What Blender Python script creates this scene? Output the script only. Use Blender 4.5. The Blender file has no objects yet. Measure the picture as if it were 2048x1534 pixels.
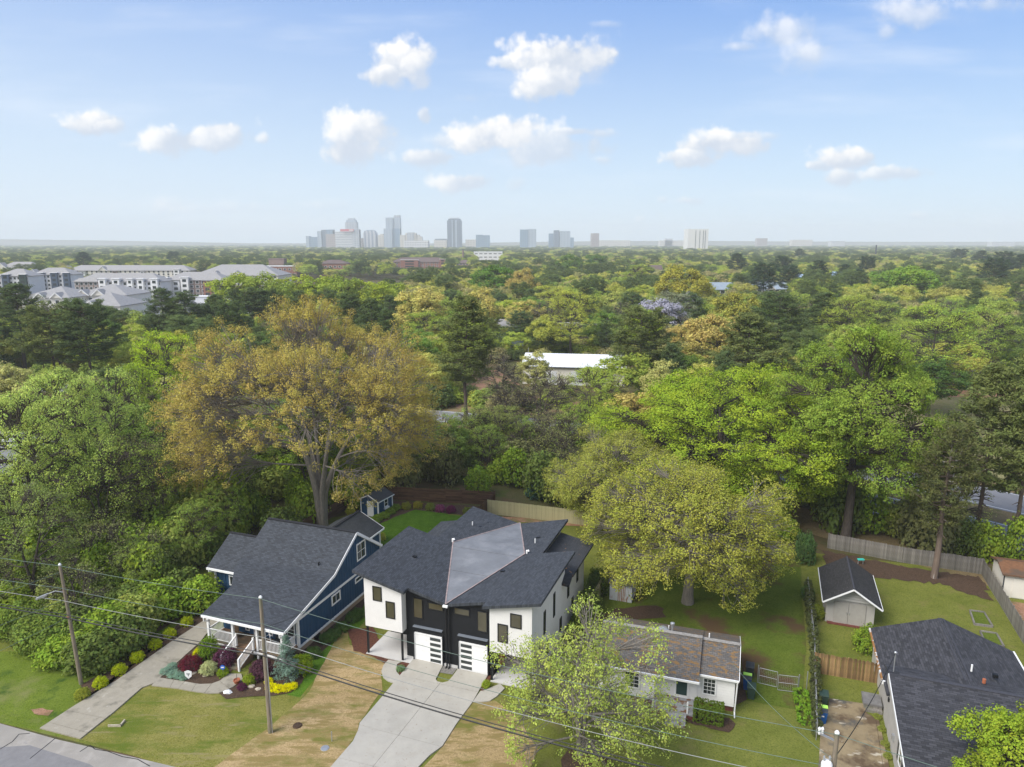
import bpy, math, random
import numpy as np
from mathutils import Vector, Matrix
random.seed(7)
RNG = np.random.default_rng(7)
sc = bpy.context.scene
COL = sc.collection
R = math.radians

# ------------------------------------------------------------------ camera
CAM_H, FOC, PITCH = 33.0, 1421.0, R(11.2)
cam_d = bpy.data.cameras.new('camera')
cam_d.sensor_width = 36.0
cam_d.lens = FOC * 36.0 / 2048.0
cam_d.clip_start = 0.5
cam_d.clip_end = 60000.0
cam = bpy.data.objects.new('camera', cam_d)
COL.objects.link(cam)
cam.location = (0, 0, CAM_H)
cam.rotation_euler = (R(90) - PITCH, 0, 0)
sc.camera = cam

# ------------------------------------------------------------------ light
SUN_EL, SUN_AZ = 46.0, 238.0           # compass-like azimuth, degrees clockwise from +Y
sun_d = bpy.data.lights.new('sun', 'SUN')
sun_d.energy = 2.85
sun_d.angle = R(38)
sun_d.color = (1.0, 0.96, 0.9)
sun = bpy.data.objects.new('sun', sun_d)
COL.objects.link(sun)
sv = Vector((math.sin(R(SUN_AZ)) * math.cos(R(SUN_EL)), math.cos(R(SUN_AZ)) * math.cos(R(SUN_EL)), math.sin(R(SUN_EL))))
sun.rotation_euler = sv.to_track_quat('Z', 'Y').to_euler()

sc.view_settings.view_transform = 'Standard'
sc.view_settings.look = 'None'
sc.view_settings.gamma = 1.0
sc.view_settings.exposure = 0.78
sc.view_settings.use_curve_mapping = False
cy = sc.cycles
cy.max_bounces = 6
cy.diffuse_bounces = 3
cy.glossy_bounces = 2
cy.transmission_bounces = 3
cy.transparent_max_bounces = 8
cy.volume_bounces = 1
cy.use_denoising = True
cy.sample_clamp_indirect = 4.0

# ------------------------------------------------------------------ sky with clouds
world = bpy.data.worlds.new('World')
sc.world = world
world.use_nodes = True
wn = world.node_tree.nodes
wl = world.node_tree.links
wn.clear()

def wnode(t, **k):
    n = wn.new(t)
    for a, v in k.items():
        setattr(n, a, v)
    return n

def wm(op, a, b=None, c=None, clamp=False):
    n = wnode('ShaderNodeMath', operation=op, use_clamp=clamp)
    for i, v in enumerate((a, b, c)):
        if v is None:
            continue
        if isinstance(v, (int, float)):
            n.inputs[i].default_value = v
        else:
            wl.new(v, n.inputs[i])
    return n.outputs[0]

def wmix(f, a, b):
    n = wnode('ShaderNodeMix', data_type='RGBA')
    for s, v in ((0, f), (6, a), (7, b)):
        if isinstance(v, (int, float)):
            n.inputs[s].default_value = v
        elif isinstance(v, tuple):
            n.inputs[s].default_value = v + (1,)
        else:
            wl.new(v, n.inputs[s])
    return n.outputs[2]

def wramp(v, lo, hi):
    n = wnode('ShaderNodeMapRange', interpolation_type='SMOOTHSTEP')
    wl.new(v, n.inputs[0])
    n.inputs[1].default_value, n.inputs[2].default_value = lo, hi
    return n.outputs[0]

tc = wnode('ShaderNodeTexCoord')
sep = wnode('ShaderNodeSeparateXYZ')
wl.new(tc.outputs['Generated'], sep.inputs[0])
DX, DY, DZ = sep.outputs
sky = wnode('ShaderNodeTexSky', sky_type='NISHITA', sun_disc=False, sun_elevation=R(SUN_EL), sun_rotation=R(SUN_AZ),
            altitude=100.0, air_density=1.0, dust_density=0.7, ozone_density=1.6)
# sky as seen: nishita blended towards a luminous veil near the horizon and on the side of the sun
skyn = wnode('ShaderNodeVectorMath', operation='SCALE')
wl.new(sky.outputs[0], skyn.inputs[0])
skyn.inputs['Scale'].default_value = 1.0
elev = wm('MAXIMUM', DZ, 0.0)
veil = wm('POWER', wm('SUBTRACT', 1.0, wm('MULTIPLY', elev, 1.0), clamp=True), 5.0)
side = wm('MULTIPLY_ADD', DX, -0.62, -0.03)
veil = wm('ADD', veil, wm('MULTIPLY', side, 0.8), clamp=True)
blue = wmix(wramp(DZ, 0.0, 0.40), (3.7, 5.1, 6.6), (1.0, 2.4, 5.9))
base = wmix(0.22, blue, skyn.outputs[0])
base = wmix(wm('MULTIPLY', veil, 0.50), base, (5.7, 6.2, 6.65))
# cirrus wisps
ys = wm('MAXIMUM', DY, 0.08)
GX = wm('DIVIDE', DX, ys)
GZ = wm('DIVIDE', DZ, ys)
comb = wnode('ShaderNodeCombineXYZ')
wl.new(GX, comb.inputs[0]); wl.new(GZ, comb.inputs[1])
ci_map = wnode('ShaderNodeMapping')
ci_map.inputs['Scale'].default_value = (1.6, 9.0, 1.0)
ci_map.inputs['Rotation'].default_value = (0, 0, R(-6))
wl.new(comb.outputs[0], ci_map.inputs[0])
ci = wnode('ShaderNodeTexNoise')
ci.inputs['Scale'].default_value = 1.5
ci.inputs['Detail'].default_value = 6.0
ci.inputs['Roughness'].default_value = 0.55
wl.new(ci_map.outputs[0], ci.inputs['Vector'])
base = wmix(wm('MULTIPLY', wramp(ci.outputs[0], 0.48, 0.8), 0.45), base, (6.1, 6.5, 7.1))

# cumulus: each cloud has its own place on the sky (direction), size and weight
def gdir(px, py):
    u, v = (px - 1024) / FOC, (767 - py) / FOC
    dy = math.cos(PITCH) + v * math.sin(PITCH)
    dz = -math.sin(PITCH) + v * math.cos(PITCH)
    return u / dy, dz / dy
CLOUDS = [(800,128,56,38,1),(770,150,44,20,1),(830,140,30,34,.8),
 (1110,118,92,40,1),(1095,165,62,36,1),(1030,125,44,16,.9),(1175,125,54,44,.7),
 (183,247,52,20,.95),(150,251,28,9,.8),(218,252,26,13,.8),
 (345,280,56,26,.9),(432,272,54,27,.9),(525,277,12,10,.7),(290,289,36,8,.6),
 (728,262,56,36,1),(695,288,46,40,.95),(760,280,40,30,.6),
 (848,229,15,18,.8),(995,272,96,34,1),(1085,290,110,36,.75),(850,315,52,17,.85),(900,282,50,18,.7),(1203,320,20,8,.6),(1150,264,60,10,.8),(1195,268,46,9,.7),
 (1430,288,76,24,1),(1372,314,48,17,.9),(1480,276,40,14,.8),(1534,272,22,8,.5),(1470,300,50,20,.5),
 (1690,320,64,22,1),(1680,353,36,15,.85),(1775,346,56,14,.75),(1640,332,34,14,.8),
 (930,364,56,17,.85),(1030,368,20,16,.5),
 (1382,402,44,10,.65),(1326,400,12,8,.5),(1560,66,78,30,.62),(1490,94,38,11,.5),(1612,108,52,28,.6),(1812,24,74,30,.62),(1980,8,64,16,.5),(1775,62,30,18,.45),
 (345,412,60,16,.35),(450,418,150,14,.3),(1830,433,28,9,.45),(1280,438,10,7,.3),(1210,48,28,6,.3),(940,196,40,10,.25),(650,410,60,10,.22)]
nz = wnode('ShaderNodeTexNoise')
nz.inputs['Scale'].default_value = 26.0
nz.inputs['Detail'].default_value = 7.0
nz.inputs['Roughness'].default_value = 0.6
wl.new(comb.outputs[0], nz.inputs['Vector'])
nz2 = wnode('ShaderNodeTexNoise')
nz2.inputs['Scale'].default_value = 9.0
nz2.inputs['Detail'].default_value = 4.0
wl.new(comb.outputs[0], nz2.inputs['Vector'])
nz3 = wnode('ShaderNodeTexVoronoi', feature='SMOOTH_F1')
nz3.inputs['Scale'].default_value = 38.0
nz3.inputs['Detail'].default_value = 2.0
wl.new(comb.outputs[0], nz3.inputs['Vector'])
nv = wm('ADD', wm('MULTIPLY', wm('SUBTRACT', nz.outputs[0], 0.5), 2.0), wm('MULTIPLY', wm('SUBTRACT', nz2.outputs[0], 0.5), 1.6))
nv = wm('ADD', nv, wm('MULTIPLY', wm('SUBTRACT', 0.42, nz3.outputs['Distance']), 0.9))
acc = None
lit = None
for (px, py, rx, ry, w) in CLOUDS:
    gx, gz = gdir(px, py)
    m = wnode('ShaderNodeMapping', vector_type='TEXTURE')
    m.inputs['Location'].default_value = (gx, gz, 0)
    m.inputs['Scale'].default_value = (rx * 1.55 / FOC, ry * 1.5 / FOC, 1)
    wl.new(comb.outputs[0], m.inputs[0])
    ln = wnode('ShaderNodeVectorMath', operation='LENGTH')
    wl.new(m.outputs[0], ln.inputs[0])
    d = wm('SUBTRACT', 1.0, ln.outputs['Value'])
    v = wm('MULTIPLY', wramp(wm('ADD', d, wm('MULTIPLY', nv, 0.62)), -0.04, 0.40 if w > .7 else .8), w)
    sp = wnode('ShaderNodeSeparateXYZ')
    wl.new(m.outputs[0], sp.inputs[0])
    l = wm('MULTIPLY', v, wramp(wm('ADD', wm('SUBTRACT', sp.outputs[1], wm('MULTIPLY', sp.outputs[0], 0.75)), wm('MULTIPLY', nv, 0.9)), -0.75, 0.62))
    acc = v if acc is None else wm('MAXIMUM', acc, v)
    lit = l if lit is None else wm('MAXIMUM', lit, l)
front = wramp(DY, 0.1, 0.3)
acc = wm('MULTIPLY', acc, front)
ratio = wm('DIVIDE', lit, wm('MAXIMUM', acc, 0.01), clamp=True)
ccol = wmix(ratio, (4.3, 4.75, 5.5), (7.3, 7.15, 6.95))
base = wmix(wm('MULTIPLY', acc, 0.97), base, ccol)
# scattered clouds over the rest of the sky
nb = wnode('ShaderNodeTexNoise')
nb.inputs['Scale'].default_value = 3.2
nb.inputs['Detail'].default_value = 7.0
wl.new(tc.outputs['Generated'], nb.inputs['Vector'])
back = wm('MULTIPLY', wramp(nb.outputs[0], 0.40, 0.56), wm('SUBTRACT', 1.0, front))
base = wmix(wm('MULTIPLY', back, 0.92), base, (6.6, 6.45, 6.2))
bg = wnode('ShaderNodeBackground')
wl.new(base, bg.inputs[0])
bg.inputs[1].default_value = 0.091
wo = wnode('ShaderNodeOutputWorld')
wl.new(bg.outputs[0], wo.inputs[0])
world.cycles.sampling_method = 'MANUAL'
world.cycles.sample_map_resolution = 512

# ------------------------------------------------------------------ helpers
def ray(px, py):
    u, v = (px - 1024) / FOC, (767 - py) / FOC
    return (u, math.cos(PITCH) + v * math.sin(PITCH), -math.sin(PITCH) + v * math.cos(PITCH))

def G(px, py, z=0.0):
    """ground survey: photo pixel (2048 wide) -> world x, y on the level z"""
    d = ray(px, py)
    t = (z - CAM_H) / d[2]
    return (d[0] * t, d[1] * t)

def ZH(py, y):
    d = ray(1024, py)
    return CAM_H + d[2] * y / d[1]

def YH(py, H):
    """distance at which something H tall reaches row py"""
    d = ray(1024, py)
    return (CAM_H - H) * d[1] / (-d[2])

def XA(px, py, y):
    d = ray(px, py)
    return d[0] * y / d[1]

OFF = {}

def tag(o, label=None, cat=None, group=None, kind=None):
    if label: o['label'] = label
    if cat: o['category'] = cat
    if group: o['group'] = group
    if kind: o['kind'] = kind
    return o

def empty(name, loc=(0, 0, 0), rz=0.0, off=(0, 0, 0), **k):
    o = bpy.data.objects.new(name, None)
    o.empty_display_size = 0.3
    COL.objects.link(o)
    o.location = loc
    o.rotation_euler = (0, 0, R(rz))
    OFF[o.name] = Vector(off)
    tag(o, **k)
    return o

def lot(name, s0, t0, th=-20.0, z=0.0, **k):
    """a thing authored in lot coordinates (s along the street, t away from it)"""
    c, s = math.cos(R(th)), math.sin(R(th))
    return empty(name, (s0 * c - t0 * s, s0 * s + t0 * c, z), th, (s0, t0, 0), **k)

class MB:
    def __init__(self):
        self.v = []; self.f = []; self.uv = {}
    def add(self, vs, fs):
        b = len(self.v)
        self.v += [tuple(p) for p in vs]
        self.f += [tuple(b + i for i in f) for f in fs]
    def box(self, x0, x1, y0, y1, z0, z1):
        self.add([(x0,y0,z0),(x1,y0,z0),(x1,y1,z0),(x0,y1,z0),(x0,y0,z1),(x1,y0,z1),(x1,y1,z1),(x0,y1,z1)],
                 [(0,3,2,1),(4,5,6,7),(0,1,5,4),(1,2,6,5),(2,3,7,6),(3,0,4,7)])
        return self
    def beam(self, p, q, w, h, up=(0, 0, 1)):
        p, q = Vector(p), Vector(q)
        d = (q - p).normalized()
        u = Vector(up)
        if abs(d.dot(u)) > 0.98: u = Vector((0, 1, 0))
        r = d.cross(u).normalized() * w / 2
        n = r.cross(d).normalized() * h / 2
        self.add([p-r-n, p+r-n, p+r+n, p-r+n, q-r-n, q+r-n, q+r+n, q-r+n],
                 [(0,1,2,3),(4,7,6,5),(0,4,5,1),(1,5,6,2),(2,6,7,3),(3,7,4,0)])
        return self
    def prism(self, poly, z0, z1):
        n = len(poly)
        a = sum(poly[i][0]*poly[(i+1)%n][1]-poly[(i+1)%n][0]*poly[i][1] for i in range(n))
        if a < 0: poly = poly[::-1]
        self.add([(p[0],p[1],z0) for p in poly] + [(p[0],p[1],z1) for p in poly],
                 [tuple(range(n-1,-1,-1)), tuple(range(n,2*n))] + [(i,(i+1)%n,n+(i+1)%n,n+i) for i in range(n)])
        return self
    def wallpoly(self, pts, nrm, d):
        """polygon in 3D extruded by d along nrm"""
        n = len(pts)
        nv = Vector(nrm).normalized() * d
        a = [Vector(p) for p in pts]
        b = [p + nv for p in a]
        self.add(a + b, [tuple(range(n-1,-1,-1)), tuple(range(n,2*n))] + [(i,(i+1)%n,n+(i+1)%n,n+i) for i in range(n)])
        return self
    def slab(self, pts, th):
        """roof plane: top polygon (3D), thickened downwards, with a uv in metres (u along the eave, v up the slope)"""
        n = len(pts)
        P = [Vector(p) for p in pts]
        nn = Vector((0, 0, 0))
        for i in range(n):
            nn += P[i].cross(P[(i+1) % n])
        if nn.z < 0: P = P[::-1]; nn = -nn
        nn.normalize()
        u = Vector((0, 0, 1)).cross(nn)
        u = Vector((1, 0, 0)) if u.length < 1e-3 else u.normalized()
        v = nn.cross(u)
        b = len(self.v)
        self.add([p - Vector((0, 0, th)) for p in P] + P,
                 [tuple(range(n-1,-1,-1)), tuple(range(n,2*n))] + [(i,(i+1)%n,n+(i+1)%n,n+i) for i in range(n)])
        for i, p in enumerate(P):
            self.uv[b+n+i] = (p.dot(u), p.dot(v))
            self.uv[b+i] = self.uv[b+n+i]
        return self
    def tube(self, pts, rad, n=8, cap=True):
        pts = [Vector(p) for p in pts]
        if not hasattr(rad, '__len__'): rad = [rad] * len(pts)
        b = len(self.v)
        ref = None
        for i, p in enumerate(pts):
            d = (pts[min(i+1, len(pts)-1)] - pts[max(i-1, 0)]).normalized()
            if ref is None:
                ref = Vector((1, 0, 0)) if abs(d.x) < 0.9 else Vector((0, 1, 0))
            a = d.cross(ref).normalized()
            c = d.cross(a)
            ref = c.cross(d) if False else ref
            for k in range(n):
                t = 2*math.pi*k/n
                self.v.append(tuple(p + (a*math.cos(t) + c*math.sin(t)) * rad[i]))
        for i in range(len(pts)-1):
            for k in range(n):
                k2 = (k+1) % n
                self.f.append((b+i*n+k, b+i*n+k2, b+(i+1)*n+k2, b+(i+1)*n+k))
        if cap:
            self.f.append(tuple(b+k for k in range(n-1, -1, -1)))
            m = b+(len(pts)-1)*n
            self.f.append(tuple(m+k for k in range(n)))
        return self
    def lathe(self, prof, c=(0, 0, 0), n=14):
        b = len(self.v)
        for (r, z) in prof:
            for k in range(n):
                t = 2*math.pi*k/n
                self.v.append((c[0]+r*math.cos(t), c[1]+r*math.sin(t), c[2]+z))
        for i in range(len(prof)-1):
            for k in range(n):
                k2 = (k+1) % n
                self.f.append((b+i*n+k, b+i*n+k2, b+(i+1)*n+k2, b+(i+1)*n+k))
        self.f.append(tuple(b+k for k in range(n-1, -1, -1)))
        m = b+(len(prof)-1)*n
        self.f.append(tuple(m+k for k in range(n)))
        return self
    def build(self, name, mat=None, parent=None, smooth=False, **k):
        off = OFF.get(parent.name, Vector((0, 0, 0))) if parent is not None else Vector((0, 0, 0))
        me = bpy.data.meshes.new(name)
        me.from_pydata([(x-off[0], y-off[1], z-off[2]) for x, y, z in self.v], [], self.f)
        if self.uv:
            uvl = me.uv_layers.new(name='UVMap')
            li = np.empty(len(me.loops), dtype=np.int32)
            me.loops.foreach_get('vertex_index', li)
            arr = np.zeros((len(self.v), 2), dtype=np.float32)
            for i, q in self.uv.items(): arr[i] = q
            uvl.data.foreach_set('uv', arr[li].ravel())
        if smooth:
            me.polygons.foreach_set('use_smooth', [True]*len(me.polygons))
        me.update()
        if mat: me.materials.append(mat)
        o = bpy.data.objects.new(name, me)
        COL.objects.link(o)
        if parent is not None:
            o.parent = parent
            OFF[o.name] = off
        tag(o, **k)
        return o

def inst(me, name, loc, parent=None, rz=0.0, scale=(1, 1, 1), **k):
    """another object on the same mesh data; loc in the parent's authored coordinates"""
    o = bpy.data.objects.new(name, me)
    COL.objects.link(o)
    off = OFF.get(parent.name, Vector((0, 0, 0))) if parent is not None else Vector((0, 0, 0))
    o.location = Vector(loc) - off
    o.rotation_euler = (0, 0, rz)
    o.scale = scale
    if parent is not None:
        o.parent = parent
        OFF[o.name] = off - (Vector(loc) - off) * 0
    tag(o, **k)
    return o

# ------------------------------------------------------------------ materials
def nt(m):
    m.use_nodes = True
    return m.node_tree.nodes, m.node_tree.links

def mat(name, col, rough=0.8, var=0.12, scale=3.0, col2=None, bump=0.0, bscale=20.0, metal=0.0, detail=5.0, stretch=None, thr=None, spec=0.25):
    """principled with noise-driven colour variation (col -> col2) and a little relief"""
    m = bpy.data.materials.new(name)
    n, l = nt(m)
    p = n['Principled BSDF']
    p.inputs['Roughness'].default_value = rough
    p.inputs['Metallic'].default_value = metal
    p.inputs['Specular IOR Level'].default_value = spec
    t = n.new('ShaderNodeTexCoord')
    src = t.outputs['Object']
    if stretch:
        mp = n.new('ShaderNodeMapping')
        mp.inputs['Scale'].default_value = stretch
        l.new(src, mp.inputs[0])
        src = mp.outputs[0]
    nz = n.new('ShaderNodeTexNoise')
    nz.inputs['Scale'].default_value = scale
    nz.inputs['Detail'].default_value = detail
    nz.inputs['Roughness'].default_value = 0.62
    l.new(src, nz.inputs['Vector'])
    mr = n.new('ShaderNodeMapRange')
    l.new(nz.outputs[0], mr.inputs[0])
    mr.inputs[1].default_value, mr.inputs[2].default_value = thr or (0.3, 0.7)
    mx = n.new('ShaderNodeMix'); mx.data_type = 'RGBA'
    l.new(mr.outputs[0], mx.inputs[0])
    a = tuple(c*(1-var) for c in col)
    b = col2 if col2 else tuple(min(1, c*(1+var)) for c in col)
    mx.inputs[6].default_value = (*a, 1)
    mx.inputs[7].default_value = (*b, 1)
    l.new(mx.outputs[2], p.inputs['Base Color'])
    if bump:
        nb = n.new('ShaderNodeTexNoise')
        nb.inputs['Scale'].default_value = bscale
        nb.inputs['Detail'].default_value = 3
        l.new(src, nb.inputs['Vector'])
        bp = n.new('ShaderNodeBump')
        bp.inputs['Strength'].default_value = bump
        bp.inputs['Distance'].default_value = 0.05
        l.new(nb.outputs[0], bp.inputs['Height'])
        l.new(bp.outputs[0], p.inputs['Normal'])
    m['mix'] = mx.name
    return m

def layer(m, col, scale=1.0, lo=0.5, hi=0.6, detail=6.0, stretch=None, amount=1.0, seed=0.0, rough=0.6):
    """adds a noise-shaped second colour (stains, moss, patches) on top of a mat()"""
    n, l = nt(m)
    p = n['Principled BSDF']
    src = p.inputs['Base Color'].links[0].from_socket
    t = n.new('ShaderNodeTexCoord')
    mp = n.new('ShaderNodeMapping')
    mp.inputs['Location'].default_value = (seed*7.3, seed*3.1, seed)
    mp.inputs['Scale'].default_value = stretch or (1, 1, 1)
    l.new(t.outputs['Object'], mp.inputs[0])
    nz = n.new('ShaderNodeTexNoise')
    nz.inputs['Scale'].default_value = scale
    nz.inputs['Detail'].default_value = detail
    nz.inputs['Roughness'].default_value = rough
    l.new(mp.outputs[0], nz.inputs['Vector'])
    mr = n.new('ShaderNodeMapRange')
    mr.inputs[1].default_value, mr.inputs[2].default_value = lo, hi
    mr.inputs[4].default_value = amount
    l.new(nz.outputs[0], mr.inputs[0])
    mx = n.new('ShaderNodeMix'); mx.data_type = 'RGBA'
    l.new(mr.outputs[0], mx.inputs[0])
    l.new(src, mx.inputs[6])
    mx.inputs[7].default_value = (*col, 1)
    l.new(mx.outputs[2], p.inputs['Base Color'])
    return m

def shingle(name, c1, c2, cm, course=0.14, width=0.3, moss=None, rough=0.85, speckle=None):
    m = bpy.data.materials.new(name)
    n, l = nt(m)
    p = n['Principled BSDF']
    p.inputs['Roughness'].default_value = rough
    p.inputs['Specular IOR Level'].default_value = 0.5
    uv = n.new('ShaderNodeUVMap')
    br = n.new('ShaderNodeTexBrick')
    br.offset = 0.5
    br.inputs['Scale'].default_value = 1.0
    br.inputs['Brick Width'].default_value = width
    br.inputs['Row Height'].default_value = course
    br.inputs['Mortar Size'].default_value = 0.012
    br.inputs['Mortar Smooth'].default_value = 0.3
    br.inputs['Bias'].default_value = 0.0
    br.inputs['Color1'].default_value = (*c1, 1)
    br.inputs['Color2'].default_value = (*c2, 1)
    br.inputs['Mortar'].default_value = (*cm, 1)
    l.new(uv.outputs[0], br.inputs['Vector'])
    nz = n.new('ShaderNodeTexNoise')
    nz.inputs['Scale'].default_value = 0.9
    nz.inputs['Detail'].default_value = 8
    nz.inputs['Roughness'].default_value = 0.7
    l.new(uv.outputs[0], nz.inputs['Vector'])
    mr = n.new('ShaderNodeMapRange')
    l.new(nz.outputs[0], mr.inputs[0])
    mr.inputs[1].default_value, mr.inputs[2].default_value = 0.25, 0.75
    mr.inputs[3].default_value, mr.inputs[4].default_value = 0.84, 1.16
    mu = n.new('ShaderNodeVectorMath'); mu.operation = 'SCALE'
    l.new(br.outputs[0], mu.inputs[0]); l.new(mr.outputs[0], mu.inputs['Scale'])
    out = mu.outputs[0]
    if moss:
        for (mc, sc_, lo, hi, st) in moss:
            mp = n.new('ShaderNodeMapping')
            mp.inputs['Scale'].default_value = st
            l.new(uv.outputs[0], mp.inputs[0])
            n2 = n.new('ShaderNodeTexNoise')
            n2.inputs['Scale'].default_value = sc_
            n2.inputs['Detail'].default_value = 9
            n2.inputs['Roughness'].default_value = 0.72
            l.new(mp.outputs[0], n2.inputs['Vector'])
            r2 = n.new('ShaderNodeMapRange')
            r2.inputs[1].default_value, r2.inputs[2].default_value = lo, hi
            l.new(n2.outputs[0], r2.inputs[0])
            x = n.new('ShaderNodeMix'); x.data_type = 'RGBA'
            l.new(r2.outputs[0], x.inputs[0]); l.new(out, x.inputs[6])
            x.inputs[7].default_value = (*mc, 1)
            out = x.outputs[2]
    l.new(out, p.inputs['Base Color'])
    bp = n.new('ShaderNodeBump')
    bp.inputs['Strength'].default_value = 0.5
    bp.inputs['Distance'].default_value = 0.02
    l.new(br.outputs['Fac'], bp.inputs['Height'])
    bp.invert = True
    l.new(bp.outputs[0], p.inputs['Normal'])
    return m

def glass(name, col=(0.05, 0.06, 0.06), met=0.35, rough=0.06):
    m = bpy.data.materials.new(name)
    n, l = nt(m)
    p = n['Principled BSDF']
    t = n.new('ShaderNodeTexCoord')
    nz = n.new('ShaderNodeTexNoise'); nz.inputs['Scale'].default_value = 0.8
    l.new(t.outputs['Object'], nz.inputs['Vector'])
    mx = n.new('ShaderNodeMix'); mx.data_type = 'RGBA'
    l.new(nz.outputs[0], mx.inputs[0])
    mx.inputs[6].default_value = (*[c*0.6 for c in col], 1)
    mx.inputs[7].default_value = (*[c*1.4 for c in col], 1)
    l.new(mx.outputs[2], p.inputs['Base Color'])
    p.inputs['Roughness'].default_value = rough
    p.inputs['Metallic'].default_value = met
    p.inputs['Specular IOR Level'].default_value = 0.8
    return m

def leafmat(name, far=False, trans=0.28):
    m = bpy.data.materials.new(name)
    n, l = nt(m)
    n.clear()
    out = n.new('ShaderNodeOutputMaterial')
    if far:
        a = n.new('ShaderNodeAttribute'); a.attribute_type = 'INSTANCER'; a.attribute_name = 'col'
        csrc = a.outputs['Color']
    else:
        oi = n.new('ShaderNodeObjectInfo')
        csrc = oi.outputs['Color']
    t = n.new('ShaderNodeAttribute'); t.attribute_type = 'GEOMETRY'; t.attribute_name = 'tint'
    sp = n.new('ShaderNodeSeparateColor')
    l.new(t.outputs['Color'], sp.inputs[0])
    hs = n.new('ShaderNodeHueSaturation')
    l.new(csrc, hs.inputs['Color'])
    hs.inputs['Saturation'].default_value = 1.07
    mh = n.new('ShaderNodeMapRange'); l.new(sp.outputs[1], mh.inputs[0])
    mh.inputs[3].default_value, mh.inputs[4].default_value = 0.475, 0.52
    l.new(mh.outputs[0], hs.inputs['Hue'])
    mv = n.new('ShaderNodeMapRange'); l.new(sp.outputs[0], mv.inputs[0])
    mv.inputs[3].default_value, mv.inputs[4].default_value = 1.40, 2.70
    l.new(mv.outputs[0], hs.inputs['Value'])
    d = n.new('ShaderNodeBsdfDiffuse')
    tr = n.new('ShaderNodeBsdfTranslucent')
    l.new(hs.outputs[0], d.inputs[0])
    l.new(hs.outputs[0], tr.inputs[0])
    mx = n.new('ShaderNodeMixShader')
    mx.inputs[0].default_value = trans
    l.new(d.outputs[0], mx.inputs[1]); l.new(tr.outputs[0], mx.inputs[2])
    l.new(mx.outputs[0], out.inputs[0])
    return m

M = {}
M['leaf'] = leafmat('leaf_foliage')
M['leaf_far'] = leafmat('distant_foliage', True)
M['bark_grey'] = mat('bark_grey', (0.235, 0.21, 0.18), 0.9, 0.3, 3.0, bump=0.4, bscale=12, stretch=(3, 3, .5))
M['bark_dark'] = mat('bark_dark', (0.085, 0.07, 0.058), 0.95, 0.35, 3.0, bump=0.4, bscale=12, stretch=(3, 3, .6))
M['bark_pine'] = mat('bark_pine', (0.11, 0.085, 0.07), 0.95, 0.3, 4.0, bump=0.4, bscale=12, stretch=(3, 3, .6))
M['bark_cedar'] = layer(mat('bark_cedar', (0.16, 0.12, 0.095), 0.95, 0.3, 3.0, bump=0.4, stretch=(4, 4, .4)), (.42, .40, .37), 1.5, .55, .6, stretch=(1, 1, .12))
M['roof_dup'] = shingle('charcoal_shingles', (0.026, 0.030, 0.037), (0.056, 0.064, 0.076), (0.013, 0.014, 0.017), 0.145, 0.33,
                        moss=[((0.30, 0.13, 0.035), 1.3, 0.705, 0.73, (1, 1, 1))])
M['roof_dup_moss'] = shingle('charcoal_shingles_with_leaves', (0.03, 0.032, 0.036), (0.045, 0.048, 0.055), (0.018, 0.02, 0.022), 0.145, 0.33,
                        moss=[((0.42, 0.20, 0.05), 1.1, 0.6, 0.66, (1, 1, 1))])
M['roof_blue'] = shingle('slate_grey_shingles', (0.026, 0.031, 0.039), (0.054, 0.063, 0.077), (0.014, 0.015, 0.019), 0.145, 0.33)
M['roof_rear'] = shingle('dark_flat_shingles', (0.04, 0.044, 0.046), (0.055, 0.06, 0.063), (0.028, 0.03, 0.032), 0.145, 0.33)
M['roof_white'] = shingle('weathered_shingles_with_moss', (0.085, 0.08, 0.074), (0.135, 0.126, 0.118), (0.04, 0.038, 0.036), 0.15, 0.31,
                        moss=[((0.20, 0.115, 0.04), 2.2, 0.525, 0.56, (0.7, 1.6, 1)), ((0.22, 0.115, 0.035), 6.0, 0.60, 0.64, (0.7, 1.6, 1))])
M['roof_h4'] = shingle('black_architectural_shingles', (0.024, 0.024, 0.028), (0.062, 0.062, 0.070), (0.013, 0.013, 0.015), 0.17, 0.42)
M['roof_garage'] = shingle('black_garage_shingles', (0.022, 0.021, 0.021), (0.04, 0.038, 0.038), (0.012, 0.012, 0.012), 0.15, 0.32,
                        moss=[((0.10, 0.055, 0.025), 6.0, 0.62, 0.68, (1, 1, 1))])
M['roof_apt'] = shingle('apartment_shingles', (0.26, 0.255, 0.25), (0.31, 0.30, 0.295), (0.20, 0.195, 0.19), 0.3, 0.8)
M['white_paint'] = mat('white_paint', (0.78, 0.78, 0.77), 0.5, 0.05, 2.0)
M['white_siding'] = mat('white_board_siding', (0.72, 0.71, 0.69), 0.6, 0.04, 1.5)
M['black_paint'] = mat('black_paint', (0.012, 0.013, 0.015), 0.7, 0.15, 2.0)
M['black_metal'] = mat('black_metal', (0.014, 0.015, 0.017), 0.4, 0.1, 2.0)
M['grey_metal'] = mat('galvanised_metal', (0.45, 0.46, 0.47), 0.4, 0.12, 5.0, metal=0.6)
M['blue_paint'] = mat('blue_siding_paint', (0.022, 0.066, 0.135), 0.6, 0.1, 1.2)
M['glass'] = glass('window_glass')
M['glass_warm'] = glass('window_glass_painted_lawn_reflection', (0.10, 0.092, 0.06), 0.35, 0.08)  # tan tint painted into the glass stands for the front lawn's reflection
M['membrane'] = layer(layer(mat('grey_roof_membrane', (0.165, 0.172, 0.183), 0.6, 0.16, 0.7, bump=0.12, bscale=1.5, detail=7), (0.235, 0.24, 0.25), 0.5, 0.50, 0.7), (0.15,0.15,0.16), 2.4, 0.63, 0.70, amount=0.6)
M['pvc'] = mat('white_pvc', (0.8, 0.8, 0.79), 0.4, 0.03)
M['orange_door'] = mat('orange_door_paint', (0.62, 0.27, 0.03), 0.4, 0.08)
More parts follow.
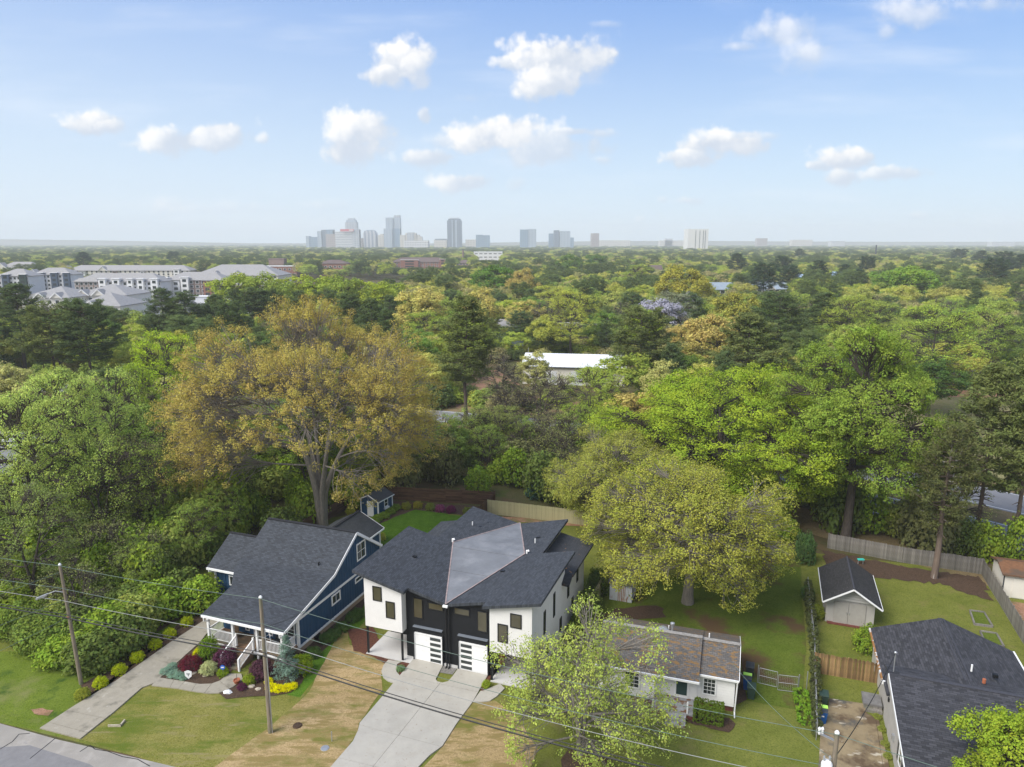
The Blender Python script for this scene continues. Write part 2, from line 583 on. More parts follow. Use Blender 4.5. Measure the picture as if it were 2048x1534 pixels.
M['concrete_new'] = layer(layer(mat('new_concrete', (0.385, 0.365, 0.32), 0.85, 0.09, 0.8, bump=0.1, bscale=30, detail=8), (0.35, 0.32, 0.265), 0.7, 0.55, 0.75, amount=0.8), (0.24,0.20,0.15), 5.0, 0.62, 0.70, amount=0.8)
M['concrete_porch'] = mat('pale_concrete', (0.52, 0.51, 0.49), 0.8, 0.05, 0.8)
M['concrete_old'] = layer(layer(mat('old_concrete', (0.32, 0.29, 0.23), 0.9, 0.14, 0.9, bump=0.2, bscale=20, detail=8), (0.17, 0.155, 0.12), 0.9, 0.52, 0.7, amount=0.9), (0.40,0.37,0.31), 1.7, 0.6, 0.72, seed=3)
M['concrete_stained'] = layer(layer(layer(mat('stained_concrete', (0.25, 0.195, 0.115), 0.9, 0.2, 0.8, bump=0.2, bscale=15, detail=8), (0.11, 0.075, 0.045), 0.75, 0.50, 0.64, seed=1), (0.09, 0.085, 0.075), 0.6, 0.54, 0.66, seed=5), (0.46, 0.41, 0.32), 0.9, 0.60, 0.68, seed=9, stretch=(1, 1.8, 1))
M['asphalt_old'] = layer(layer(mat('old_asphalt', (0.29, 0.27, 0.24), 0.9, 0.10, 0.5, bump=0.2, bscale=40, detail=8), (0.35, 0.325, 0.29), 0.8, 0.5, 0.65, seed=2), (0.27, 0.25, 0.235), 0.25, 0.55, 0.58, seed=8)
M['asphalt'] = mat('highway_asphalt', (0.20, 0.20, 0.205), 0.85, 0.10, 0.4)
M['paint_line'] = mat('road_paint', (0.75, 0.75, 0.74), 0.7, 0.1, 2)
M['mulch'] = mat('brown_mulch', (0.075, 0.047, 0.03), 0.95, 0.45, 9.0, bump=0.8, bscale=25)
M['mulch_red'] = mat('red_mulch', (0.105, 0.042, 0.026), 0.95, 0.4, 9.0, bump=0.8, bscale=25)
M['wood_grey'] = layer(mat('weathered_grey_wood', (0.20, 0.185, 0.165), 0.9, 0.35, 3.0, stretch=(4, 4, .6), bump=0.2), (0.13, 0.135, 0.095), 0.8, 0.5, 0.7, seed=2)
M['wood_brown'] = mat('stained_brown_wood', (0.27, 0.17, 0.08), 0.85, 0.45, 1.2, stretch=(3, 3, .7), bump=0.2)
M['wood_new'] = mat('new_pine_wood', (0.44, 0.40, 0.23), 0.8, 0.10, 1.3, stretch=(3, 3, .7))
M['wood_darkred'] = mat('dark_red_fence_wood', (0.105, 0.06, 0.036), 0.9, 0.3, 2.0, stretch=(.5, .5, 5))
M['wood_deck'] = layer(mat('brown_deck_boards', (0.20, 0.125, 0.075), 0.8, 0.25, 2.0), (0.14, 0.125, 0.085), 0.7, 0.45, 0.6)
M['wood_pole'] = layer(mat('utility_pole_wood', (0.235, 0.195, 0.145), 0.9, 0.35, 2.0, stretch=(5, 5, .5), bump=0.3), (0.17, 0.175, 0.11), 1.2, 0.5, 0.65, stretch=(1,1,.3))
M['brick'] = mat('red_brick_far', (0.27, 0.13, 0.10), 0.9, 0.15, 0.7)
M['brick_brown'] = mat('brown_brick_far', (0.20, 0.145, 0.125), 0.9, 0.12, 0.7)
M['cream'] = mat('cream_panel', (0.66, 0.63, 0.56), 0.8, 0.05, 0.4)
M['beige'] = mat('beige_siding', (0.42, 0.40, 0.37), 0.8, 0.08, 1.0)
M['white_far'] = mat('white_far', (0.72, 0.72, 0.71), 0.7, 0.05, 0.4)
M['grey_far'] = mat('grey_siding_far', (0.64, 0.65, 0.67), 0.8, 0.06, 0.4)
M['navy_far'] = mat('navy_siding_far', (0.07, 0.10, 0.15), 0.8, 0.1, 0.4)
M['roof_bluegrey'] = mat('blue_grey_metal_roof', (0.26, 0.31, 0.36), 0.5, 0.08, 0.4)
M['roof_brown_far'] = mat('brown_tile_roof_far', (0.13, 0.095, 0.085), 0.8, 0.12, 0.4)
M['copper'] = mat('pale_blue_metal_roof', (0.35, 0.47, 0.60), 0.4, 0.05, 0.4)
M['bin_green'] = mat('dark_green_plastic', (0.03, 0.055, 0.042), 0.5, 0.1, 3)
M['bin_blue'] = mat('blue_plastic', (0.012, 0.085, 0.28), 0.45, 0.08, 3)
M['bin_lime'] = mat('lime_plastic', (0.42, 0.75, 0.12), 0.45, 0.1, 3)
M['bin_dark'] = mat('dark_lid_plastic', (0.045, 0.05, 0.055), 0.4, 0.2, 3)
M['terracotta'] = mat('terracotta', (0.36, 0.12, 0.06), 0.8, 0.1)
M['stone'] = mat('pale_stone', (0.42, 0.37, 0.29), 0.9, 0.25, 5, bump=0.4)
M['foundation'] = mat('tan_foundation_block', (0.36, 0.28, 0.20), 0.9, 0.12, 3)
M['brick_red'] = mat('dark_red_brick', (0.15, 0.05, 0.04), 0.9, 0.2, 6)
M['aqua'] = mat('aqua_plastic', (0.05, 0.55, 0.48), 0.5, 0.05)
M['rust_metal'] = layer(mat('white_corrugated_sheet', (0.52, 0.54, 0.56), 0.6, 0.1, 2.0), (0.26, 0.10, 0.035), 2.5, 0.60, 0.66, stretch=(1,1,.3))
M['rust'] = layer(mat('rusty_sheet', (0.30, 0.11, 0.03), 0.9, 0.3, 4.0), (0.5, 0.45, 0.4), 4, 0.6, 0.65, stretch=(1, 1, .3))
# ================================================================== ground
def grassmat(name, base, alt, patches=(), bump=0.5, scale=0.35):
    m = mat(name, base, 0.95, 0.12, scale, col2=alt, bump=bump, bscale=14, detail=10, spec=0.0)
    layer(m, tuple(c*0.55 for c in base), 2.2, 0.52, 0.72, detail=8, amount=0.5, seed=4)
    layer(m, tuple(c*0.62 for c in base), 7.0, 0.5, 0.66, detail=6, amount=0.8, seed=21)
    layer(m, tuple(min(.6, c*1.45) for c in alt), 11.0, 0.56, 0.7, detail=5, amount=0.75, seed=33)
    for i, p in enumerate(patches):
        layer(m, *p, seed=11+i)
    return m

M['ground'] = grassmat('woodland_floor', (0.075, 0.08, 0.03), (0.115, 0.10, 0.05), [((0.11, 0.075, 0.045), 0.15, 0.48, 0.6), ((0.07, 0.095, 0.025), 0.4, 0.52, 0.66)])
M['lawn'] = grassmat('green_lawn', (0.125, 0.150, 0.028), (0.175, 0.185, 0.044), [((0.175, 0.155, 0.058), 0.45, 0.55, 0.75)])
M['lawn_lush'] = grassmat('lush_green_lawn', (0.065, 0.145, 0.014), (0.10, 0.18, 0.02), scale=0.8)
M['lawn_left'] = grassmat('left_verge_lawn', (0.105, 0.155, 0.020), (0.15, 0.195, 0.032), [((0.19, 0.19, 0.075), 0.16, 0.52, 0.66), ((0.045, 0.085, 0.018), 0.5, 0.56, 0.68)])
M['lawn_blue'] = grassmat('blue_house_front_lawn', (0.165, 0.17, 0.032), (0.25, 0.225, 0.075), [((0.105, 0.135, 0.022), 0.35, 0.48, 0.62, 6.0, (0.6, 1.6, 1)), ((0.235, 0.20, 0.095), 0.6, 0.58, 0.68, 7.0, (0.5, 2.2, 1))])
M['sod'] = grassmat('dormant_sod', (0.34, 0.245, 0.115), (0.42, 0.31, 0.165), [((0.155, 0.15, 0.04), 0.33, 0.48, 0.60, 7.0, (0.7, 1.6, 1)), ((0.23, 0.175, 0.07), 1.3, 0.5, 0.6, 7.0, (0.5, 1.8, 1))])
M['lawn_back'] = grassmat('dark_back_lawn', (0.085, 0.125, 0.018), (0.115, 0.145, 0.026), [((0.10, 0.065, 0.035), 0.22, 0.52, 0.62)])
M['field'] = grassmat('playing_field', (0.20, 0.20, 0.085), (0.29, 0.245, 0.13), [((0.14, 0.17, 0.06), 0.05, 0.5, 0.6)])
M['straw'] = grassmat('dry_median_grass', (0.20, 0.155, 0.085), (0.25, 0.19, 0.10), [((0.12, 0.12, 0.045), 0.3, 0.5, 0.65)])
M['redclay'] = grassmat('bare_red_clay', (0.30, 0.165, 0.10), (0.36, 0.22, 0.15), [((0.16, 0.14, 0.06), 0.25, 0.5, 0.6)])

def ground_sheet():
    """one sheet out to the horizon; it rises to low hills far away"""
    rings = [0, 30, 60, 100, 160, 250, 400, 600, 900, 1400, 2200, 3400, 5000, 7000, 9500, 13000, 18000, 26000]
    n = 72
    v, f = [(0, 0, 0)], []
    for ri, r in enumerate(rings[1:]):
        for k in range(n):
            a = 2*math.pi*k/n
            x, y = r*math.cos(a), r*math.sin(a)
            z = 0.0
            if r >= 9500:
                z = 25 + 55*max(0, math.sin(a*9+1.0)*.3 + math.sin(a*5+2.2)*.5 + math.cos(a - R(125))*0.55) * min(1, (r-7000)/6000)
                if r > 15000: z -= 120
            v.append((x, y, z))
    for k in range(n):
        f.append((0, 1+k, 1+(k+1) % n))
    for ri in range(len(rings)-2):
        for k in range(n):
            a, b = 1+ri*n+k, 1+ri*n+(k+1) % n
            f.append((a, a+n, b+n, b))
    me = bpy.data.meshes.new('ground')
    me.from_pydata(v, [], f)
    me.materials.append(M['ground'])
    o = bpy.data.objects.new('ground', me)
    COL.objects.link(o)
    tag(o, kind='structure')
ground_sheet()

LV = [0.004]
LEVEL = {}
FARLV = {'gravel_yard': .008, 'clay_bank': .014, 'parking_lot': .02, 'playing_field': .028, 'infield_clay': .036, 'verge': .033, 'median_grass': .048, 'highway': .056}
def sheet(name, pts, m, z=None, px=True, jitter=0.0, sub=0):
    """flat polygon lying a few millimetres above the one below"""
    if z is None:
        k = LEVEL.get(name, 0); LEVEL[name] = k + 1
        if name == 'lawn': z = .004*(1+min(k, 8))
        elif 'bed' in name or 'litter' in name: z = .041 + .003*(k % 4)
        elif name == 'bare_soil': z = .037
        elif name in FARLV: z = FARLV[name] + .004*min(k, 1)
        else: z = .056 + .004*(k % 3)
    P = [G(*p) for p in pts] if px else list(pts)
    if sub:
        Q = []
        n = len(P)
        for i in range(n):
            a, b = Vector(P[i]), Vector(P[(i+1) % n])
            k = max(1, int((b-a).length / sub))
            for j in range(k):
                q = a.lerp(b, j/k)
                if jitter: q = q + Vector((random.uniform(-jitter, jitter), random.uniform(-jitter, jitter)))
                Q.append((q.x, q.y))
        P = Q
    n = len(P)
    ar = sum(P[i][0]*P[(i+1)%n][1]-P[(i+1)%n][0]*P[i][1] for i in range(n))
    if ar < 0: P = P[::-1]
    me = bpy.data.meshes.new(name)
    me.from_pydata([(x, y, z) for x, y in P], [], [tuple(range(len(P)))])
    me.materials.append(m)
    o = bpy.data.objects.new(name, me)
    COL.objects.link(o)
    tag(o, kind='structure')
    return o

def clip(poly, a, b, c, keep=1):
    """keep the side of the line a*x+b*y=c with keep*(ax+by-c)>0"""
    out = []
    n = len(poly)
    for i in range(n):
        p, q = poly[i], poly[(i+1) % n]
        dp, dq = keep*(a*p[0]+b*p[1]-c), keep*(a*q[0]+b*q[1]-c)
        if dp >= 0: out.append(p)
        if (dp >= 0) != (dq >= 0):
            t = dp/(dp-dq)
            out.append((p[0]+(q[0]-p[0])*t, p[1]+(q[1]-p[1])*t))
    return out

def paving(name, pts, cuts, m, z0=-0.02, z1=0.03, gap=0.012, px=True, piece='concrete_slab', base=None):
    """concrete paving cast in panels: every panel its own object, joints recessed between them"""
    P = [G(*p) for p in pts] if px else list(pts)
    cells = [P]
    for c in cuts:
        (x1, y1), (x2, y2) = (G(*c[0]), G(*c[1])) if px else c
        dx, dy = x2-x1, y2-y1
        L = math.hypot(dx, dy)
        a, b = -dy/L, dx/L
        k = a*x1+b*y1
        new = []
        for cell in cells:
            for kp in (1, -1):
                q = clip(cell, a, b, k + kp*gap, kp)
                if len(q) >= 3:
                    ar = abs(sum(q[i][0]*q[(i+1)%len(q)][1]-q[(i+1)%len(q)][0]*q[i][1] for i in range(len(q))))/2
                    if ar > 0.05: new.append(q)
        cells = new
    root = sheet(name, P, base or M['mulch'], z=.068, px=False)
    for q in cells:
        MB().prism(q, z0, .068 + z1 + random.uniform(-.006, .006)).build(piece, m, root)
    return root

# lots and lawns (survey points given in photo pixels on flat ground)
def lotpt(s, t, th=-20.0):
    c, sn = math.cos(R(th)), math.sin(R(th))
    return (s*c - t*sn, s*sn + t*c)

street_edge = [(-120, 74), (-70, 55.5), (-35.8, 44.1), (-30.7, 42.45), (-21.6, 39.9), (0, 33.0), (30, 24.0), (80, 8)]
sheet('lawn', [(-75,57),(-35.8,44.2),(-21.6,40.0),(0,33.1),(30,24.1),(60,14),(75,60),(48,67.5),(34,71.6),(11,81),(-3,82.6),(-17,84.5),(-26.5,80),(-33,66),(-46,62)], M['lawn'], px=False)
sheet('lawn', [(-75,57),(-36,44.2),(-30.9,42.8),(-29.2,49),(-25.2,57),(-22,62),(-31,60),(-39,53.5),(-47,52),(-56,58),(-62,63)], M['lawn_left'], px=False, sub=1.2, jitter=.12)
sheet('lawn', [(161,1479),(284,1377),(320,1363),(420,1385),(520,1400),(600,1385),(640,1350),(570,1440),(425,1540),(350,1540),(240,1502)], M['lawn_blue'], sub=1.0, jitter=.04)
sheet('lawn', [(600,1395),(640,1345),(735,1236),(748,1218),(735,1200),(715,1225),(640,1310),(590,1335),(575,1390)], M['lawn_lush'])
sheet('lawn', [(690,1240),(660,1300),(618,1385),(545,1450),(420,1540),(668,1534),(716,1465),(718,1448),(765,1380),(762,1350),(785,1320),(735,1298),(700,1290)], M['sod'], sub=.8, jitter=.05)
sheet('lawn', [(840,1540),(862,1520),(885,1494),(912,1450),(945,1405),(990,1400),(1040,1440),(1075,1500),(1060,1545)], M['sod'], sub=.8, jitter=.06)
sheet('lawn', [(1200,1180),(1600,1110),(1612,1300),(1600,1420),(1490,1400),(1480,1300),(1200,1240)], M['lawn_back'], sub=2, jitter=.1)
sheet('lawn', [(790,1022),(850,1018),(900,1030),(1000,1040),(1000,1100),(880,1110),(770,1110),(720,1075),(740,1050)], M['lawn_lush'])
# planting beds and bare ground
sheet('mulch_bed', [(180,1400),(161,1372),(234,1326),(313,1280),(372,1235),(420,1200),(425,1215),(408,1240),(340,1287),(231,1364),(165,1402)], M['mulch'], sub=.8, jitter=.1)
sheet('leaf_litter', [(300,1235),(380,1195),(430,1175),(436,1190),(395,1216),(330,1256),(270,1290),(230,1320),(225,1300)], M['mulch'], sub=.8, jitter=.25)
sheet('mulch_bed', [(316,1358),(336,1335),(372,1300),(400,1280),(430,1290),(470,1335),(457,1350),(441,1363),(423,1369),(400,1370),(371,1364)], M['mulch'])
sheet('mulch_bed', [(439,1388),(452,1399),(499,1394),(549,1392),(582,1386),(604,1366),(622,1320),(660,1290),(720,1225),(735,1198),(716,1195),(600,1300),(516,1316),(488,1360),(466,1376)], M['mulch'])
sheet('mulch_bed', [(694,1258),(720,1258),(745,1255),(760,1282),(738,1308),(800,1325),(775,1330),(740,1312),(708,1302)], M['mulch_red'], sub=.5, jitter=.06)
sheet('mulch_bed', [(793,1330),(799,1351),(812,1345),(832,1320),(822,1316)], M['mulch_red'])
sheet('mulch_bed', [(955,1374),(965,1386),(985,1350),(975,1348)], M['mulch_red'])
sheet('mulch_bed', [(740,1055),(790,1035),(830,1020),(900,1028),(985,1036),(980,1015),(790,1002),(770,1030)], M['mulch'], sub=.8, jitter=.1)
sheet('bare_soil', [(1000,1040),(1100,1050),(1210,1055),(1230,1042),(980,1033)], M['redclay'])
sheet('mulch_bed', [(1190,1230),(1250,1215),(1330,1215),(1330,1235),(1200,1250)], M['mulch'], sub=.8, jitter=.3)
sheet('mulch_bed', [(1640,1100),(1790,1130),(1963,1155),(1985,1200),(1955,1195),(1890,1170),(1800,1160),(1750,1155),(1660,1165)], M['mulch'], sub=.5, jitter=.35)
sheet('mulch_bed', [(1340,1438),(1390,1450),(1455,1465),(1472,1450),(1460,1436)], M['mulch'], sub=.5, jitter=.1)
sheet('mulch_bed', [(1482,1340),(1494,1400),(1474,1410),(1466,1400),(1478,1360)], M['mulch'])
sheet('mulch_bed', [(1120,1520),(1140,1500),(1180,1496),(1215,1505),(1235,1540),(1180,1560),(1125,1545)], M['mulch'], sub=.5, jitter=.08)
sheet('bare_soil', [(2006,1200),(2075,1212),(2080,1310),(2052,1282),(2030,1245)], M['redclay'])
sheet('gravel_bed', [(884,1332),(880,1346),(905,1350),(914,1338)], mat('grey_river_gravel', (0.20, 0.19, 0.175), 0.9, 0.6, 14.0, bump=0.8))
sheet('bare_soil', [(64,1419),(86,1417),(108,1423),(100,1431),(74,1432)], M['redclay'], sub=.3, jitter=.12)

# street
road_v = street_edge + [(70, -2), (24, 14.2), (-4, 24.5), (-24, 31.5), (-40, 36.5), (-75, 48), (-125, 65)]
sheet('street', road_v, M['asphalt_old'], px=False, z=.056); LV[0] = .064
sheet('asphalt_patch', [(-60,1500),(60,1492),(180,1530),(220,1560),(-40,1600)], mat('dark_asphalt_patch', (0.20, 0.195, 0.195), 0.9, 0.1, 2.0, detail=8), z=.060)
def crack(pts):
    m = MB()
    for a, b in zip(pts, pts[1:]):
        (x1, y1), (x2, y2) = G(*a), G(*b)
        m.beam((x1, y1, LV[0]+.002), (x2, y2, LV[0]+.002), 0.05, 0.004)
    o = m.build('tar_crack', M['black_paint']); tag(o, kind='structure')
crack([(0,1500),(25,1485),(38,1470),(60,1468)]); crack([(60,1519),(90,1495),(112,1477)])
crack([(160,1505),(180,1492),(190,1500),(215,1504),(245,1515),(275,1520),(300,1534)])
LV[0] += .006

# concrete
paving('driveway', [(80,1458),(148,1414),(231,1364),(340,1287),(410,1241),(455,1200),(470,1212),(423,1257),(399,1287),(308,1368),(284,1377),(230,1424),(161,1479)],
       [((148,1426),(215,1440)),((110,1450),(170,1466)),((231,1366),(290,1381)),((300,1318),(345,1330)),((345,1283),(400,1290)),((400,1246),(440,1252))], M['concrete_old'])
wk = lambda x, y: (300+x/6.024, 1200+y/6.024)
paving('front_walk', [wk(20,1040),wk(330,1075),wk(520,1110),wk(700,1135),wk(830,1130),wk(1000,1060),wk(1120,965),wk(1100,900),wk(940,900),wk(850,980),wk(740,1020),wk(600,1025),wk(430,995),wk(110,945)],
       [(wk(420,990),wk(340,1080)),(wk(745,1015),wk(660,1130)),(wk(560,1020),wk(500,1110)),(wk(290,975),wk(240,1065)),(wk(840,985),wk(960,1080))], M['concrete_old'])
dd = lambda x, y: (640+x/4.333, 1180+y/4.333)
paving('wide_driveway', [dd(815,598),dd(690,750),dd(540,930),dd(345,1160),dd(330,1225),dd(285,1320),dd(95,1540),dd(-60,1720),dd(600,1880),dd(850,1545),dd(950,1440),dd(1060,1360),dd(1180,1170),dd(1320,980),dd(1452,748),dd(1195,690),dd(1150,755),dd(1110,800),dd(1060,812),dd(1015,800),dd(1002,780),dd(1065,660)],
       [(dd(1030,830),dd(510,1480)),(dd(540,930),dd(1260,1060)),(dd(380,1190),dd(1060,1370)),(dd(690,750),dd(1430,905)),(dd(95,1450),dd(900,1640))], M['concrete_new'])
paving('curved_walk', [dd(592,612),dd(550,660),dd(532,710),dd(550,765),dd(590,795),dd(640,812),dd(690,748),dd(662,715),dd(668,650),dd(700,632)], [], M['concrete_new'])
paving('curved_walk', [dd(1325,975),dd(1400,978),dd(1470,970),dd(1530,930),dd(1600,860),dd(1560,820),dd(1420,880),dd(1390,885)], [], M['concrete_new'])
h4 = lambda x, y: (1560+x/3.236, 1060+y/3.236)
paving('stained_driveway', [h4(318,1095),h4(540,1130),h4(560,1190),h4(640,1240),h4(660,1330),h4(705,1534),h4(740,1700),h4(230,1680),h4(252,1500),h4(262,1290),h4(300,1250)], [(h4(250,1500),h4(700,1560)),(h4(620,1240),h4(670,1560))], M['concrete_stained'])

# highway with its median, behind the wood
def offset_line(pl, d):
    out = []
    for i, p in enumerate(pl):
        a, b = pl[max(0, i-1)], pl[min(len(pl)-1, i+1)]
        dx, dy = b[0]-a[0], b[1]-a[1]
        L = math.hypot(dx, dy)
        out.append((p[0] + dy/L*d, p[1] - dx/L*d))
    return out
HW = [(90, 35), (70, 56), (56, 72), (50, 78.5), (39, 89.5), (25, 99.5), (10, 107.5), (-5, 113), (-25, 120), (-60, 131), (-120, 148), (-220, 170)]
def band(name, d0, d1, m, z=None):
    a, b = offset_line(HW, d0), offset_line(HW, d1)
    return sheet(name, a + b[::-1], m, px=False, z=z)
band('verge', -12, -2, M['straw'])
band('median_grass', -2, 24, M['straw'])
band('highway', -0.5, 7.5, M['asphalt'])
band('highway', 12.5, 21, M['asphalt'])
zl = .072
for d in (0.2, 7.0, 13.0, 20.4):
    band('edge_line', d, d+0.15, M['paint_line'], z=zl)
LV[0] += .004
sheet('parking_lot', [(-118,100),(-70,84),(-60,92),(-66,112),(-84,122),(-125,128)], M['asphalt'], px=False)
sheet('clay_bank', offset_line(HW[3:9], 23) + [(-25, 160), (5, 152), (30, 140), (60, 118)], M['redclay'], px=False)
sheet('playing_field', [(58,104),(72,96),(120,118),(150,160),(112,168),(84,160),(66,134)], M['field'], px=False, sub=4, jitter=.6)
sheet('infield_clay', [(88,152),(112,150),(118,160),(100,163),(88,160)], M['redclay'], px=False)
sheet('parking_lot', [G(1395,620),G(1420,600),G(1432,640),G(1400,650)], M['asphalt'], px=False)
sheet('gravel_yard', [(-22,150),(2,165),(-4,185),(-34,178)], M['redclay'], px=False)
sheet('parking_lot', [(-230,255),(-120,255),(-110,300),(-100,420),(-260,420)], M['asphalt'], px=False)

# ================================================================== building parts
def window(wall, c, w, h, n, frame, glassm, fr=0.07, proj=0.05, label=None, mun=(0, 0), name='window', sill=False):
    """window let on to a wall: frame ring, pane and glazing bars. c = centre on the wall face, n = outward normal in plan"""
    c = Vector(c); n = Vector((n[0], n[1], 0)).normalized()
    u = Vector((-n.y, n.x, 0))
    f = MB()
    th = .02 if max(mun) < 2 else .011
    def bar(u0, u1, z0, z1, d0, d1):
        p = [c + u*uu + Vector((0, 0, zz)) + n*dd for dd in (d0, d1) for (uu, zz) in ((u0, z0), (u1, z0), (u1, z1), (u0, z1))]
        f.add(p, [(0,1,2,3), (7,6,5,4), (0,4,5,1), (1,5,6,2), (2,6,7,3), (3,7,4,0)])
    W, H = w/2, h/2
    bar(-W, W, H-fr, H, -.02, proj); bar(-W, W, -H, -H+fr, -.02, proj)
    bar(-W, -W+fr, -H+fr, H-fr, -.02, proj); bar(W-fr, W, -H+fr, H-fr, -.02, proj)
    for i in range(mun[0]):
        x = -W+fr + (w-2*fr)*(i+1)/(mun[0]+1)
        bar(x-th, x+th, -H+fr, H-fr, 0, proj*.8)
    for i in range(mun[1]):
        z = -H+fr + (h-2*fr)*(i+1)/(mun[1]+1)
        bar(-W+fr, W-fr, z-th, z+th, 0, proj*.85)
    o = f.build(name, frame, wall, label=label)
    g = MB()
    p = [c + u*uu + Vector((0, 0, zz)) + n*dd for dd in (0.004, proj*.4) for (uu, zz) in ((-W+fr, -H+fr), (W-fr, -H+fr), (W-fr, H-fr), (-W+fr, H-fr))]
    g.add(p, [(0,1,2,3), (7,6,5,4), (0,4,5,1), (1,5,6,2), (2,6,7,3), (3,7,4,0)])
    g.build('pane', glassm, o)
    return o

# ================================================================== the black and white duplex
C0 = -22.1
D = lot('duplex_house', C0, 46.0, label='modern black and white duplex with butterfly roof, two garage doors and grey membrane', cat='house')
ROOF0, SL = 5.60, 0.232
def zr(s): return ROOF0 + SL*abs(s - C0)
wallb, wallw = MB(), MB()
# black core (both units), top follows the valley roof
def roofwall(mb, s0, s1, t0, t1, z0, drop=0.26):
    pts = [(s0, zr(s0)-drop)]
    if s0 < C0 < s1: pts.append((C0, zr(C0)-drop))
    pts.append((s1, zr(s1)-drop))
    poly = [(s0, t0, z0), (s1, t0, z0)] + [(s, t0, z) for s, z in pts[::-1]]
    mb.wallpoly(poly, (0, 1, 0), t1-t0)
roofwall(wallb, -25.86, -18.34, 46.2, 54.3, 0.0)
wallb.box(-29.0, -25.86, 49.1, 54.3, 0.0, 2.6)
wallb.box(-18.34, -15.2, 49.1, 54.3, 0.0, 2.6)
wallb.build('wall', M['black_paint'], D, label='black stucco walls of the middle and ground floor')
for sg in (-1, 1):
    w = MB()
    a, b = (-29.2, -25.84) if sg < 0 else (-18.36, -15.0)
    roofwall(w, a, b, 45.5, 54.35, 2.55)
    roofwall(w, -26.6 if sg < 0 else -22.0, -22.2 if sg < 0 else -17.6, 54.35, 62.2, 0.0)
    w.box(*((-29.2, -26.6) if sg < 0 else (-17.6, -15.0)), 54.35, 61.1, 0, 4.95)
    if sg > 0: w.box(-15.2, -15.0, 49.0, 54.35, 0, 2.55)
    w.build('upper_wall', M['white_siding'], D, label='white board upper storey, ' + ('left' if sg < 0 else 'right') + ' unit')
for s in (-25.0, -22.6): pass
# roofs: two planes falling to the middle valley, each in front and rear pieces
L0, L1 = -30.0, -14.2
kf = (C0, 45.75, zr(C0)+.03)
kl = (-25.6, 54.75); kr = (-18.75, 54.75); kb = (-21.9, 62.4)
r = MB()
r.slab([(L0, 45.1, zr(L0)), (-25.4, 45.1, zr(-25.4)), (-25.4, 45.8, zr(-25.4)), (C0-.05, 45.8, zr(C0)), (kl[0], kl[1], zr(kl[0])), (L0, 54.65, zr(L0))], .24)
r.slab([(-27.1, 54.6, zr(-27.1)-.005), (kl[0], 54.72, zr(kl[0])-.005), (kb[0], kb[1], zr(kb[0])+.16), (-27.1, 62.9, zr(-27.1))], .24)
r.build('roof', M['roof_dup'], D, label='left half of the shingle roof')
r = MB()
r.slab([(C0+.05, 45.8, zr(C0)), (-18.8, 45.8, zr(-18.8)), (-18.8, 45.1, zr(-18.8)), (L1, 45.1, zr(L1)), (L1, 54.65, zr(L1)), (kr[0], kr[1], zr(kr[0]))], .24)
r.slab([(kr[0], 54.72, zr(kr[0])-.005), (-17.1, 54.6, zr(-17.1)-.005), (-17.1, 62.9, zr(-17.1)), (kb[0], kb[1], zr(kb[0])+.16)], .24)
r.build('roof', M['roof_dup'], D, label='right half of the shingle roof')
mm = MB()
F_, L_, R_, B_ = Vector((C0, 45.7, zr(C0)+.035)), Vector((kl[0], kl[1], zr(kl[0])+.035)), Vector((kr[0], kr[1], zr(kr[0])+.035)), Vector((kb[0], kb[1]+.1, zr(kb[0])+.2))
cuts = [0.0, .28, .50, .74, 1.0]
def edge(t, A, Bq, Cq, split):
    return A.lerp(Bq, t/split) if t <= split else Bq.lerp(Cq, (t-split)/(1-split))
for i in range(4):
    a, b = cuts[i]+.0015, cuts[i+1]-.0015
    l0, l1 = edge(a, F_, L_, B_, .54), edge(b, F_, L_, B_, .54)
    r0, r1 = edge(a, F_, R_, B_, .54), edge(b, F_, R_, B_, .54)
    pl, pr = [l0, l1], [r0, r1]
    poly = [l0, r0] + ([R_] if a < .54 < b else []) + [r1, l1] + ([L_] if a < .54 < b else [])
    m = MB(); m.slab(poly, .03); m.build('roof_membrane', M['membrane'], D)
# flashing along the membrane edges
fl = MB()
for p, q in ((F_, L_), (L_, B_), (F_, R_), (R_, B_)): fl.beam(p+Vector((0,0,.02)), q+Vector((0,0,.02)), .10, .03)
fl.build('flashing', mat('pinkish_flashing', (0.30, 0.235, 0.22), 0.6, 0.3, 3), D)
# lower rear roofs
for sg in (-1, 1):
    o = MB()
    f = lambda d: C0 + sg*d
    o.slab([(f(4.7), 54.45, 5.95), (f(7.8), 54.45, 5.3), (f(7.9), 61.4, 5.28), (f(4.7), 61.4, 5.95)], .2)
    if sg > 0: o.slab([(f(6.9), 54.45, 5.50), (f(7.75), 54.45, 5.3), (f(7.75), 53.4, 4.85), (f(6.9), 53.4, 4.95)], .2)
    o.build('lower_roof', M['roof_dup_moss'] if sg > 0 else M['roof_dup'], D, label='leaf strewn lower rear roof' if sg > 0 else None)
# windows
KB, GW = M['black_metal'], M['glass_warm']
fn = (0, -1)
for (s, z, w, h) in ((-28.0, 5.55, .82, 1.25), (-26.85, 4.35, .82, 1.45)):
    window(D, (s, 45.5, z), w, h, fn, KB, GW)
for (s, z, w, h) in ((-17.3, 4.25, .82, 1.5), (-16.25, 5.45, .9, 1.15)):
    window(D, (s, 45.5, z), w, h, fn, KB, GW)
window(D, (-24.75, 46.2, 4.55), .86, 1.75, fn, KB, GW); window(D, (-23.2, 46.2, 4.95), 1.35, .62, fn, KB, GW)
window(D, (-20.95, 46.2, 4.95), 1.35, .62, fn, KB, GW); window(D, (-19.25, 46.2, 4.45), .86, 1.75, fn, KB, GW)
for (t, z, w, h) in ((48.6, 3.9, .5, 2.0), (51.2, 4.1, .5, 2.1), (55.5, 3.4, .6, 1.5), (58.6, 3.4, .6, 1.5)):
    window(D, (-15.0, t, z), w, h, (1, 0), KB, M['glass'])
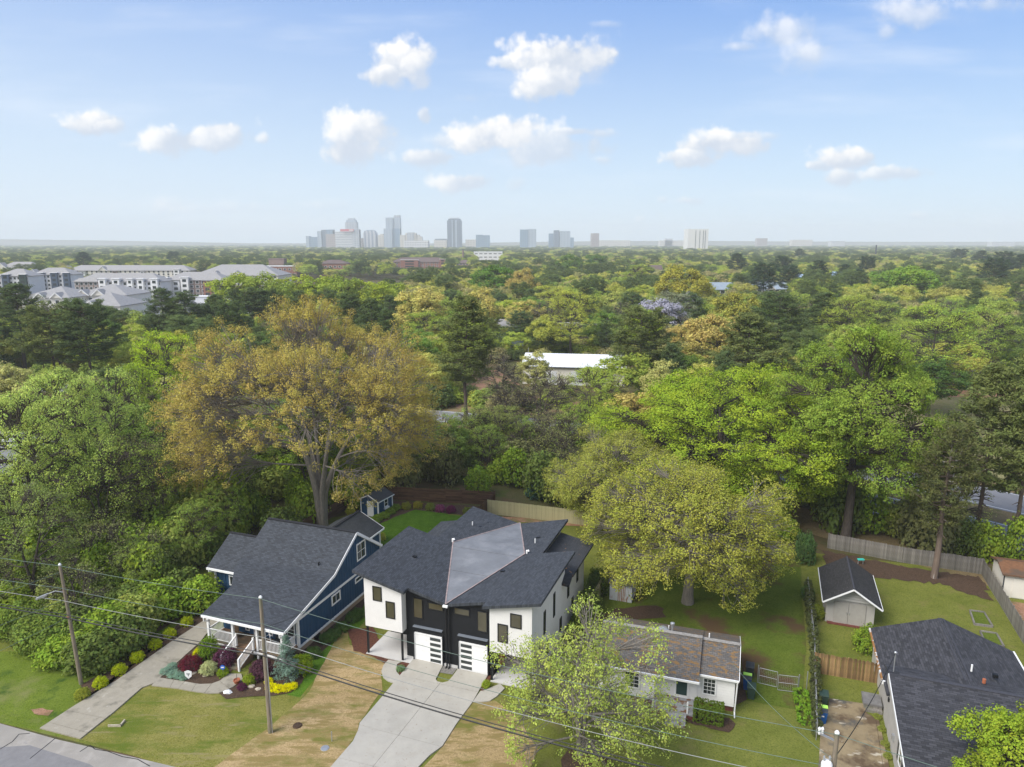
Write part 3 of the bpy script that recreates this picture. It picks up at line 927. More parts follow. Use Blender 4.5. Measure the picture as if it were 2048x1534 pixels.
for (t, z) in ((49.5, 1.3), (53.2, 1.3), (57, 1.3)): window(D, (-15.0, t, z), .6, 1.2, (1, 0), KB, M['glass'])
# garage doors with horizontal panels and glass strip
for (a, b, gl) in ((-25.05, -22.7, 'r'), (-21.15, -18.85, 'l')):
    d = MB().box(a-.07, a, 46.08, 46.2, 0, 2.42); d.box(b, b+.07, 46.08, 46.2, 0, 2.42); d.box(a-.07, b+.07, 46.08, 46.2, 2.35, 2.44)
    go = d.build('garage_door', M['white_paint'], D, label='white garage door with a strip of dark panes at its ' + ('right' if gl == 'r' else 'left'))
    nP = 5
    for k in range(nP):
        z0, z1 = .03 + k*.464, .03 + (k+1)*.464 - .012
        MB().box(a+.004, b-.004, 46.12, 46.19, z0, z1).build('door_panel', M['white_paint'], go)
        x0, x1 = (b-1.02, b-.1) if gl == 'r' else (a+.1, a+1.02)
        MB().box(x0, x1, 46.10, 46.125, z0+.13, z1-.07).build('pane', M['glass'], go)
    MB().box(a-.1, b+.1, 45.95, 46.2, 2.98, 3.06).build('door_canopy', mat('dark_grey_canopy', (0.16, 0.18, 0.21), .5), D)
    MB().box(a-.15, a-.07, 46.02, 46.2, 0.0, 2.55).build('door_jamb', M['black_metal'], D)
    MB().box(b+.07, b+.15, 46.02, 46.2, 0.0, 2.55).build('door_jamb', M['black_metal'], D)
# porches
for sg in (-1, 1):
    a, b = (-29.25, -25.9) if sg < 0 else (-18.3, -14.95)
    MB().box(a, b + (.9 if sg < 0 else 0), 45.45, 49.05, -.02, .09).build('porch_slab', M['concrete_porch'], D)
    for s in ((-29.1, -25.95) if sg < 0 else (-18.25, -15.1)):
        MB().box(s-.07, s+.07, 45.55, 45.69, .09, 2.55).build('porch_post', M['black_metal'], D)
    s = -25.95 if sg < 0 else -18.25
    od = MB().box(min(s, s-sg*.03*-1)-.035, s+.035, 47.35, 48.35, .1, 2.2).build('front_door', M['orange_door'], D, label='orange front door')
    MB().box(s-.05, s+.05, 48.2, 48.26, 1.05, 1.2).build('door_handle', M['grey_metal'], od)
    for sx in (-27.8, -28.9) if sg < 0 else (-17.3,):
        MB().lathe([(.09, 0), (.09, .14), (.03, .16)], (sx, 49.0, 1.15), 10).build('wall_light', M['pvc'], D)
MB().box(-22.7, -21.2, 46.1, 46.19, .02, .25).build('base_trim', M['concrete_porch'], D)
MB().box(-25.86, -25.15, 46.1, 46.19, .02, .2).build('base_trim', M['concrete_porch'], D)
for s in (-22.25, -22.0):
    MB().tube([(s, 46.05, 5.2), (s, 46.05, .15), (s, 45.8, .05)], .055, 8).build('downpipe', M['black_metal'], D)
MB().box(C0-.2, C0+.2, 45.56, 45.75, 5.40, 5.54).build('gutter_outlet', M['pvc'], D)
vents = [((-27.1, 50.2), 0), ((-19.5, 51.3), 0), ((-25.5, 59.0), 1), ((-24.9, 59.2), 0), ((-24.6, 60.6), 0), ((-18.6, 57.2), 1), ((-18.7, 58.4), 0)]
for (s, t), kind in vents:
    if kind: MB().tube([(s, t, zr(s)-.05), (s, t, zr(s)+.42)], .05, 8).build('vent_pipe', M['pvc'], D)
    else: MB().prism([(s-.16, t-.12), (s+.16, t-.12), (s+.16, t+.12), (s-.16, t+.12)], zr(s)-.02, zr(s)+.12).build('roof_vent', M['black_metal'], D)
for (s, t) in ((-25.7, 54.9), (-18.6, 54.9)):
    MB().tube([(s, t, zr(s)), (s, t, zr(s)+.26), (s+.14, t-.05, zr(s)+.33), (s+.2, t-.1, zr(s)+.24)], .085, 8).build('gooseneck_vent', M['pvc'], D)

# ================================================================== the blue cottage
B = lot('blue_house', -34.3, 43.6, label='blue board and batten cottage with steep slate roof and white porch', cat='house')
SR, SLf = -33.95, -42.05          # roof ends at the right gable / left end of the porch
zf = lambda t: 3.25 + (t-41.4)*(4.85-3.25)/7.0
def zb(t):
    if t <= 48.4: return zf(t)
    if t <= 52.15: return 4.85 + (t-48.4)*.64
    return 7.25 - (t-52.15)*.70
r = MB()
r.slab([(SLf, 41.4, zb(41.4)), (SR, 41.4, zb(41.4)), (SR, 44.9, zb(44.9)), (SLf, 44.9, zb(44.9))], .16)
r.slab([(SLf, 44.9, zb(44.9)-.003), (SR, 44.9, zb(44.9)-.003), (SR, 48.4, zb(48.4)), (-43.7, 48.4, zb(48.4)), (-43.4, 46.9, zb(46.9))], .16)
r.slab([(-43.7, 48.4, zb(48.4)), (SR, 48.4, zb(48.4)), (SR, 52.15, 7.25), (-43.7, 52.15, 7.25)], .16)
r.slab([(-43.7, 52.15, 7.25), (SR, 52.15, 7.25), (SR, 56.4, zb(56.4)), (-43.7, 56.4, zb(56.4))], .16)
r.build('roof', M['roof_blue'], B)
MB().beam((-43.7, 52.15, 7.27), (SR, 52.15, 7.27), .34, .06).build('ridge_cap', M['roof_blue'], B)
r = MB()   # left cross wing
r.slab([(-47.6, 48.0, 3.5), (-43.2, 48.0, 3.5), (-43.2, 51.3, 5.6), (-47.6, 51.3, 5.6)], .15)
r.slab([(-47.6, 51.3, 5.6), (-43.2, 51.3, 5.6), (-43.2, 54.6, 3.5), (-47.6, 54.6, 3.5)], .15)
r.build('wing_roof', M['roof_blue'], B)
MB().beam((-47.6, 51.3, 5.62), (-43.7, 51.3, 5.62), .3, .06).build('ridge_cap', M['roof_blue'], B)
r = MB()   # rear wing
r.slab([(-40.8, 56.0, 4.3), (-40.8, 63.3, 4.3), (-37.8, 63.3, 2.75), (-37.8, 56.0, 2.75)], .15)
r.slab([(-40.8, 56.0, 4.3), (-40.8, 63.3, 4.3), (-43.8, 63.3, 2.75), (-43.8, 56.0, 2.75)], .15)
r.build('rear_roof', M['roof_rear'], B)
MB().beam((-40.8, 56.0, 4.32), (-40.8, 63.3, 4.32), .3, .06).build('ridge_cap', M['roof_blue'], B)
w = MB()
prof = [(43.6, .55), (55.9, .55)] + [(t, zb(t)-.17) for t in (55.9, 52.15, 48.4, 43.6)]
w.wallpoly([(-42.0, t, z) for t, z in prof], (1, 0, 0), 7.7)
prof2 = [(47.1, .55), (55.85, .55)] + [(t, zb(t)-.17) for t in (55.85, 52.15, 48.4, 47.1)]
w.wallpoly([(-43.4, t, z) for t, z in prof2], (1, 0, 0), 1.39)
w.wallpoly([(-34.42, 41.55, 2.98), (-34.42, 43.6, 2.98), (-34.42, 43.6, zb(43.6)-.17), (-34.42, 41.55, zb(41.55)-.17)], (1, 0, 0), .12)
w.box(-47.1, -43.4, 48.5, 54.1, .3, 3.45)
w.wallpoly([(-47.1, 48.5, 3.45), (-47.1, 54.1, 3.45), (-47.1, 51.3, 5.35)], (1, 0, 0), 3.0)
w.box(-43.4, -38.2, 55.9, 63.0, .3, 2.7)
w.wallpoly([(-43.2, 62.9, 2.7), (-38.4, 62.9, 2.7), (-40.8, 62.9, 4.1)], (0, 1, 0), .1)
WB = w.build('wall', M['blue_paint'], B)
MB().box(-43.35, -34.35, 47.2, 55.8, 0, .55).box(-41.9, -34.36, 43.65, 47.2, 0, .55).build('foundation', M['foundation'], B)
# battens on the right gable wall and the left wing
k = 0
t = 43.9
while t < 55.8:
    z1 = zb(t)-.2
    for (z0, zt) in ((.75, min(3.0, z1)), (3.22, z1)):
        if zt - z0 > .3:
            MB().box(-34.3, -34.265, t-.025, t+.025, z0, zt).build('batten', M['blue_paint'], WB)
    t += .405
for i in range(8):
    s = -46.85 + i*.42
    if not (-45.6 < s < -44.4): MB().box(s-.025, s+.025, 48.465, 48.5, .4, 3.3).build('batten', M['blue_paint'], WB)
tr = MB()
tr.box(-34.36, -34.24, 43.6, 55.9, .55, .75)
tr.build('skirt_board', M['white_paint'], B)
MB().beam((-34.26, 41.6, 3.08), (-34.26, 55.9, 3.08), .06, .2).build('band_board', M['white_paint'], B)
MB().box(-34.42, -34.22, 43.42, 43.62, .6, 3.1).build('corner_board', M['white_paint'], B)
MB().box(-47.16, -47.0, 48.42, 48.56, .3, 3.4).build('corner_board', M['white_paint'], B)
for a, b in ((41.4, 48.4), (48.4, 52.15), (52.15, 56.4)):
    MB().beam((SR+.015, a, zb(a)-.10), (SR+.015, b, zb(b)-.10), .05, .24, up=(0, 0, 1)).build('rake_board', M['white_paint'], B)
MB().beam((SR-.18, 52.3, 6.98), (SR-.18, 56.4, zb(56.4)-.2), .34, .05).build('rake_soffit', M['white_paint'], B)
MB().box(SLf, SR, 41.28, 41.41, 3.02, 3.2).build('gutter', M['white_paint'], B)
MB().box(-47.6, -43.7, 47.88, 48.01, 3.28, 3.46).build('gutter', M['white_paint'], B)
MB().beam((-37.78, 56.0, 2.66), (-37.78, 63.3, 2.66), .1, .16).build('gutter', M['white_paint'], B)
MB().beam((-37.8, 63.34, 2.68), (-40.8, 63.34, 4.22), .05, .18).build('rake_board', M['white_paint'], B)
MB().box(-38.28, -38.12, 62.9, 63.08, .3, 2.7).build('corner_board', M['white_paint'], B)
for s in (-41.8, -34.35):
    MB().tube([(s, 41.3, 3.02), (s, 41.3, 2.75), (s+.1, 41.75, 2.5), (s+.1, 41.8, 2.2)], .055, 8).build('downpipe', M['white_paint'], B)
MB().tube([(-47.4, 47.95, 3.3), (-47.4, 47.95, 3.1), (-47.1, 48.4, 2.9), (-47.1, 48.4, .4)], .055, 8).build('downpipe', M['white_paint'], B)
WPn = M['white_paint']
window(WB, (-34.3, 53.2, 5.0), 1.55, 1.7, (1, 0), WPn, M['glass'], fr=.13, mun=(1, 1))
window(WB, (-34.3, 48.9, 2.35), 1.35, .95, (1, 0), WPn, M['glass'], fr=.14, mun=(1, 0))
window(WB, (-34.3, 52.6, 2.45), 1.25, .55, (1, 0), WPn, M['glass'], fr=.13)
window(WB, (-45.0, 48.5, 2.3), 1.15, 1.0, (0, -1), WPn, M['glass'], fr=.12)
window(WB, (-38.2, 61.0, 1.7), 1.0, 1.1, (1, 0), WPn, M['glass'], fr=.1)
MB().box(-34.36, -34.2, 45.6, 46.3, .1, .45).build('crawl_vent', M['black_metal'], B)
MB().lathe([(.12, 0), (.1, .06), (.02, .08)], (-34.28, 46.2, 3.9), 10).build('wall_vent', M['blue_paint'], B)
MB().tube([(-35.9, 48.9, zb(48.9)-.05), (-35.9, 48.9, zb(48.9)+.28), (-35.75, 48.8, zb(48.9)+.34)], .06, 8).build('roof_vent', M['black_metal'], B)
# porch
DZ0 = .85
dk = MB(); dk.box(-41.95, -34.35, 41.75, 43.6, DZ0-.14, DZ0-.03)
DK = dk.build('porch_frame', M['wood_deck'], B)
y = 41.76
while y < 43.56:
    MB().box(-41.95, -34.4, y, y+.128, DZ0-.03, DZ0).build('deck_board', M['wood_deck'], DK); y += .14
MB().box(-41.95, -34.4, 41.68, 41.75, .55, DZ0-.16).build('porch_skirt', M['white_paint'], B)
posts = [-41.85, -39.35, -36.95, -34.55]
for s in posts:
    MB().box(s-.09, s+.09, 41.72, 41.9, .1, 3.0).build('porch_post', WPn, B)
MB().box(-41.95, -34.45, 41.7, 41.92, 2.78, 3.02).build('porch_beam', WPn, B)
MB().box(-42.0, -41.8, 41.8, 43.6, 2.78, 3.02).build('porch_beam', WPn, B)
bal = None
def railing(p, q, z=(.1, .95), step=.125, parent=None, name='porch_railing'):
    global bal
    p, q = Vector(p), Vector(q)
    rl = MB(); rl.beam(p+Vector((0,0,z[1])), q+Vector((0,0,z[1])), .09, .06); rl.beam(p+Vector((0,0,z[0])), q+Vector((0,0,z[0])), .05, .05)
    o = rl.build(name, WPn, parent)
    n = int((q-p).length/step)
    if bal is None:
        m = MB(); m.box(-.018, .018, -.018, .018, 0, .82)
        bal = m.build('baluster', WPn); bpy.data.objects.remove(bal); bal = [x for x in bpy.data.meshes if x.name == 'baluster'][0]
    for i in range(1, n):
        b = inst(bal, 'baluster', p.lerp(q, i/n)+Vector((0,0,z[0]+.02)), o)
    return o
railing((-41.75, 41.81, DZ0), (-39.45, 41.81, DZ0), parent=B)
railing((-36.85, 41.81, DZ0), (-34.65, 41.81, DZ0), parent=B)
railing((-41.85, 41.9, DZ0), (-41.85, 43.5, DZ0), parent=B)
railing((-34.5, 41.9, DZ0), (-34.5, 43.4, DZ0), parent=B)
for s in (-39.0, -37.3): railing((s, 41.75, DZ0), (s+ (.0), 39.95, .12), z=(.12, .95), parent=B, name='stair_railing')
for s in (-39.0, -37.3):
    for (tt, zz) in ((41.7, DZ0), (39.95, 0)): MB().box(s-.07, s+.07, tt-.07, tt+.07, zz, zz+1.08).build('newel_post', WPn, B)
for i in range(5):
    MB().box(-38.93, -37.37, 39.95+i*.35, 39.95+(i+1)*.35-.01, 0, .155*(i+1)).build('stair_step', M['wood_deck'], B)
# porch wall: windows and door
for s, w_ in ((-41.95, .75), (-40.9, 1.1), (-35.4, 1.5)):
    window(WB, (s, 43.6, 2.05), w_, 1.35, (0, -1), WPn, M['glass'], fr=.1, mun=(1 if w_ > 1 else 0, 1))
dr = MB().box(-38.75, -37.65, 43.5, 43.6, DZ0, 2.95).build('front_door', WPn, B)
MB().box(-38.63, -37.77, 43.46, 43.5, DZ0+.05, 2.85).build('door_leaf', M['wood_deck'], dr)
MB().box(-37.95, -37.88, 43.42, 43.46, 1.8, 1.9).build('door_handle', M['grey_metal'], dr)
for s in (-39.45, -37.1): window(WB, (s, 43.6, 1.95), .42, 1.7, (0, -1), WPn, M['glass'], fr=.08)

# ================================================================== white bungalow with the mossy roof
Wh = lot('white_bungalow', 0, 46.5, th=-18.0, label='small white lap sided bungalow with orange mossy shingle roof', cat='house')
e0, e1 = -8.9, 1.3
zw = 2.62
r = MB()
r.slab([(e0, 46.9, zw), (-1.4, 46.9, zw), (-1.4, 50.35, 4.12), (e0, 50.35, 4.12)], .12)
r.slab([(-1.4, 47.75, 2.74), (e1, 47.75, 2.74), (e1, 50.5, 3.95), (-1.4, 50.5, 3.95)], .12)
r.slab([(e0, 50.35, 4.12), (-1.4, 50.35, 4.12), (-1.4, 54.3, 2.5), (e0, 54.3, 2.5)], .12)
r.slab([(-1.4, 50.5, 3.95), (e1, 50.5, 3.95), (e1, 54.3, 2.48), (-1.4, 54.3, 2.48)], .12)
r.build('roof', M['roof_white'], Wh)
for a, b, t_, z_ in ((e0, -1.4, 50.35, 4.14), (-1.4, e1, 50.5, 3.97)):
    MB().beam((a, t_, z_), (b, t_, z_), .36, .05).build('ridge_cap', mat('pale_ridge_shingles', (0.27, 0.255, 0.235), .9, .3, 5), Wh)
w = MB()
w.box(-8.6, -4.5, 47.15, 53.9, .45, 2.5)
w.box(-4.5, -1.5, 47.95, 53.9, .45, 2.48)
w.box(-1.5, 1.05, 48.0, 53.9, .45, 2.48)
for s in (-8.6, .97):
    w.wallpoly([(s, 48.0, 2.5), (s, 53.9, 2.5), (s, 50.5, 3.8)], (1, 0, 0), .08)
WW = w.build('wall', M['white_siding'], Wh)
# lap boards
def laps(s0, s1, t, z0, z1, parent, m, axis='s'):
    z = z0
    while z < z1-.05:
        h = min(.2, z1-z)
        b = MB()
        if axis == 's': b.add([(s0,t,z),(s1,t,z),(s1,t-.028,z+.012),(s0,t-.028,z+.012),(s0,t-.006,z+h),(s1,t-.006,z+h)], [(0,1,2,3)[::-1],(3,2,5,4),(0,3,4),(1,5,2)])
        else: b.add([(t,s0,z),(t,s1,z),(t+.028,s1,z+.012),(t+.028,s0,z+.012),(t+.006,s0,z+h),(t+.006,s1,z+h)], [(0,1,2,3),(3,2,5,4),(0,3,4),(1,5,2)])
        b.build('lap_board', m, parent)
        z += h
laps(-8.6, -4.5, 47.15, .45, 2.5, WW, M['white_siding'])
laps(-4.5, -1.5, 47.95, .5, 2.6, WW, M['white_siding'])
laps(-1.5, 1.05, 48.0, .45, 2.65, WW, M['white_siding'])
laps(48.0, 53.9, 1.05, .45, 2.6, WW, M['white_siding'], axis='t')
MB().box(-8.5, 1.0, 48.1, 53.8, 0, .45).build('foundation', M['brick_red'], Wh)
MB().box(-8.5, -4.6, 47.25, 48.1, 0, .45).build('foundation', M['brick_red'], Wh)
window(WW, (-.68, 47.97, 1.75), .95, 1.35, (0, -1), WPn, M['glass'], fr=.09, mun=(2, 3))
window(WW, (-6.1, 47.12, 1.75), 1.15, 1.35, (0, -1), WPn, M['glass'], fr=.09, mun=(2, 3))
window(WW, (1.08, 50.2, 1.85), .9, 1.3, (1, 0), WPn, M['glass'], fr=.09, mun=(0, 1))
window(WW, (1.08, 52.5, 1.85), .9, 1.3, (1, 0), WPn, M['glass'], fr=.09, mun=(0, 1))
dr = MB().box(-3.12, -2.08, 47.87, 47.95, .5, 2.6).build('front_door', WPn, Wh)
MB().box(-2.98, -2.22, 47.84, 47.875, .75, 2.48).build('storm_glass', mat('dark_green_door', (0.03, 0.06, 0.055), .3), dr)
MB().box(-1.95, -1.6, 47.86, 47.95, 1.9, 2.15).build('mailbox', M['black_metal'], Wh)
MB().box(-4.55, -1.45, 46.15, 47.95, .35, .47).build('porch_floor', layer(mat('peeling_grey_paint', (0.33, 0.33, 0.33), .8, .2, 3), (.2, .11, .06), 2.5, .52, .6), Wh)
MB().box(-4.5, -1.5, 46.2, 47.9, 0, .35).build('porch_base', M['brick_red'], Wh)
for i in range(3):
    MB().box(-3.5, -2.1, 45.25+i*.3, 45.25+(i+1)*.3+.02, 0, .12*(i+1)).build('stair_step', bpy.data.materials['peeling_grey_paint'], Wh)
for s in (-4.45, -2.05): MB().box(s-.05, s+.05, 46.2, 46.3, .47, 2.5 if s < -3 else 1.35).build('porch_post', WPn, Wh)
MB().box(e0, -1.35, 46.8, 46.92, 2.48, 2.62).build('gutter', WPn, Wh)
MB().box(-1.4, e1, 47.66, 47.77, 2.6, 2.74).build('gutter', WPn, Wh)
MB().tube([(1.2, 47.7, 2.6), (1.2, 47.75, 2.3), (1.13, 47.8, .2), (1.15, 47.3, .1)], .05, 8).build('downpipe', WPn, Wh)
MB().beam((e1+.02, 47.75, 2.66), (e1+.02, 50.5, 3.87), .04, .14).build('rake_board', WPn, Wh)
MB().beam((e1+.02, 50.5, 3.87), (e1+.02, 54.3, 2.42), .04, .14).build('rake_board', WPn, Wh)
MB().lathe([(.42, 0), (.42, .08), (.3, .2), (.05, .27)], (-4.35, 50.9, 3.9), 16).build('roof_turbine', M['grey_metal'], Wh)
MB().lathe([(.09, 0), (.09, .55), (.17, .56), (.17, .68), (.06, .74)], (-3.7, 51.3, 3.7), 12).build('flue_pipe', M['grey_metal'], Wh)
for s, t in ((-4.0, 51.6), (-.95, 51.4)):
    MB().tube([(s, t, 3.5), (s, t, 3.95)], .045, 8).build('vent_pipe', M['pvc'], Wh)
# back steps railing
rb = MB()
for k in range(7): rb.beam((-.7+k*.3, 55.0, .9), (-.7+k*.3, 55.0, 1.9), .03, .03, up=(0, 1, 0))
rb.beam((-.7, 55.0, 1.9), (1.1, 55.0, 1.9), .05, .05); rb.beam((-.7, 55.0, .9), (1.1, 55.0, .9), .05, .05)
rb.box(-.8, 1.15, 54.0, 55.1, 0.0, .85)
rb.build('back_steps', M['black_metal'], Wh)

# ================================================================== dark roofed house on the right
H4 = lot('dark_roof_house', 9.3, 50.0, label='beige house under a large black shingle roof at the right edge', cat='house')
pl, pr = 9.2, 18.9
rg = 14.0
r = MB()
r.slab([(pl, 49.7, 2.7), (rg, 49.7, 4.45), (rg, 58.9, 4.45), (pl, 58.8, 2.7)], .14)
r.slab([(rg, 49.7, 4.45), (pr, 49.7, 2.7), (pr, 58.8, 2.7), (rg, 58.9, 4.45)], .14)
r.slab([(9.15, 41.4, 3.2-.45), (20.5, 41.4, 2.75), (20.5, 49.5, 4.42), (9.15, 49.5, 4.42)], .14)
r.slab([(9.15, 49.5, 4.42), (20.5, 49.5, 4.42), (20.5, 51.4, 3.98), (9.15, 51.4, 3.98)], .14)
r.build('roof', M['roof_h4'], H4)
rc = mat('dark_ridge_cap', (0.055, 0.056, 0.066), .8, .2, 8)
MB().beam((rg-.17, 50.3, 4.40), (rg-.17, 58.9, 4.40), .1, .05).build('ridge_cap', rc, H4)
MB().beam((rg+.17, 50.3, 4.40), (rg+.17, 58.9, 4.40), .1, .05).build('ridge_cap', rc, H4)
MB().beam((9.8, 49.55, 4.44), (20.5, 49.55, 4.44), .3, .07).build('ridge_cap', rc, H4)
w = MB()
w.wallpoly([(9.4, 41.8, 0), (9.4, 51.2, 0), (9.4, 51.2, 3.75), (9.4, 49.5, 4.13), (9.4, 41.8, 2.68)], (1, 0, 0), 10.8)
w.box(9.5, 18.6, 51.2, 58.5, 0, 2.55)
w.wallpoly([(9.6, 58.4, 2.5), (18.5, 58.4, 2.5), (rg, 58.4, 4.2)], (0, 1, 0), .1)
W4 = w.build('wall', M['beige'], H4)
laps(51.2, 58.5, 9.5, .3, 2.5, W4, M['beige'], axis='t') if False else None
MB().beam((9.13, 41.4, 2.66), (9.13, 49.5, 4.32), .04, .2).build('rake_board', WPn, H4)
MB().box(9.08, 9.2, 51.4, 58.8, 2.55, 2.7).build('gutter', layer(mat('leaf_filled_gutter', (0.6, 0.6, 0.58), .7, .1), (.30, .15, .05), 2, .45, .5), H4)
MB().box(9.1, 9.45, 51.2, 51.34, 2.5, 2.74).build('fascia_board', WPn, H4)
MB().box(18.9, 19.02, 50.0, 58.8, 2.55, 2.7).build('gutter', WPn, H4)
for t_, h_, z_ in ((44.6, 1.2, 1.75), (42.6, .8, 1.75)):
    wo = window(W4, (9.4, t_, z_), 1.0 if t_ > 44 else .7, 1.35, (-1, 0), WPn, M['glass'], fr=.09, mun=(0, 1))
    for dt in (-.72, .72): MB().box(9.34, 9.4, t_+dt-.17, t_+dt+.17, z_-.68, z_+.68).build('shutter', M['bin_dark'], wo)
MB().box(9.3, 9.4, 49.6, 49.8, 2.2, 2.45).build('porch_lamp', M['black_metal'], H4)
MB().box(9.25, 9.4, 46.8, 47.1, 1.2, 1.6).build('electric_meter', M['grey_metal'], H4)
MB().tube([(9.5, 50.0, 3.8), (9.5, 50.0, 5.7)], .035, 8).build('service_mast', M['grey_metal'], H4)
MB().lathe([(.09, 0), (.1, .08), (.03, .14)], (9.5, 50.0, 5.68), 8).build('mast_cap', M['grey_metal'], H4)
MB().tube([(14.4, 51.5, 4.5), (14.4, 51.5, 5.0)], .06, 8).build('vent_pipe', M['pvc'], H4)
MB().tube([(15.0, 50.8, 4.2), (15.0, 50.8, 4.5)], .11, 8).build('flue_stub', M['terracotta'], H4)
MB().box(15.9, 16.2, 52.2, 52.45, 3.9, 4.15).build('roof_vent', M['black_metal'], H4)
MB().box(8.15, 9.38, 51.65, 53.1, .38, .5).build('side_deck', mat('wet_grey_deck', (0.17, 0.165, 0.16), .6, .25, 2), H4)
MB().box(8.2, 9.38, 51.7, 53.0, 0, .38).build('deck_base', M['wood_grey'], H4)
MB().box(8.3, 9.38, 51.35, 51.65, 0, .22).build('deck_step', M['wood_grey'], H4)

# ================================================================== beige garage
Ga = lot('detached_garage', 8.3, 66.5, label='small beige garage with black gable roof and double doors', cat='garage')
r = MB()
r.slab([(5.95, 63.0, 2.35), (8.3, 62.9, 3.9), (8.3, 69.8, 3.9), (5.95, 69.9, 2.35)], .1)
r.slab([(8.3, 62.9, 3.9), (10.65, 63.0, 2.35), (10.65, 69.9, 2.35), (8.3, 69.8, 3.9)], .1)
r.build('roof', M['roof_garage'], Ga)
MB().beam((8.3, 62.95, 3.92), (8.3, 69.8, 3.92), .14, .05).build('ridge_cap', rc, Ga)
w = MB(); w.box(6.35, 10.2, 63.9, 69.6, 0, 2.3)
w.wallpoly([(6.05, 63.75, 2.28), (10.55, 63.75, 2.28), (8.3, 63.75, 3.75)], (0, 1, 0), .25)
WG = w.build('wall', M['beige'], Ga)
for i in range(6):
    z0 = 2.34 + i*.22
    hw = 2.2*(1-(z0-2.3)/1.45)-.05
    if hw > .15: MB().add and MB().box(8.3-hw, 8.3+hw, 63.715, 63.75, z0, z0+.19).build('gable_board', mat('pale_gable_board', (.5, .485, .46), .7, .06), WG) if i == 0 else MB().box(8.3-hw, 8.3+hw, 63.715, 63.75, z0, z0+.19).build('gable_board', bpy.data.materials['pale_gable_board'], WG)
MB().beam((5.95, 62.93, 2.27), (8.3, 62.87, 3.82), .05, .13).build('rake_board', WPn, Ga)
MB().beam((8.3, 62.87, 3.82), (10.65, 62.93, 2.27), .05, .13).build('rake_board', WPn, Ga)
MB().box(10.6, 10.7, 63.0, 69.9, 2.22, 2.34).build('gutter', WPn, Ga)
MB().box(5.9, 6.0, 63.0, 69.9, 2.22, 2.34).build('gutter', WPn, Ga)
for a, b in ((6.98, 8.12), (8.15, 9.5)):
    d = MB().box(a, b, 63.82, 63.9, .08, 2.1).build('garage_door', mat('beige_door', (.36, .34, .31), .8, .06), Ga)
    MB().box(b-.12 if a < 8 else a+.05, b-.06 if a < 8 else a+.11, 63.78, 63.82, 1.0, 1.2).build('door_handle', M['grey_metal'], d)
MB().box(6.5, 10.2, 63.55, 63.9, 0, .1).build('door_sill', M['brick_red'], Ga)

# ================================================================== blue garden shed
Sh = lot('blue_shed', -44.5, 72.5, th=-24, label='small blue garden shed with white trim beside the dark fence', cat='shed')
OFF[Sh.name] = Vector((0, 0, 0))
Sh.location = (*G(757, 1036), 0)
Sh.rotation_euler = (0, 0, R(-26))
w = MB(); w.box(-2.55, 0, 0, 2.9, 0, 2.1)
w.wallpoly([(-2.55, 0, 2.1), (0, 0, 2.1), (-1.275, 0, 2.72)], (0, 1, 0), 2.9)
WS = w.build('wall', M['blue_paint'], Sh)
r = MB()
r.slab([(-2.75, -.2, 2.12), (-1.275, -.2, 2.84), (-1.275, 3.1, 2.84), (-2.75, 3.1, 2.12)], .08)
r.slab([(-1.275, -.2, 2.84), (.2, -.2, 2.12), (.2, 3.1, 2.12), (-1.275, 3.1, 2.84)], .08)
r.build('roof', M['roof_rear'], Sh)
MB().beam((-2.75, -.22, 2.05), (-1.275, -.22, 2.77), .04, .12).build('rake_board', WPn, Sh)
MB().beam((-1.275, -.22, 2.77), (.2, -.22, 2.05), .04, .12).build('rake_board', WPn, Sh)
MB().box(.16, .24, -.2, 3.1, 1.98, 2.1).build('fascia_board', WPn, Sh)
for (x, y_) in ((-2.55, 0), (0, 0), (0, 2.9)): MB().box(x-.07, x+.07, y_-.07, y_+.07, 0, 2.08).build('corner_board', WPn, Sh)
d = MB().box(-1.62, -.68, -.05, 0, .05, 1.95).build('door', WPn, Sh)
MB().box(-1.55, -1.49, -.09, -.05, .95, 1.05).build('door_handle', M['grey_metal'], d)
window(WS, (0, 1.6, 1.45), .75, 1.0, (1, 0), WPn, M['glass'], fr=.08, mun=(0, 1))
MB().box(.0, .22, 1.15, 2.05, .72, .9).build('window_box', M['white_paint'], Sh)
MB().box(-2.35, -2.1, -.1, 0, 1.5, 1.7).build('wall_lamp', M['grey_metal'], Sh)
for i in range(6):
    if not -1.7 < -2.3+i*.42 < -.6: MB().box(-2.32+i*.42, -2.28+i*.42, -.03, 0, .1, 2.1).build('batten', M['blue_paint'], WS)

# ================================================================== rusty metal shed
Ms = lot('metal_shed', -11.4, 61.4, label='old white corrugated metal shed with a rusty middle panel', cat='shed')
w = MB(); w.box(-12.5, -10.4, 61.2, 63.0, 0, 1.75)
wm_ = w.build('wall', M['rust_metal'], Ms)
for i in range(14):
    s = -12.45 + i*.155
    MB().tube([(s, 61.2, .02), (s, 61.2, 1.74)], .035, 6).build('corrugation', M['rust'] if 5 <= i <= 9 else M['rust_metal'], wm_)
r = MB(); r.slab([(-12.65, 61.0, 1.82), (-10.25, 61.0, 1.82), (-10.25, 62.1, 2.15), (-12.65, 62.1, 2.15)], .05); r.slab([(-12.65, 62.1, 2.15), (-10.25, 62.1, 2.15), (-10.25, 63.2, 1.82), (-12.65, 63.2, 1.82)], .05)
r.build('roof', layer(mat('mottled_shed_roof', (.10, .095, .09), .9, .3, 3), (.42, .42, .42), 2.2, .6, .65), Ms)

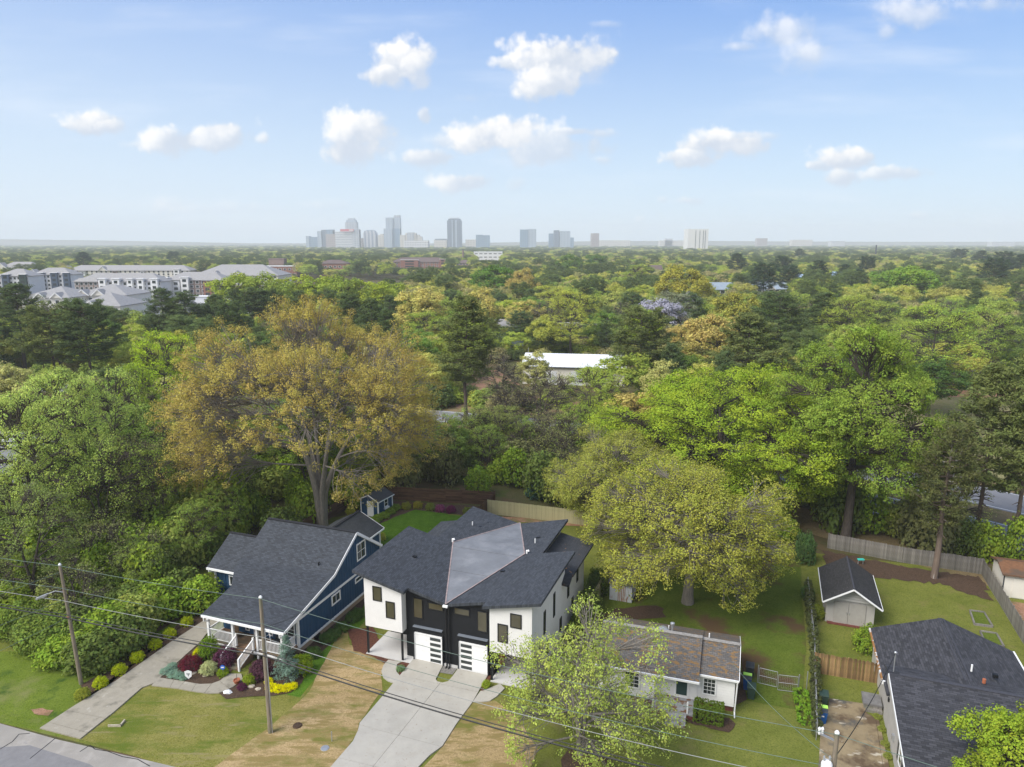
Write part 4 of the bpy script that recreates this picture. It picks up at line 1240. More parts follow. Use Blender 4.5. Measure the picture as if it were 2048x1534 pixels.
# ================================================================== neighbour's cream outbuilding (right edge)
Ob = empty('cream_outbuilding', (*G(2003, 1193), 0), -20.0, label='cream outbuilding with double doors and needle covered roof, far right', cat='outbuilding')
w = MB(); w.box(0, 5.2, 0, 3.6, 0, 2.35)
wo_ = w.build('wall', M['cream'], Ob)
r = MB(); r.slab([(-.25, -.35, 2.42), (5.5, -.35, 2.42), (5.5, 1.8, 3.0), (-.25, 1.8, 3.0)], .14); r.slab([(-.25, 1.8, 3.0), (5.5, 1.8, 3.0), (5.5, 3.9, 2.4), (-.25, 3.9, 2.4)], .14)
r.build('roof', layer(mat('needle_covered_roof', (.17, .085, .045), .95, .25, 4), (.10, .07, .05), 1, .5, .6), Ob)
for a in (.75, 2.1):
    d = MB().box(a, a+1.32, -.06, 0, .08, 2.0).build('door', M['cream'], Ob)
    MB().box(a+(1.15 if a < 1 else .1), a+(1.22 if a < 1 else .17), -.1, -.06, 1, 1.15).build('door_handle', M['black_metal'], d)
MB().box(1.9, 2.4, -.15, 0, 2.1, 2.2).build('wall_lamp', M['white_paint'], Ob)
MB().box(-.04, .04, -.04, .04, 0, 2.3).build('corner_board', M['bin_dark'], Ob)

# ================================================================== fences
def board_fence(name, pts, h, m, bw=.14, gap=.012, label=None, horizontal=False, jit=.03, face=-1, posts=2.4):
    (x0, y0), = pts[:1]
    root = empty(name, (x0, y0, 0), 0, off=(x0, y0, 0), label=label, cat='fence')
    me = None
    for a, b in zip(pts, pts[1:]):
        a, b = Vector((*a, 0)), Vector((*b, 0))
        L = (b-a).length
        d = (b-a)/L
        ang = math.atan2(d.y, d.x)
        nrm = Vector((-d.y, d.x, 0))
        k = int(L/posts)+1
        for i in range(k+1):
            p = a.lerp(b, i/k) + nrm*.06*-face
            q = MB().beam(p, p+Vector((0, 0, h*(.97 if not horizontal else 1.03))), .1, .1, up=tuple(nrm)).build('fence_post', m, root)
        if horizontal:
            nb = int(h/bw)
            for i in range(k):
                p, q = a.lerp(b, i/k), a.lerp(b, (i+1)/k)
                for j in range(nb):
                    z = bw*(j+.5)
                    MB().beam(p+Vector((0,0,z)), q+Vector((0,0,z+random.uniform(-.01,.01))), .03, bw-.02).build('fence_board', m, root)
        else:
            rl = MB()
            for z in (.35, h*.85): rl.beam(a+Vector((0,0,z))+nrm*.03*-face, b+Vector((0,0,z))+nrm*.03*-face, .04, .09)
            rl.build('fence_rail', m, root)
            if me is None:
                mb = MB()
                mb.add([(-bw/2+gap/2,-.01,0),(bw/2-gap/2,-.01,0),(bw/2-gap/2,.01,0),(-bw/2+gap/2,.01,0),(-bw/2+gap/2,-.01,h-.06),(bw/2-gap/2,-.01,h-.06),(bw/2-gap/2,.01,h-.06),(-bw/2+gap/2,.01,h-.06),(-bw*.22,-.01,h),(bw*.22,-.01,h),(bw*.22,.01,h),(-bw*.22,.01,h)],
                       [(0,3,2,1),(0,1,5,4),(1,2,6,5),(2,3,7,6),(3,0,4,7),(4,5,9,8),(5,6,10,9),(6,7,11,10),(7,4,8,11),(8,9,10,11)])
                t_ = mb.build('fence_board', m); me = t_.data; bpy.data.objects.remove(t_)
            nb = int(L/bw)
            for i in range(nb):
                p = a + d*(i+.5)*bw + nrm*.015*face + Vector((0, 0, 0))
                o = inst(me, 'fence_board', p, root, rz=ang, scale=(1, 1, 1+random.uniform(-jit, jit*.4)))
                o.rotation_euler.y = random.uniform(-.006, .006) if jit < .04 else random.uniform(-.02, .02)
    return root
# colour differs from board to board through the object's own random number
def perboard(m, amt=.5):
    n, l = nt(m)
    p = n['Principled BSDF']
    src = p.inputs['Base Color'].links[0].from_socket
    oi = n.new('ShaderNodeObjectInfo')
    mr = n.new('ShaderNodeMapRange'); l.new(oi.outputs['Random'], mr.inputs[0])
    mr.inputs[3].default_value, mr.inputs[4].default_value = 1-amt, 1+amt*.7
    vs = n.new('ShaderNodeVectorMath'); vs.operation = 'SCALE'
    l.new(src, vs.inputs[0]); l.new(mr.outputs[0], vs.inputs['Scale'])
    l.new(vs.outputs[0], p.inputs['Base Color'])
for k_, a_ in (('wood_brown', .5), ('wood_grey', .28), ('wood_new', .1), ('wood_darkred', .35), ('wood_deck', .2)): perboard(M[k_], a_)
board_fence('brown_fence', [G(1628, 1345), G(1762, 1368)], 1.75, M['wood_brown'], bw=.13, jit=.04, label='short stained brown picket fence between the vine fence and the dark roofed house')
board_fence('grey_back_fence', [G(1655, 1096), G(1805, 1125), G(1963, 1149)], 1.75, M['wood_grey'], bw=.15, label='weathered grey board fence along the back of the right yard')
board_fence('grey_side_fence', [G(1963, 1149), G(1998, 1206), G(2048, 1289), G(2110, 1400)], 1.7, M['wood_grey'], bw=.15, label='weathered grey board fence running down the right side of the yard')
nfb = [lotpt(-31.4, 77.4), lotpt(-26.9, 77.6), lotpt(-17.0, 77.9), lotpt(-13.6, 77.5)]
board_fence('new_pine_fence', nfb, 1.85, M['wood_new'], bw=.14, jit=.005, label='pale new pine privacy fence behind the duplex')
board_fence('new_pine_side_fence', [lotpt(-13.5, 77.4), lotpt(-13.4, 60.5), lotpt(-13.6, 56.5)], 1.85, M['wood_new'], bw=.14, jit=.005, label='pale new pine fence between the duplex and the metal shed')
board_fence('dark_slat_fence', [lotpt(-48.4, 77.0), lotpt(-40, 78.6), lotpt(-31.6, 80.4)], 1.9, M['wood_darkred'], bw=.15, horizontal=True, label='dark red fence of horizontal boards behind the back garden')
board_fence('red_return_fence', [lotpt(-31.6, 80.2), lotpt(-31.45, 74.0)], 1.8, M['wood_darkred'], bw=.15, label='dark red board fence meeting the pale fence')
board_fence('brown_left_fence', [lotpt(-49.2, 62.5), lotpt(-48.4, 76.9)], 1.7, M['wood_darkred'], bw=.15, horizontal=True, label='brown slat fence below the big bronze oak')

def chain_fence(name, pts, h, label, mesh_step=.3, posts=2.5):
    x0, y0 = pts[0]
    root = empty(name, (x0, y0, 0), 0, off=(x0, y0, 0), label=label, cat='fence')
    w = MB()
    for a, b in zip(pts, pts[1:]):
        a, b = Vector((*a, 0)), Vector((*b, 0))
        L = (b-a).length
        k = max(1, int(L/posts))
        for i in range(k+1):
            p = a.lerp(b, i/k)
            MB().tube([p, p+Vector((0, 0, h+.08))], .03, 6).build('fence_post', M['grey_metal'], root)
        MB().tube([a+Vector((0,0,h)), b+Vector((0,0,h))], .022, 6).build('top_rail', M['grey_metal'], root)
        n = int(L/mesh_step)
        for i in range(n):
            p, q = a.lerp(b, i/n), a.lerp(b, min(1, (i+h/mesh_step)/n))
            if (i+h/mesh_step) <= n:
                w.beam(p, q+Vector((0, 0, h)), .006, .006); w.beam(q, p+Vector((0, 0, h)), .006, .006)
    o = w.build('chain_mesh', M['grey_metal'], root, kind='stuff')
    return root
chain_fence('field_fence', [(84, 160.5), (100, 165), (125, 170)], 3.0, 'tall chain link fence behind the playing field', .5, 5)
chain_fence('vine_fence', [G(1614, 1180), G(1627, 1300), G(1632, 1480)], 1.3, 'chain link fence overgrown with dark vines beside the blue bin', .25)
# chain link gates
gz = lambda x, y: G(1460+x/6.2875, 1290+y/6.2875)
gr = empty('chain_link_gate', (*gz(345, 475), 0), off=(*gz(345, 475), 0), label='open double chain link gate beside the white bungalow', cat='gate')
def leaf_gate(p, q, h=1.25):
    p, q = Vector((*p, .08)), Vector((*q, .08))
    U = Vector((0, 0, h))
    m = MB()
    for a, b in ((p, q), (p+U, q+U), (p, p+U), (q, q+U), (p+U*.5, q+U*.5)): m.tube([a, b], .022, 6)
    o = m.build('gate_frame', M['grey_metal'], gr)
    w = MB(); L = (q-p).length; n = int(L/.12)
    for i in range(n):
        a = p.lerp(q, i/n)
        w.beam(a, a+U, .004, .004, up=(0, 1, 0))
    for j in range(10): w.beam(p+U*(j/10), q+U*(j/10), .004, .004)
    w.build('gate_mesh', M['grey_metal'], o)
leaf_gate(gz(360, 485), gz(585, 540)); leaf_gate(gz(598, 575), gz(845, 605))
for p in (gz(345, 475), gz(855, 600), gz(960, 560)): MB().tube([(*p, 0), (*p, 1.5)], .035, 6).build('gate_post', M['grey_metal'], gr)
# raised garden frames
for pts, lb in (([(1228,528),(1320,540),(1375,632),(1258,616)], 'square wooden raised bed frame on the right lawn, the farther one'), ([(1295,662),(1400,678),(1448,762),(1330,750)], 'square wooden raised bed frame on the right lawn, half hidden by the roof')):
    P = [G(*h4(*p)) for p in pts]
    g_ = empty('raised_bed', (*P[0], 0), off=(*P[0], 0), label=lb, cat='garden bed', group='raised garden beds')
    for i in range(4):
        MB().beam((*P[i], .1), (*P[(i+1) % 4], .1), .12, .2).build('timber', M['wood_grey'], g_)
    MB().prism(P, .0, .09).build('soil', M['lawn_back'], g_)

# ================================================================== bins
def bin_(loc, rz, body, lid, label, grp='wheeled rubbish bins', lidc=None):
    o = empty('wheelie_bin', (*loc, 0), rz, label=label, cat='bin', group=grp)
    b = MB()
    b.add([(-.22,-.25,.06),(.22,-.25,.06),(.22,.25,.06),(-.22,.25,.06),(-.29,-.34,.98),(.29,-.34,.98),(.29,.34,.98),(-.29,.34,.98)], [(0,3,2,1),(0,1,5,4),(1,2,6,5),(2,3,7,6),(3,0,4,7),(4,5,6,7)])
    b.box(-.31, .31, -.36, .36, .94, .99)
    bo = b.build('bin_body', body, o)
    l = MB()
    l.add([(-.32,-.38,.995),(.32,-.38,.995),(.32,.36,1.0),(-.32,.36,1.0),(-.30,-.34,1.06),(.30,-.34,1.06),(.30,.30,1.13),(-.30,.30,1.13)], [(0,3,2,1),(0,1,5,4),(1,2,6,5),(2,3,7,6),(3,0,4,7),(4,5,6,7)])
    l.build('bin_lid', lid, o)
    if lidc:
        MB().box(-.31, .31, .02, .34, 1.08, 1.15).build('lime_lid_panel', lidc, o)
    MB().tube([(-.25, .38, .95), (.25, .38, .95)], .02, 6).build('handle', body, o)
    for s in (-.26, .26): MB().tube([(s-.03, .27, .12), (s+.03, .27, .12)], .12, 12).build('wheel', M['black_metal'], o)
    return o
bw_ = bin_((17.65, 47.0), -20, M['bin_green'], M['bin_green'], 'dark green wheelie bin, nearest the camera beside the white bungalow')
bin_((17.7, 48.1), -20, M['bin_blue'], M['bin_dark'], 'blue wheelie bin with lime lid beside the white bungalow', lidc=M['bin_lime'])
bin_((18.4, 49.6), -20, M['bin_dark'], M['bin_dark'], 'black round topped bin at the back of the row beside the white bungalow')
bb = bin_((21.75, 44.3), -20, M['bin_blue'], M['bin_dark'], 'blue wheelie bin with lime lid on the stained driveway', lidc=M['bin_lime'])
MB().add and MB().box(-.08, .08, -.325, -.315, .62, .72).build('white_logo', M['pvc'], bb)
bin_((22.6, 46.1), -20, M['bin_green'], M['bin_green'], 'dark green wheelie bin behind the blue bin on the stained driveway')

# ================================================================== poles and wires
def pole(name, base, top, r0, r1, label, parts=()):
    o = empty(name, (*base, 0), off=(*base, 0), label=label, cat='utility pole', group='utility poles along the street')
    MB().tube([(*base, -.3), (base[0]*.5+top[0]*.5, base[1]*.5+top[1]*.5, top[2]/2), top], [r0, (r0+r1)/2, r1], 12).build('pole_shaft', M['wood_pole'], o)
    MB().lathe([(r1*.8, 0), (r1*1.05, .05), (r1*1.05, .12), (r1*.5, .2)], (top[0], top[1], top[2]-.02), 10).build('pole_cap', M['pvc'], o)
    return o
b1 = G(163, 1368); t1 = (b1[0]-.45, b1[1], 9.7)
b2 = G(541, 1465); t2 = (b2[0]+.0, b2[1], 10.0)
t3 = (*G(1674, 1468, 9.5), 9.5); b3 = (t3[0], t3[1])
P1 = pole('utility_pole', b1, t1, .15, .10, 'slim wooden utility pole with street light on the left verge')
P2 = pole('utility_pole', b2, t2, .17, .11, 'tall wooden utility pole in front of the blue cottage')
P3 = pole('utility_pole', b3, t3, .16, .11, 'wooden utility pole with white transformer at the bottom right')
# street light on pole 1
lx = lambda px, py, y: (XA(px, py, y), y, ZH(py, y))
arm = [(t1[0]+.2, b1[1], 7.55), (t1[0]-.5, b1[1]-.15, 7.75), (t1[0]-1.1, b1[1]-.3, 7.55)]
MB().tube(arm, .03, 8).build('lamp_arm', M['grey_metal'], P1)
MB().add and MB().beam((t1[0]-1.0, b1[1]-.3, 7.56), (t1[0]-1.75, b1[1]-.45, 7.28), .24, .12).build('lamp_head', M['grey_metal'], P1)
MB().beam((t1[0]+.07, b1[1]-.1, 5.6), (t1[0]+.25, b1[1]-.15, 5.6), .1, .1).build('red_marker', M['terracotta'], P1)
MB().tube([(b2[0]+.17, b2[1]-.08, 0), (t2[0]+.16, b2[1]-.08, 7.8)], .035, 6).build('conduit', M['grey_metal'], P2)
for z in (7.6, 7.2): MB().tube([(t2[0]+.1, b2[1], z), (t2[0]+.45, b2[1]-.1, z+.25), (t2[0]+.5, b2[1]-.1, z-.3)], .015, 6).build('insulator_bracket', M['pvc'], P2)
MB().lathe([(.20, 0), (.26, .05), (.26, .72), (.19, .85), (.05, .92)], (t3[0]-.45, t3[1]-.2, 7.3), 14).build('transformer', M['white_paint'], P3)
for dx in (-.16, .12): MB().lathe([(.04, 0), (.06, .05), (.04, .12), (.06, .18), (.03, .25)], (t3[0]-.45+dx, t3[1]-.2, 8.2), 8).build('bushing', M['grey_metal'], P3)
MB().beam((t3[0], t3[1], 9.1), (t3[0]-.75, t3[1]+.25, 9.35), .07, .09).build('cross_arm', M['grey_metal'], P3)
for q in (.75, .6): MB().lathe([(.05, 0), (.08, .1), (.05, .2), (.08, .3), (.04, .38)], (t3[0]-q, t3[1]+.25, 9.3), 8).build('cutout', M['pvc'], P3)
def wire(a, b, sag, r, m, label, n=18, group='overhead wires along the street'):
    a, b = Vector(a), Vector(b)
    pts = []
    for i in range(n+1):
        u = i/n
        p = a.lerp(b, u); p.z -= sag*4*u*(1-u)
        pts.append(p)
    MB().tube(pts, r, 5).build('overhead_wire', m, None, label=label, cat='wire', group=group)
wg = mat('weathered_wire', (0.12, 0.17, 0.14), .6, .15)
wb = M['black_metal']
wg2 = mat('pale_wire', (0.27, 0.28, 0.27), .6, .1)
d12 = Vector((b2[0]-b1[0], b2[1]-b1[1], 0))
L1e = (b1[0]-38, b1[1]+12.5)
R3e = (t3[0]+24, t3[1]-12)
levels = [(0.05, .017, wg, 'thin greenish power wire at the very top of the poles'), (-1.75, .017, wg, 'thin greenish power wire a little below the pole tops'), (-2.75, .02, wg2, 'pale neutral wire at two thirds of the pole height'), (-4.1, .05, wb, 'thick black telephone cable, lowest bundle'), (-3.85, .03, wb, 'thin black cable just above the telephone cable')]
for dz, r_, m_, lb in levels:
    q1, q2, q3 = (t1[0], t1[1]-.12, t1[2]+dz), (t2[0], t2[1]-.13, t2[2]+dz), (t3[0], t3[1]-.13, t3[2]+dz)
    wire((L1e[0], L1e[1], t1[2]+dz+.4), q1, .7, r_, m_, lb + ', left of the first pole')
    wire(q1, q2, .15, r_, m_, lb + ', between the first two poles')
    wire(q2, q3, .65, r_, m_, lb + ', right of the second pole')
    wire(q3, (R3e[0], R3e[1], q3[2]), .5, r_, m_, lb + ', at the bottom right')
for (z_, zx, lb) in ((9.2, (-60, 20), 'guy wire running down left from the top of the first pole'), (7.0, (-58, 22), 'pale wire curving down left from the first pole'), (5.5, (-50, 26), 'thin wire falling left from the middle of the first pole')):
    wire((t1[0], t1[1], z_), (zx[0], zx[1], z_-.8), .8, .014, wg, lb)
c_, s_ = math.cos(R(-20)), math.sin(R(-20))
def lw(s, t, z): return (s*c_-t*s_, s*s_+t*c_, z)
wire((t2[0], t2[1], 7.9), lw(-34.35, 45.0, 3.3), .2, .018, wb, 'service wire from the second pole to the blue cottage', group='service wires')
wire((t3[0], t3[1], 8.2), lw(9.5, 50.0, 5.7), .5, .022, wb, 'service wire from the transformer pole to the dark roofed house', group='service wires')
wire((t3[0], t3[1], 8.0), (15.9, 48.4, 2.9), .5, .016, wg, 'service wire from the transformer pole to the white bungalow', group='service wires')

# ================================================================== small garden things
def blob_rock(px, py, r, label, m):
    x, y = G(px, py)
    mb = MB()
    n = 8
    prof = [(.55, 0), (1, .2), (.85, .5), (.4, .72)]
    for (rr, zz) in prof:
        for k in range(n):
            t = 2*math.pi*k/n
            q = r*rr*random.uniform(.8, 1.15)
            mb.v.append((x+q*math.cos(t)*1.3, y+q*math.sin(t), r*zz))
    for i in range(3):
        for k in range(n): mb.f.append((i*n+k, i*n+(k+1)%n, (i+1)*n+(k+1)%n, (i+1)*n+k))
    mb.f.append(tuple(3*n+k for k in range(n)))
    mb.build('rock', m, None, label=label, cat='rock', group='rocks in the front flower beds')
blob_rock(455, 1386, .28, 'long pale rock at the front of the mulch bed', M['white_paint'])
blob_rock(502, 1374, .25, 'tan rock near the small purple shrub', M['stone'])
blob_rock(516, 1379, .2, 'small brown rock beside the yellow shrub', M['stone'])
blob_rock(388, 1347, .2, 'flat tan rock behind the white shield sign', M['stone'])
blob_rock(409, 1353, .15, 'small tan rock below the grass clump', M['stone'])
x, y = G(474, 1368)
fp = empty('flower_pot', (x, y, 0), off=(x, y, 0), label='terracotta flower pot with a bare stake beside the walk', cat='flower pot')
MB().lathe([(.14, 0), (.24, .3), (.26, .3), (.26, .38), (.22, .38), (.2, .3)], (x, y, 0), 14).build('pot', M['terracotta'], fp)
MB().tube([(x, y, .3), (x+.03, y, .85)], .02, 6).build('stem', M['wood_grey'], fp)
x, y = G(404, 1322)
fp = empty('planter', (x, y, 0), off=(x, y, 0), label='dark round planter between the red mound and the porch', cat='planter')
MB().lathe([(.25, 0), (.38, .45), (.42, .47), (.4, .52), (.34, .5), (.32, .4)], (x, y, 0), 14).build('pot', M['bin_dark'], fp)
def sign(px, py, kind, label):
    x, y = G(px, py)
    o = empty('yard_sign', (x, y, 0), 0, label=label, cat='sign')
    MB().tube([(0, 0, 0), (0, 0, .75)], .018, 6).build('stake', M['grey_metal'], o)
    if kind == 'oct':
        p = [(.2*math.cos(R(22.5+45*k)), .2*math.sin(R(22.5+45*k))) for k in range(8)]
        MB().wallpoly([(a, -.02, .85+b) for a, b in p], (0, -1, 0), .02).build('sign_panel', mat('blue_sign', (.03, .13, .55), .4), o)
        MB().box(-.11, .11, -.052, -.041, .80, .90).build('sign_lettering', M['pvc'], o)
    else:
        MB().wallpoly([(-.28, -.02, .75), (-.25, -.02, .35), (0, -.02, .12), (.25, -.02, .35), (.28, -.02, .75), (0, -.02, .85)], (0, -1, 0), .02).build('sign_panel', M['pvc'], o)
        MB().box(-.13, .13, -.052, -.041, .52, .58).build('sign_lettering', M['bin_dark'], o)
        MB().box(-.02, .02, -.053, -.041, .36, .52).build('sign_lettering', M['bin_dark'], o)
sign(447, 1354, 'oct', 'small blue octagonal sign on a stake beside the front steps')
sign(378, 1360, 'shield', 'white shield shaped sign in the corner of the flower bed')
# porch chairs
def chair(s, t, label, m):
    o = lot('porch_chair', s, t, label=label, cat='chair', group='chairs on the porch')
    z = DZ0
    o.location.z = 0
    MB().box(s-.28, s+.28, t-.28, t+.28, z+.38, z+.44).build('seat', m, o)
    MB().box(s-.28, s+.28, t+.24, t+.29, z+.44, z+1.0).build('backrest', m, o)
    for a in (-.25, .25):
        for b in (-.25, .25): MB().box(s+a-.025, s+a+.025, t+b-.025, t+b+.025, z, z+.38).build('leg', m, o)
        MB().box(s+a-.03, s+a+.03, t-.28, t+.28, z+.6, z+.64).build('armrest', m, o)
chair(-40.0, 42.6, 'brown wooden chair on the left of the porch', M['wood_deck'])
chair(-36.0, 42.9, 'dark metal chair on the right of the porch', M['bin_dark'])
# aqua bench thing near the back fence
x, y = G(*h4(520, 222))
bn = empty('aqua_stand', (x, y, 0), off=(x, y, 0), label='small aqua stand in front of the grey back fence', cat='stand')
MB().box(x-.32, x+.32, y-.15, y+.15, .5, .6).build('top', M['aqua'], bn)
for a in (-.25, .25): MB().box(x+a-.03, x+a+.03, y-.03, y+.03, 0, .5).build('leg', M['grey_metal'], bn)
# drain box
x, y = G(232, 1452)
db = MB(); db.box(x-.5, x+.4, y-.12, y-.04, 0, .16); db.box(x+.3, x+.4, y-.1, y+.5, 0, .16)
db.build('drain_edge', M['stone'], None, label='broken stone drain edging in the left front lawn', cat='drain edging')
x, y = G(595, 1452)
MB().lathe([(.36, 0), (.3, .09), (.1, .12)], (x, y, 0), 9).build('dirt_heap', M['mulch'], None, label='small heap of brown earth on the dormant sod', cat='earth heap')
x, y = G(664, 1483)
MB().tube([(x, y, 0), (x, y, .75)], .035, 6).build('marker_stake', M['grey_metal'], None, label='thin grey marker stake on the sod beside the wide driveway', cat='stake')
x, y = G(650, 1497)
MB().lathe([(.3, 0), (.28, .05), (.05, .06)], (x, y, 0), 12).build('meter_cover', M['grey_metal'], None, label='grey water meter cover in the sod near the driveway', cat='meter cover')
for px, py, ln, lb in ((222, 1295, 3.4, 'green leaning guy wire guard in the shrubs beside the driveway bed'),):
    x, y = G(262, 1305)
    MB().tube([(x, y, 0), (x-1.6, y+.3, 1.6)], .05, 8).build('guy_guard', mat('green_plastic', (.08, .25, .17), .5), None, label=lb, cat='guy guard')
x, y = lotpt(-36.9, 58.0)
MB().box(x-.4, x+.4, y-.3, y+.3, 0, .9).build('garbage_cart', M['bin_dark'], None, label='black grill cabinet at the rear corner of the blue cottage', cat='cabinet')
# ================================================================== trees
def np_mesh(name, V, F4, tint=None, mat_=None, tris=False):
    """fast mesh from arrays; F4: (n,4) or (n,3)"""
    k = F4.shape[1]
    me = bpy.data.meshes.new(name)
    me.vertices.add(len(V))
    me.vertices.foreach_set('co', V.astype(np.float32).ravel())
    me.loops.add(F4.size)
    me.loops.foreach_set('vertex_index', F4.astype(np.int32).ravel())
    me.polygons.add(len(F4))
    me.polygons.foreach_set('loop_start', np.arange(0, F4.size, k, dtype=np.int32))
    me.update(calc_edges=True)
    if tint is not None:
        a = me.color_attributes.new('tint', 'FLOAT_COLOR', 'POINT')
        c = np.ones((len(V), 4), dtype=np.float32)
        c[:, :2] = tint
        a.data.foreach_set('color', c.ravel())
    if mat_: me.materials.append(mat_)
    return me

def rotb(rng, N):
    """random unit tangents for unit normals N"""
    r = rng.normal(size=N.shape)
    t = np.cross(N, r)
    t /= np.linalg.norm(t, axis=1, keepdims=True) + 1e-9
    return t, np.cross(N, t)

def leaves(rng, C, O, K, rc, size, flat=.7, aspect=.7, up=.45, outw=.7, rnd=.8, droop=0.0):
    """K leaf faces round every clump centre C (n,3); O outward unit vectors"""
    n = len(C)
    c = np.repeat(C, K, 0); o = np.repeat(O, K, 0)
    rr = np.repeat(rc if hasattr(rc, '__len__') else np.full(n, rc), K)[:, None]
    g = rng.normal(size=c.shape)
    g /= np.linalg.norm(g, axis=1, keepdims=True) + 1e-9
    g *= rng.uniform(.35, 1.0, size=(len(c), 1))**.6
    g[:, 2] *= flat
    p = c + g*rr
    p[:, 2] -= droop*rng.uniform(0, 1, len(p))*rr[:, 0]
    N = g*outw*1.25 + o*.3 + np.array([0, 0, up]) + rng.normal(size=c.shape)*rnd*.42
    N /= np.linalg.norm(N, axis=1, keepdims=True) + 1e-9
    t, b = rotb(rng, N)
    s = size*rng.uniform(.6, 1.35, size=(len(c), 1))
    V = np.stack([p - t*s*.5, p - b*s*.5*aspect, p + t*s*.5, p + b*s*.5*aspect], 1).reshape(-1, 3)
    F = np.arange(len(V)).reshape(-1, 4)
    ct = np.repeat(rng.uniform(0, 1, n), K)
    tv = np.clip(.68*ct + .32*rng.uniform(0, 1, len(c)), 0, 1)
    th = np.clip(.6*np.repeat(rng.uniform(0, 1, n), K) + .4*rng.uniform(0, 1, len(c)), 0, 1)
    tint = np.repeat(np.stack([tv, th], 1), 4, 0)
    return V, F, tint

class Tubes:
    def __init__(self): self.V = []; self.F = []; self.n = 0
    def add(self, P, r, k=5):
        P = np.asarray(P, float); m = len(P)
        d = np.gradient(P, axis=0)
        d /= np.linalg.norm(d, axis=1, keepdims=True) + 1e-9
        ref = np.array([.3, 1, .1]) if abs(d[0, 2]) > .8 else np.array([0, 0, 1.])
        a = np.cross(d, ref); a /= np.linalg.norm(a, axis=1, keepdims=True) + 1e-9
        b = np.cross(d, a)
        th = np.arange(k)*2*np.pi/k
        r = np.asarray(r, float)
        if r.ndim == 0: r = np.full(m, r)
        ring = P[:, None, :] + (a[:, None, :]*np.cos(th)[None, :, None] + b[:, None, :]*np.sin(th)[None, :, None])*r[:, None, None]
        self.V.append(ring.reshape(-1, 3))
        i = np.arange(m-1)[:, None]*k
        j = np.arange(k)[None, :]
        j2 = (j+1) % k
        F = np.stack([i+j, i+j2, i+k+j2, i+k+j], -1).reshape(-1, 4) + self.n
        self.F.append(F)
        self.n += m*k
    def mesh(self, name, m):
        me = np_mesh(name, np.concatenate(self.V), np.concatenate(self.F), mat_=m)
        me.polygons.foreach_set('use_smooth', [True]*len(me.polygons))
        return me

def bez(a, b, c, n):
    t = np.linspace(0, 1, n)[:, None]
    return (1-t)**2*a + 2*(1-t)*t*b + t*t*c

def sphere_dirs(rng, n, zmin=-.35):
    k = np.arange(n) + .5
    z = zmin + (1-zmin)*k/n
    th = np.pi*(1+5**.5)*k + rng.uniform(0, 6)
    r = np.sqrt(np.maximum(0, 1-z*z))
    d = np.stack([r*np.cos(th), r*np.sin(th), z], 1)
    d += rng.normal(size=d.shape)*.12
    return d/np.linalg.norm(d, axis=1, keepdims=True)

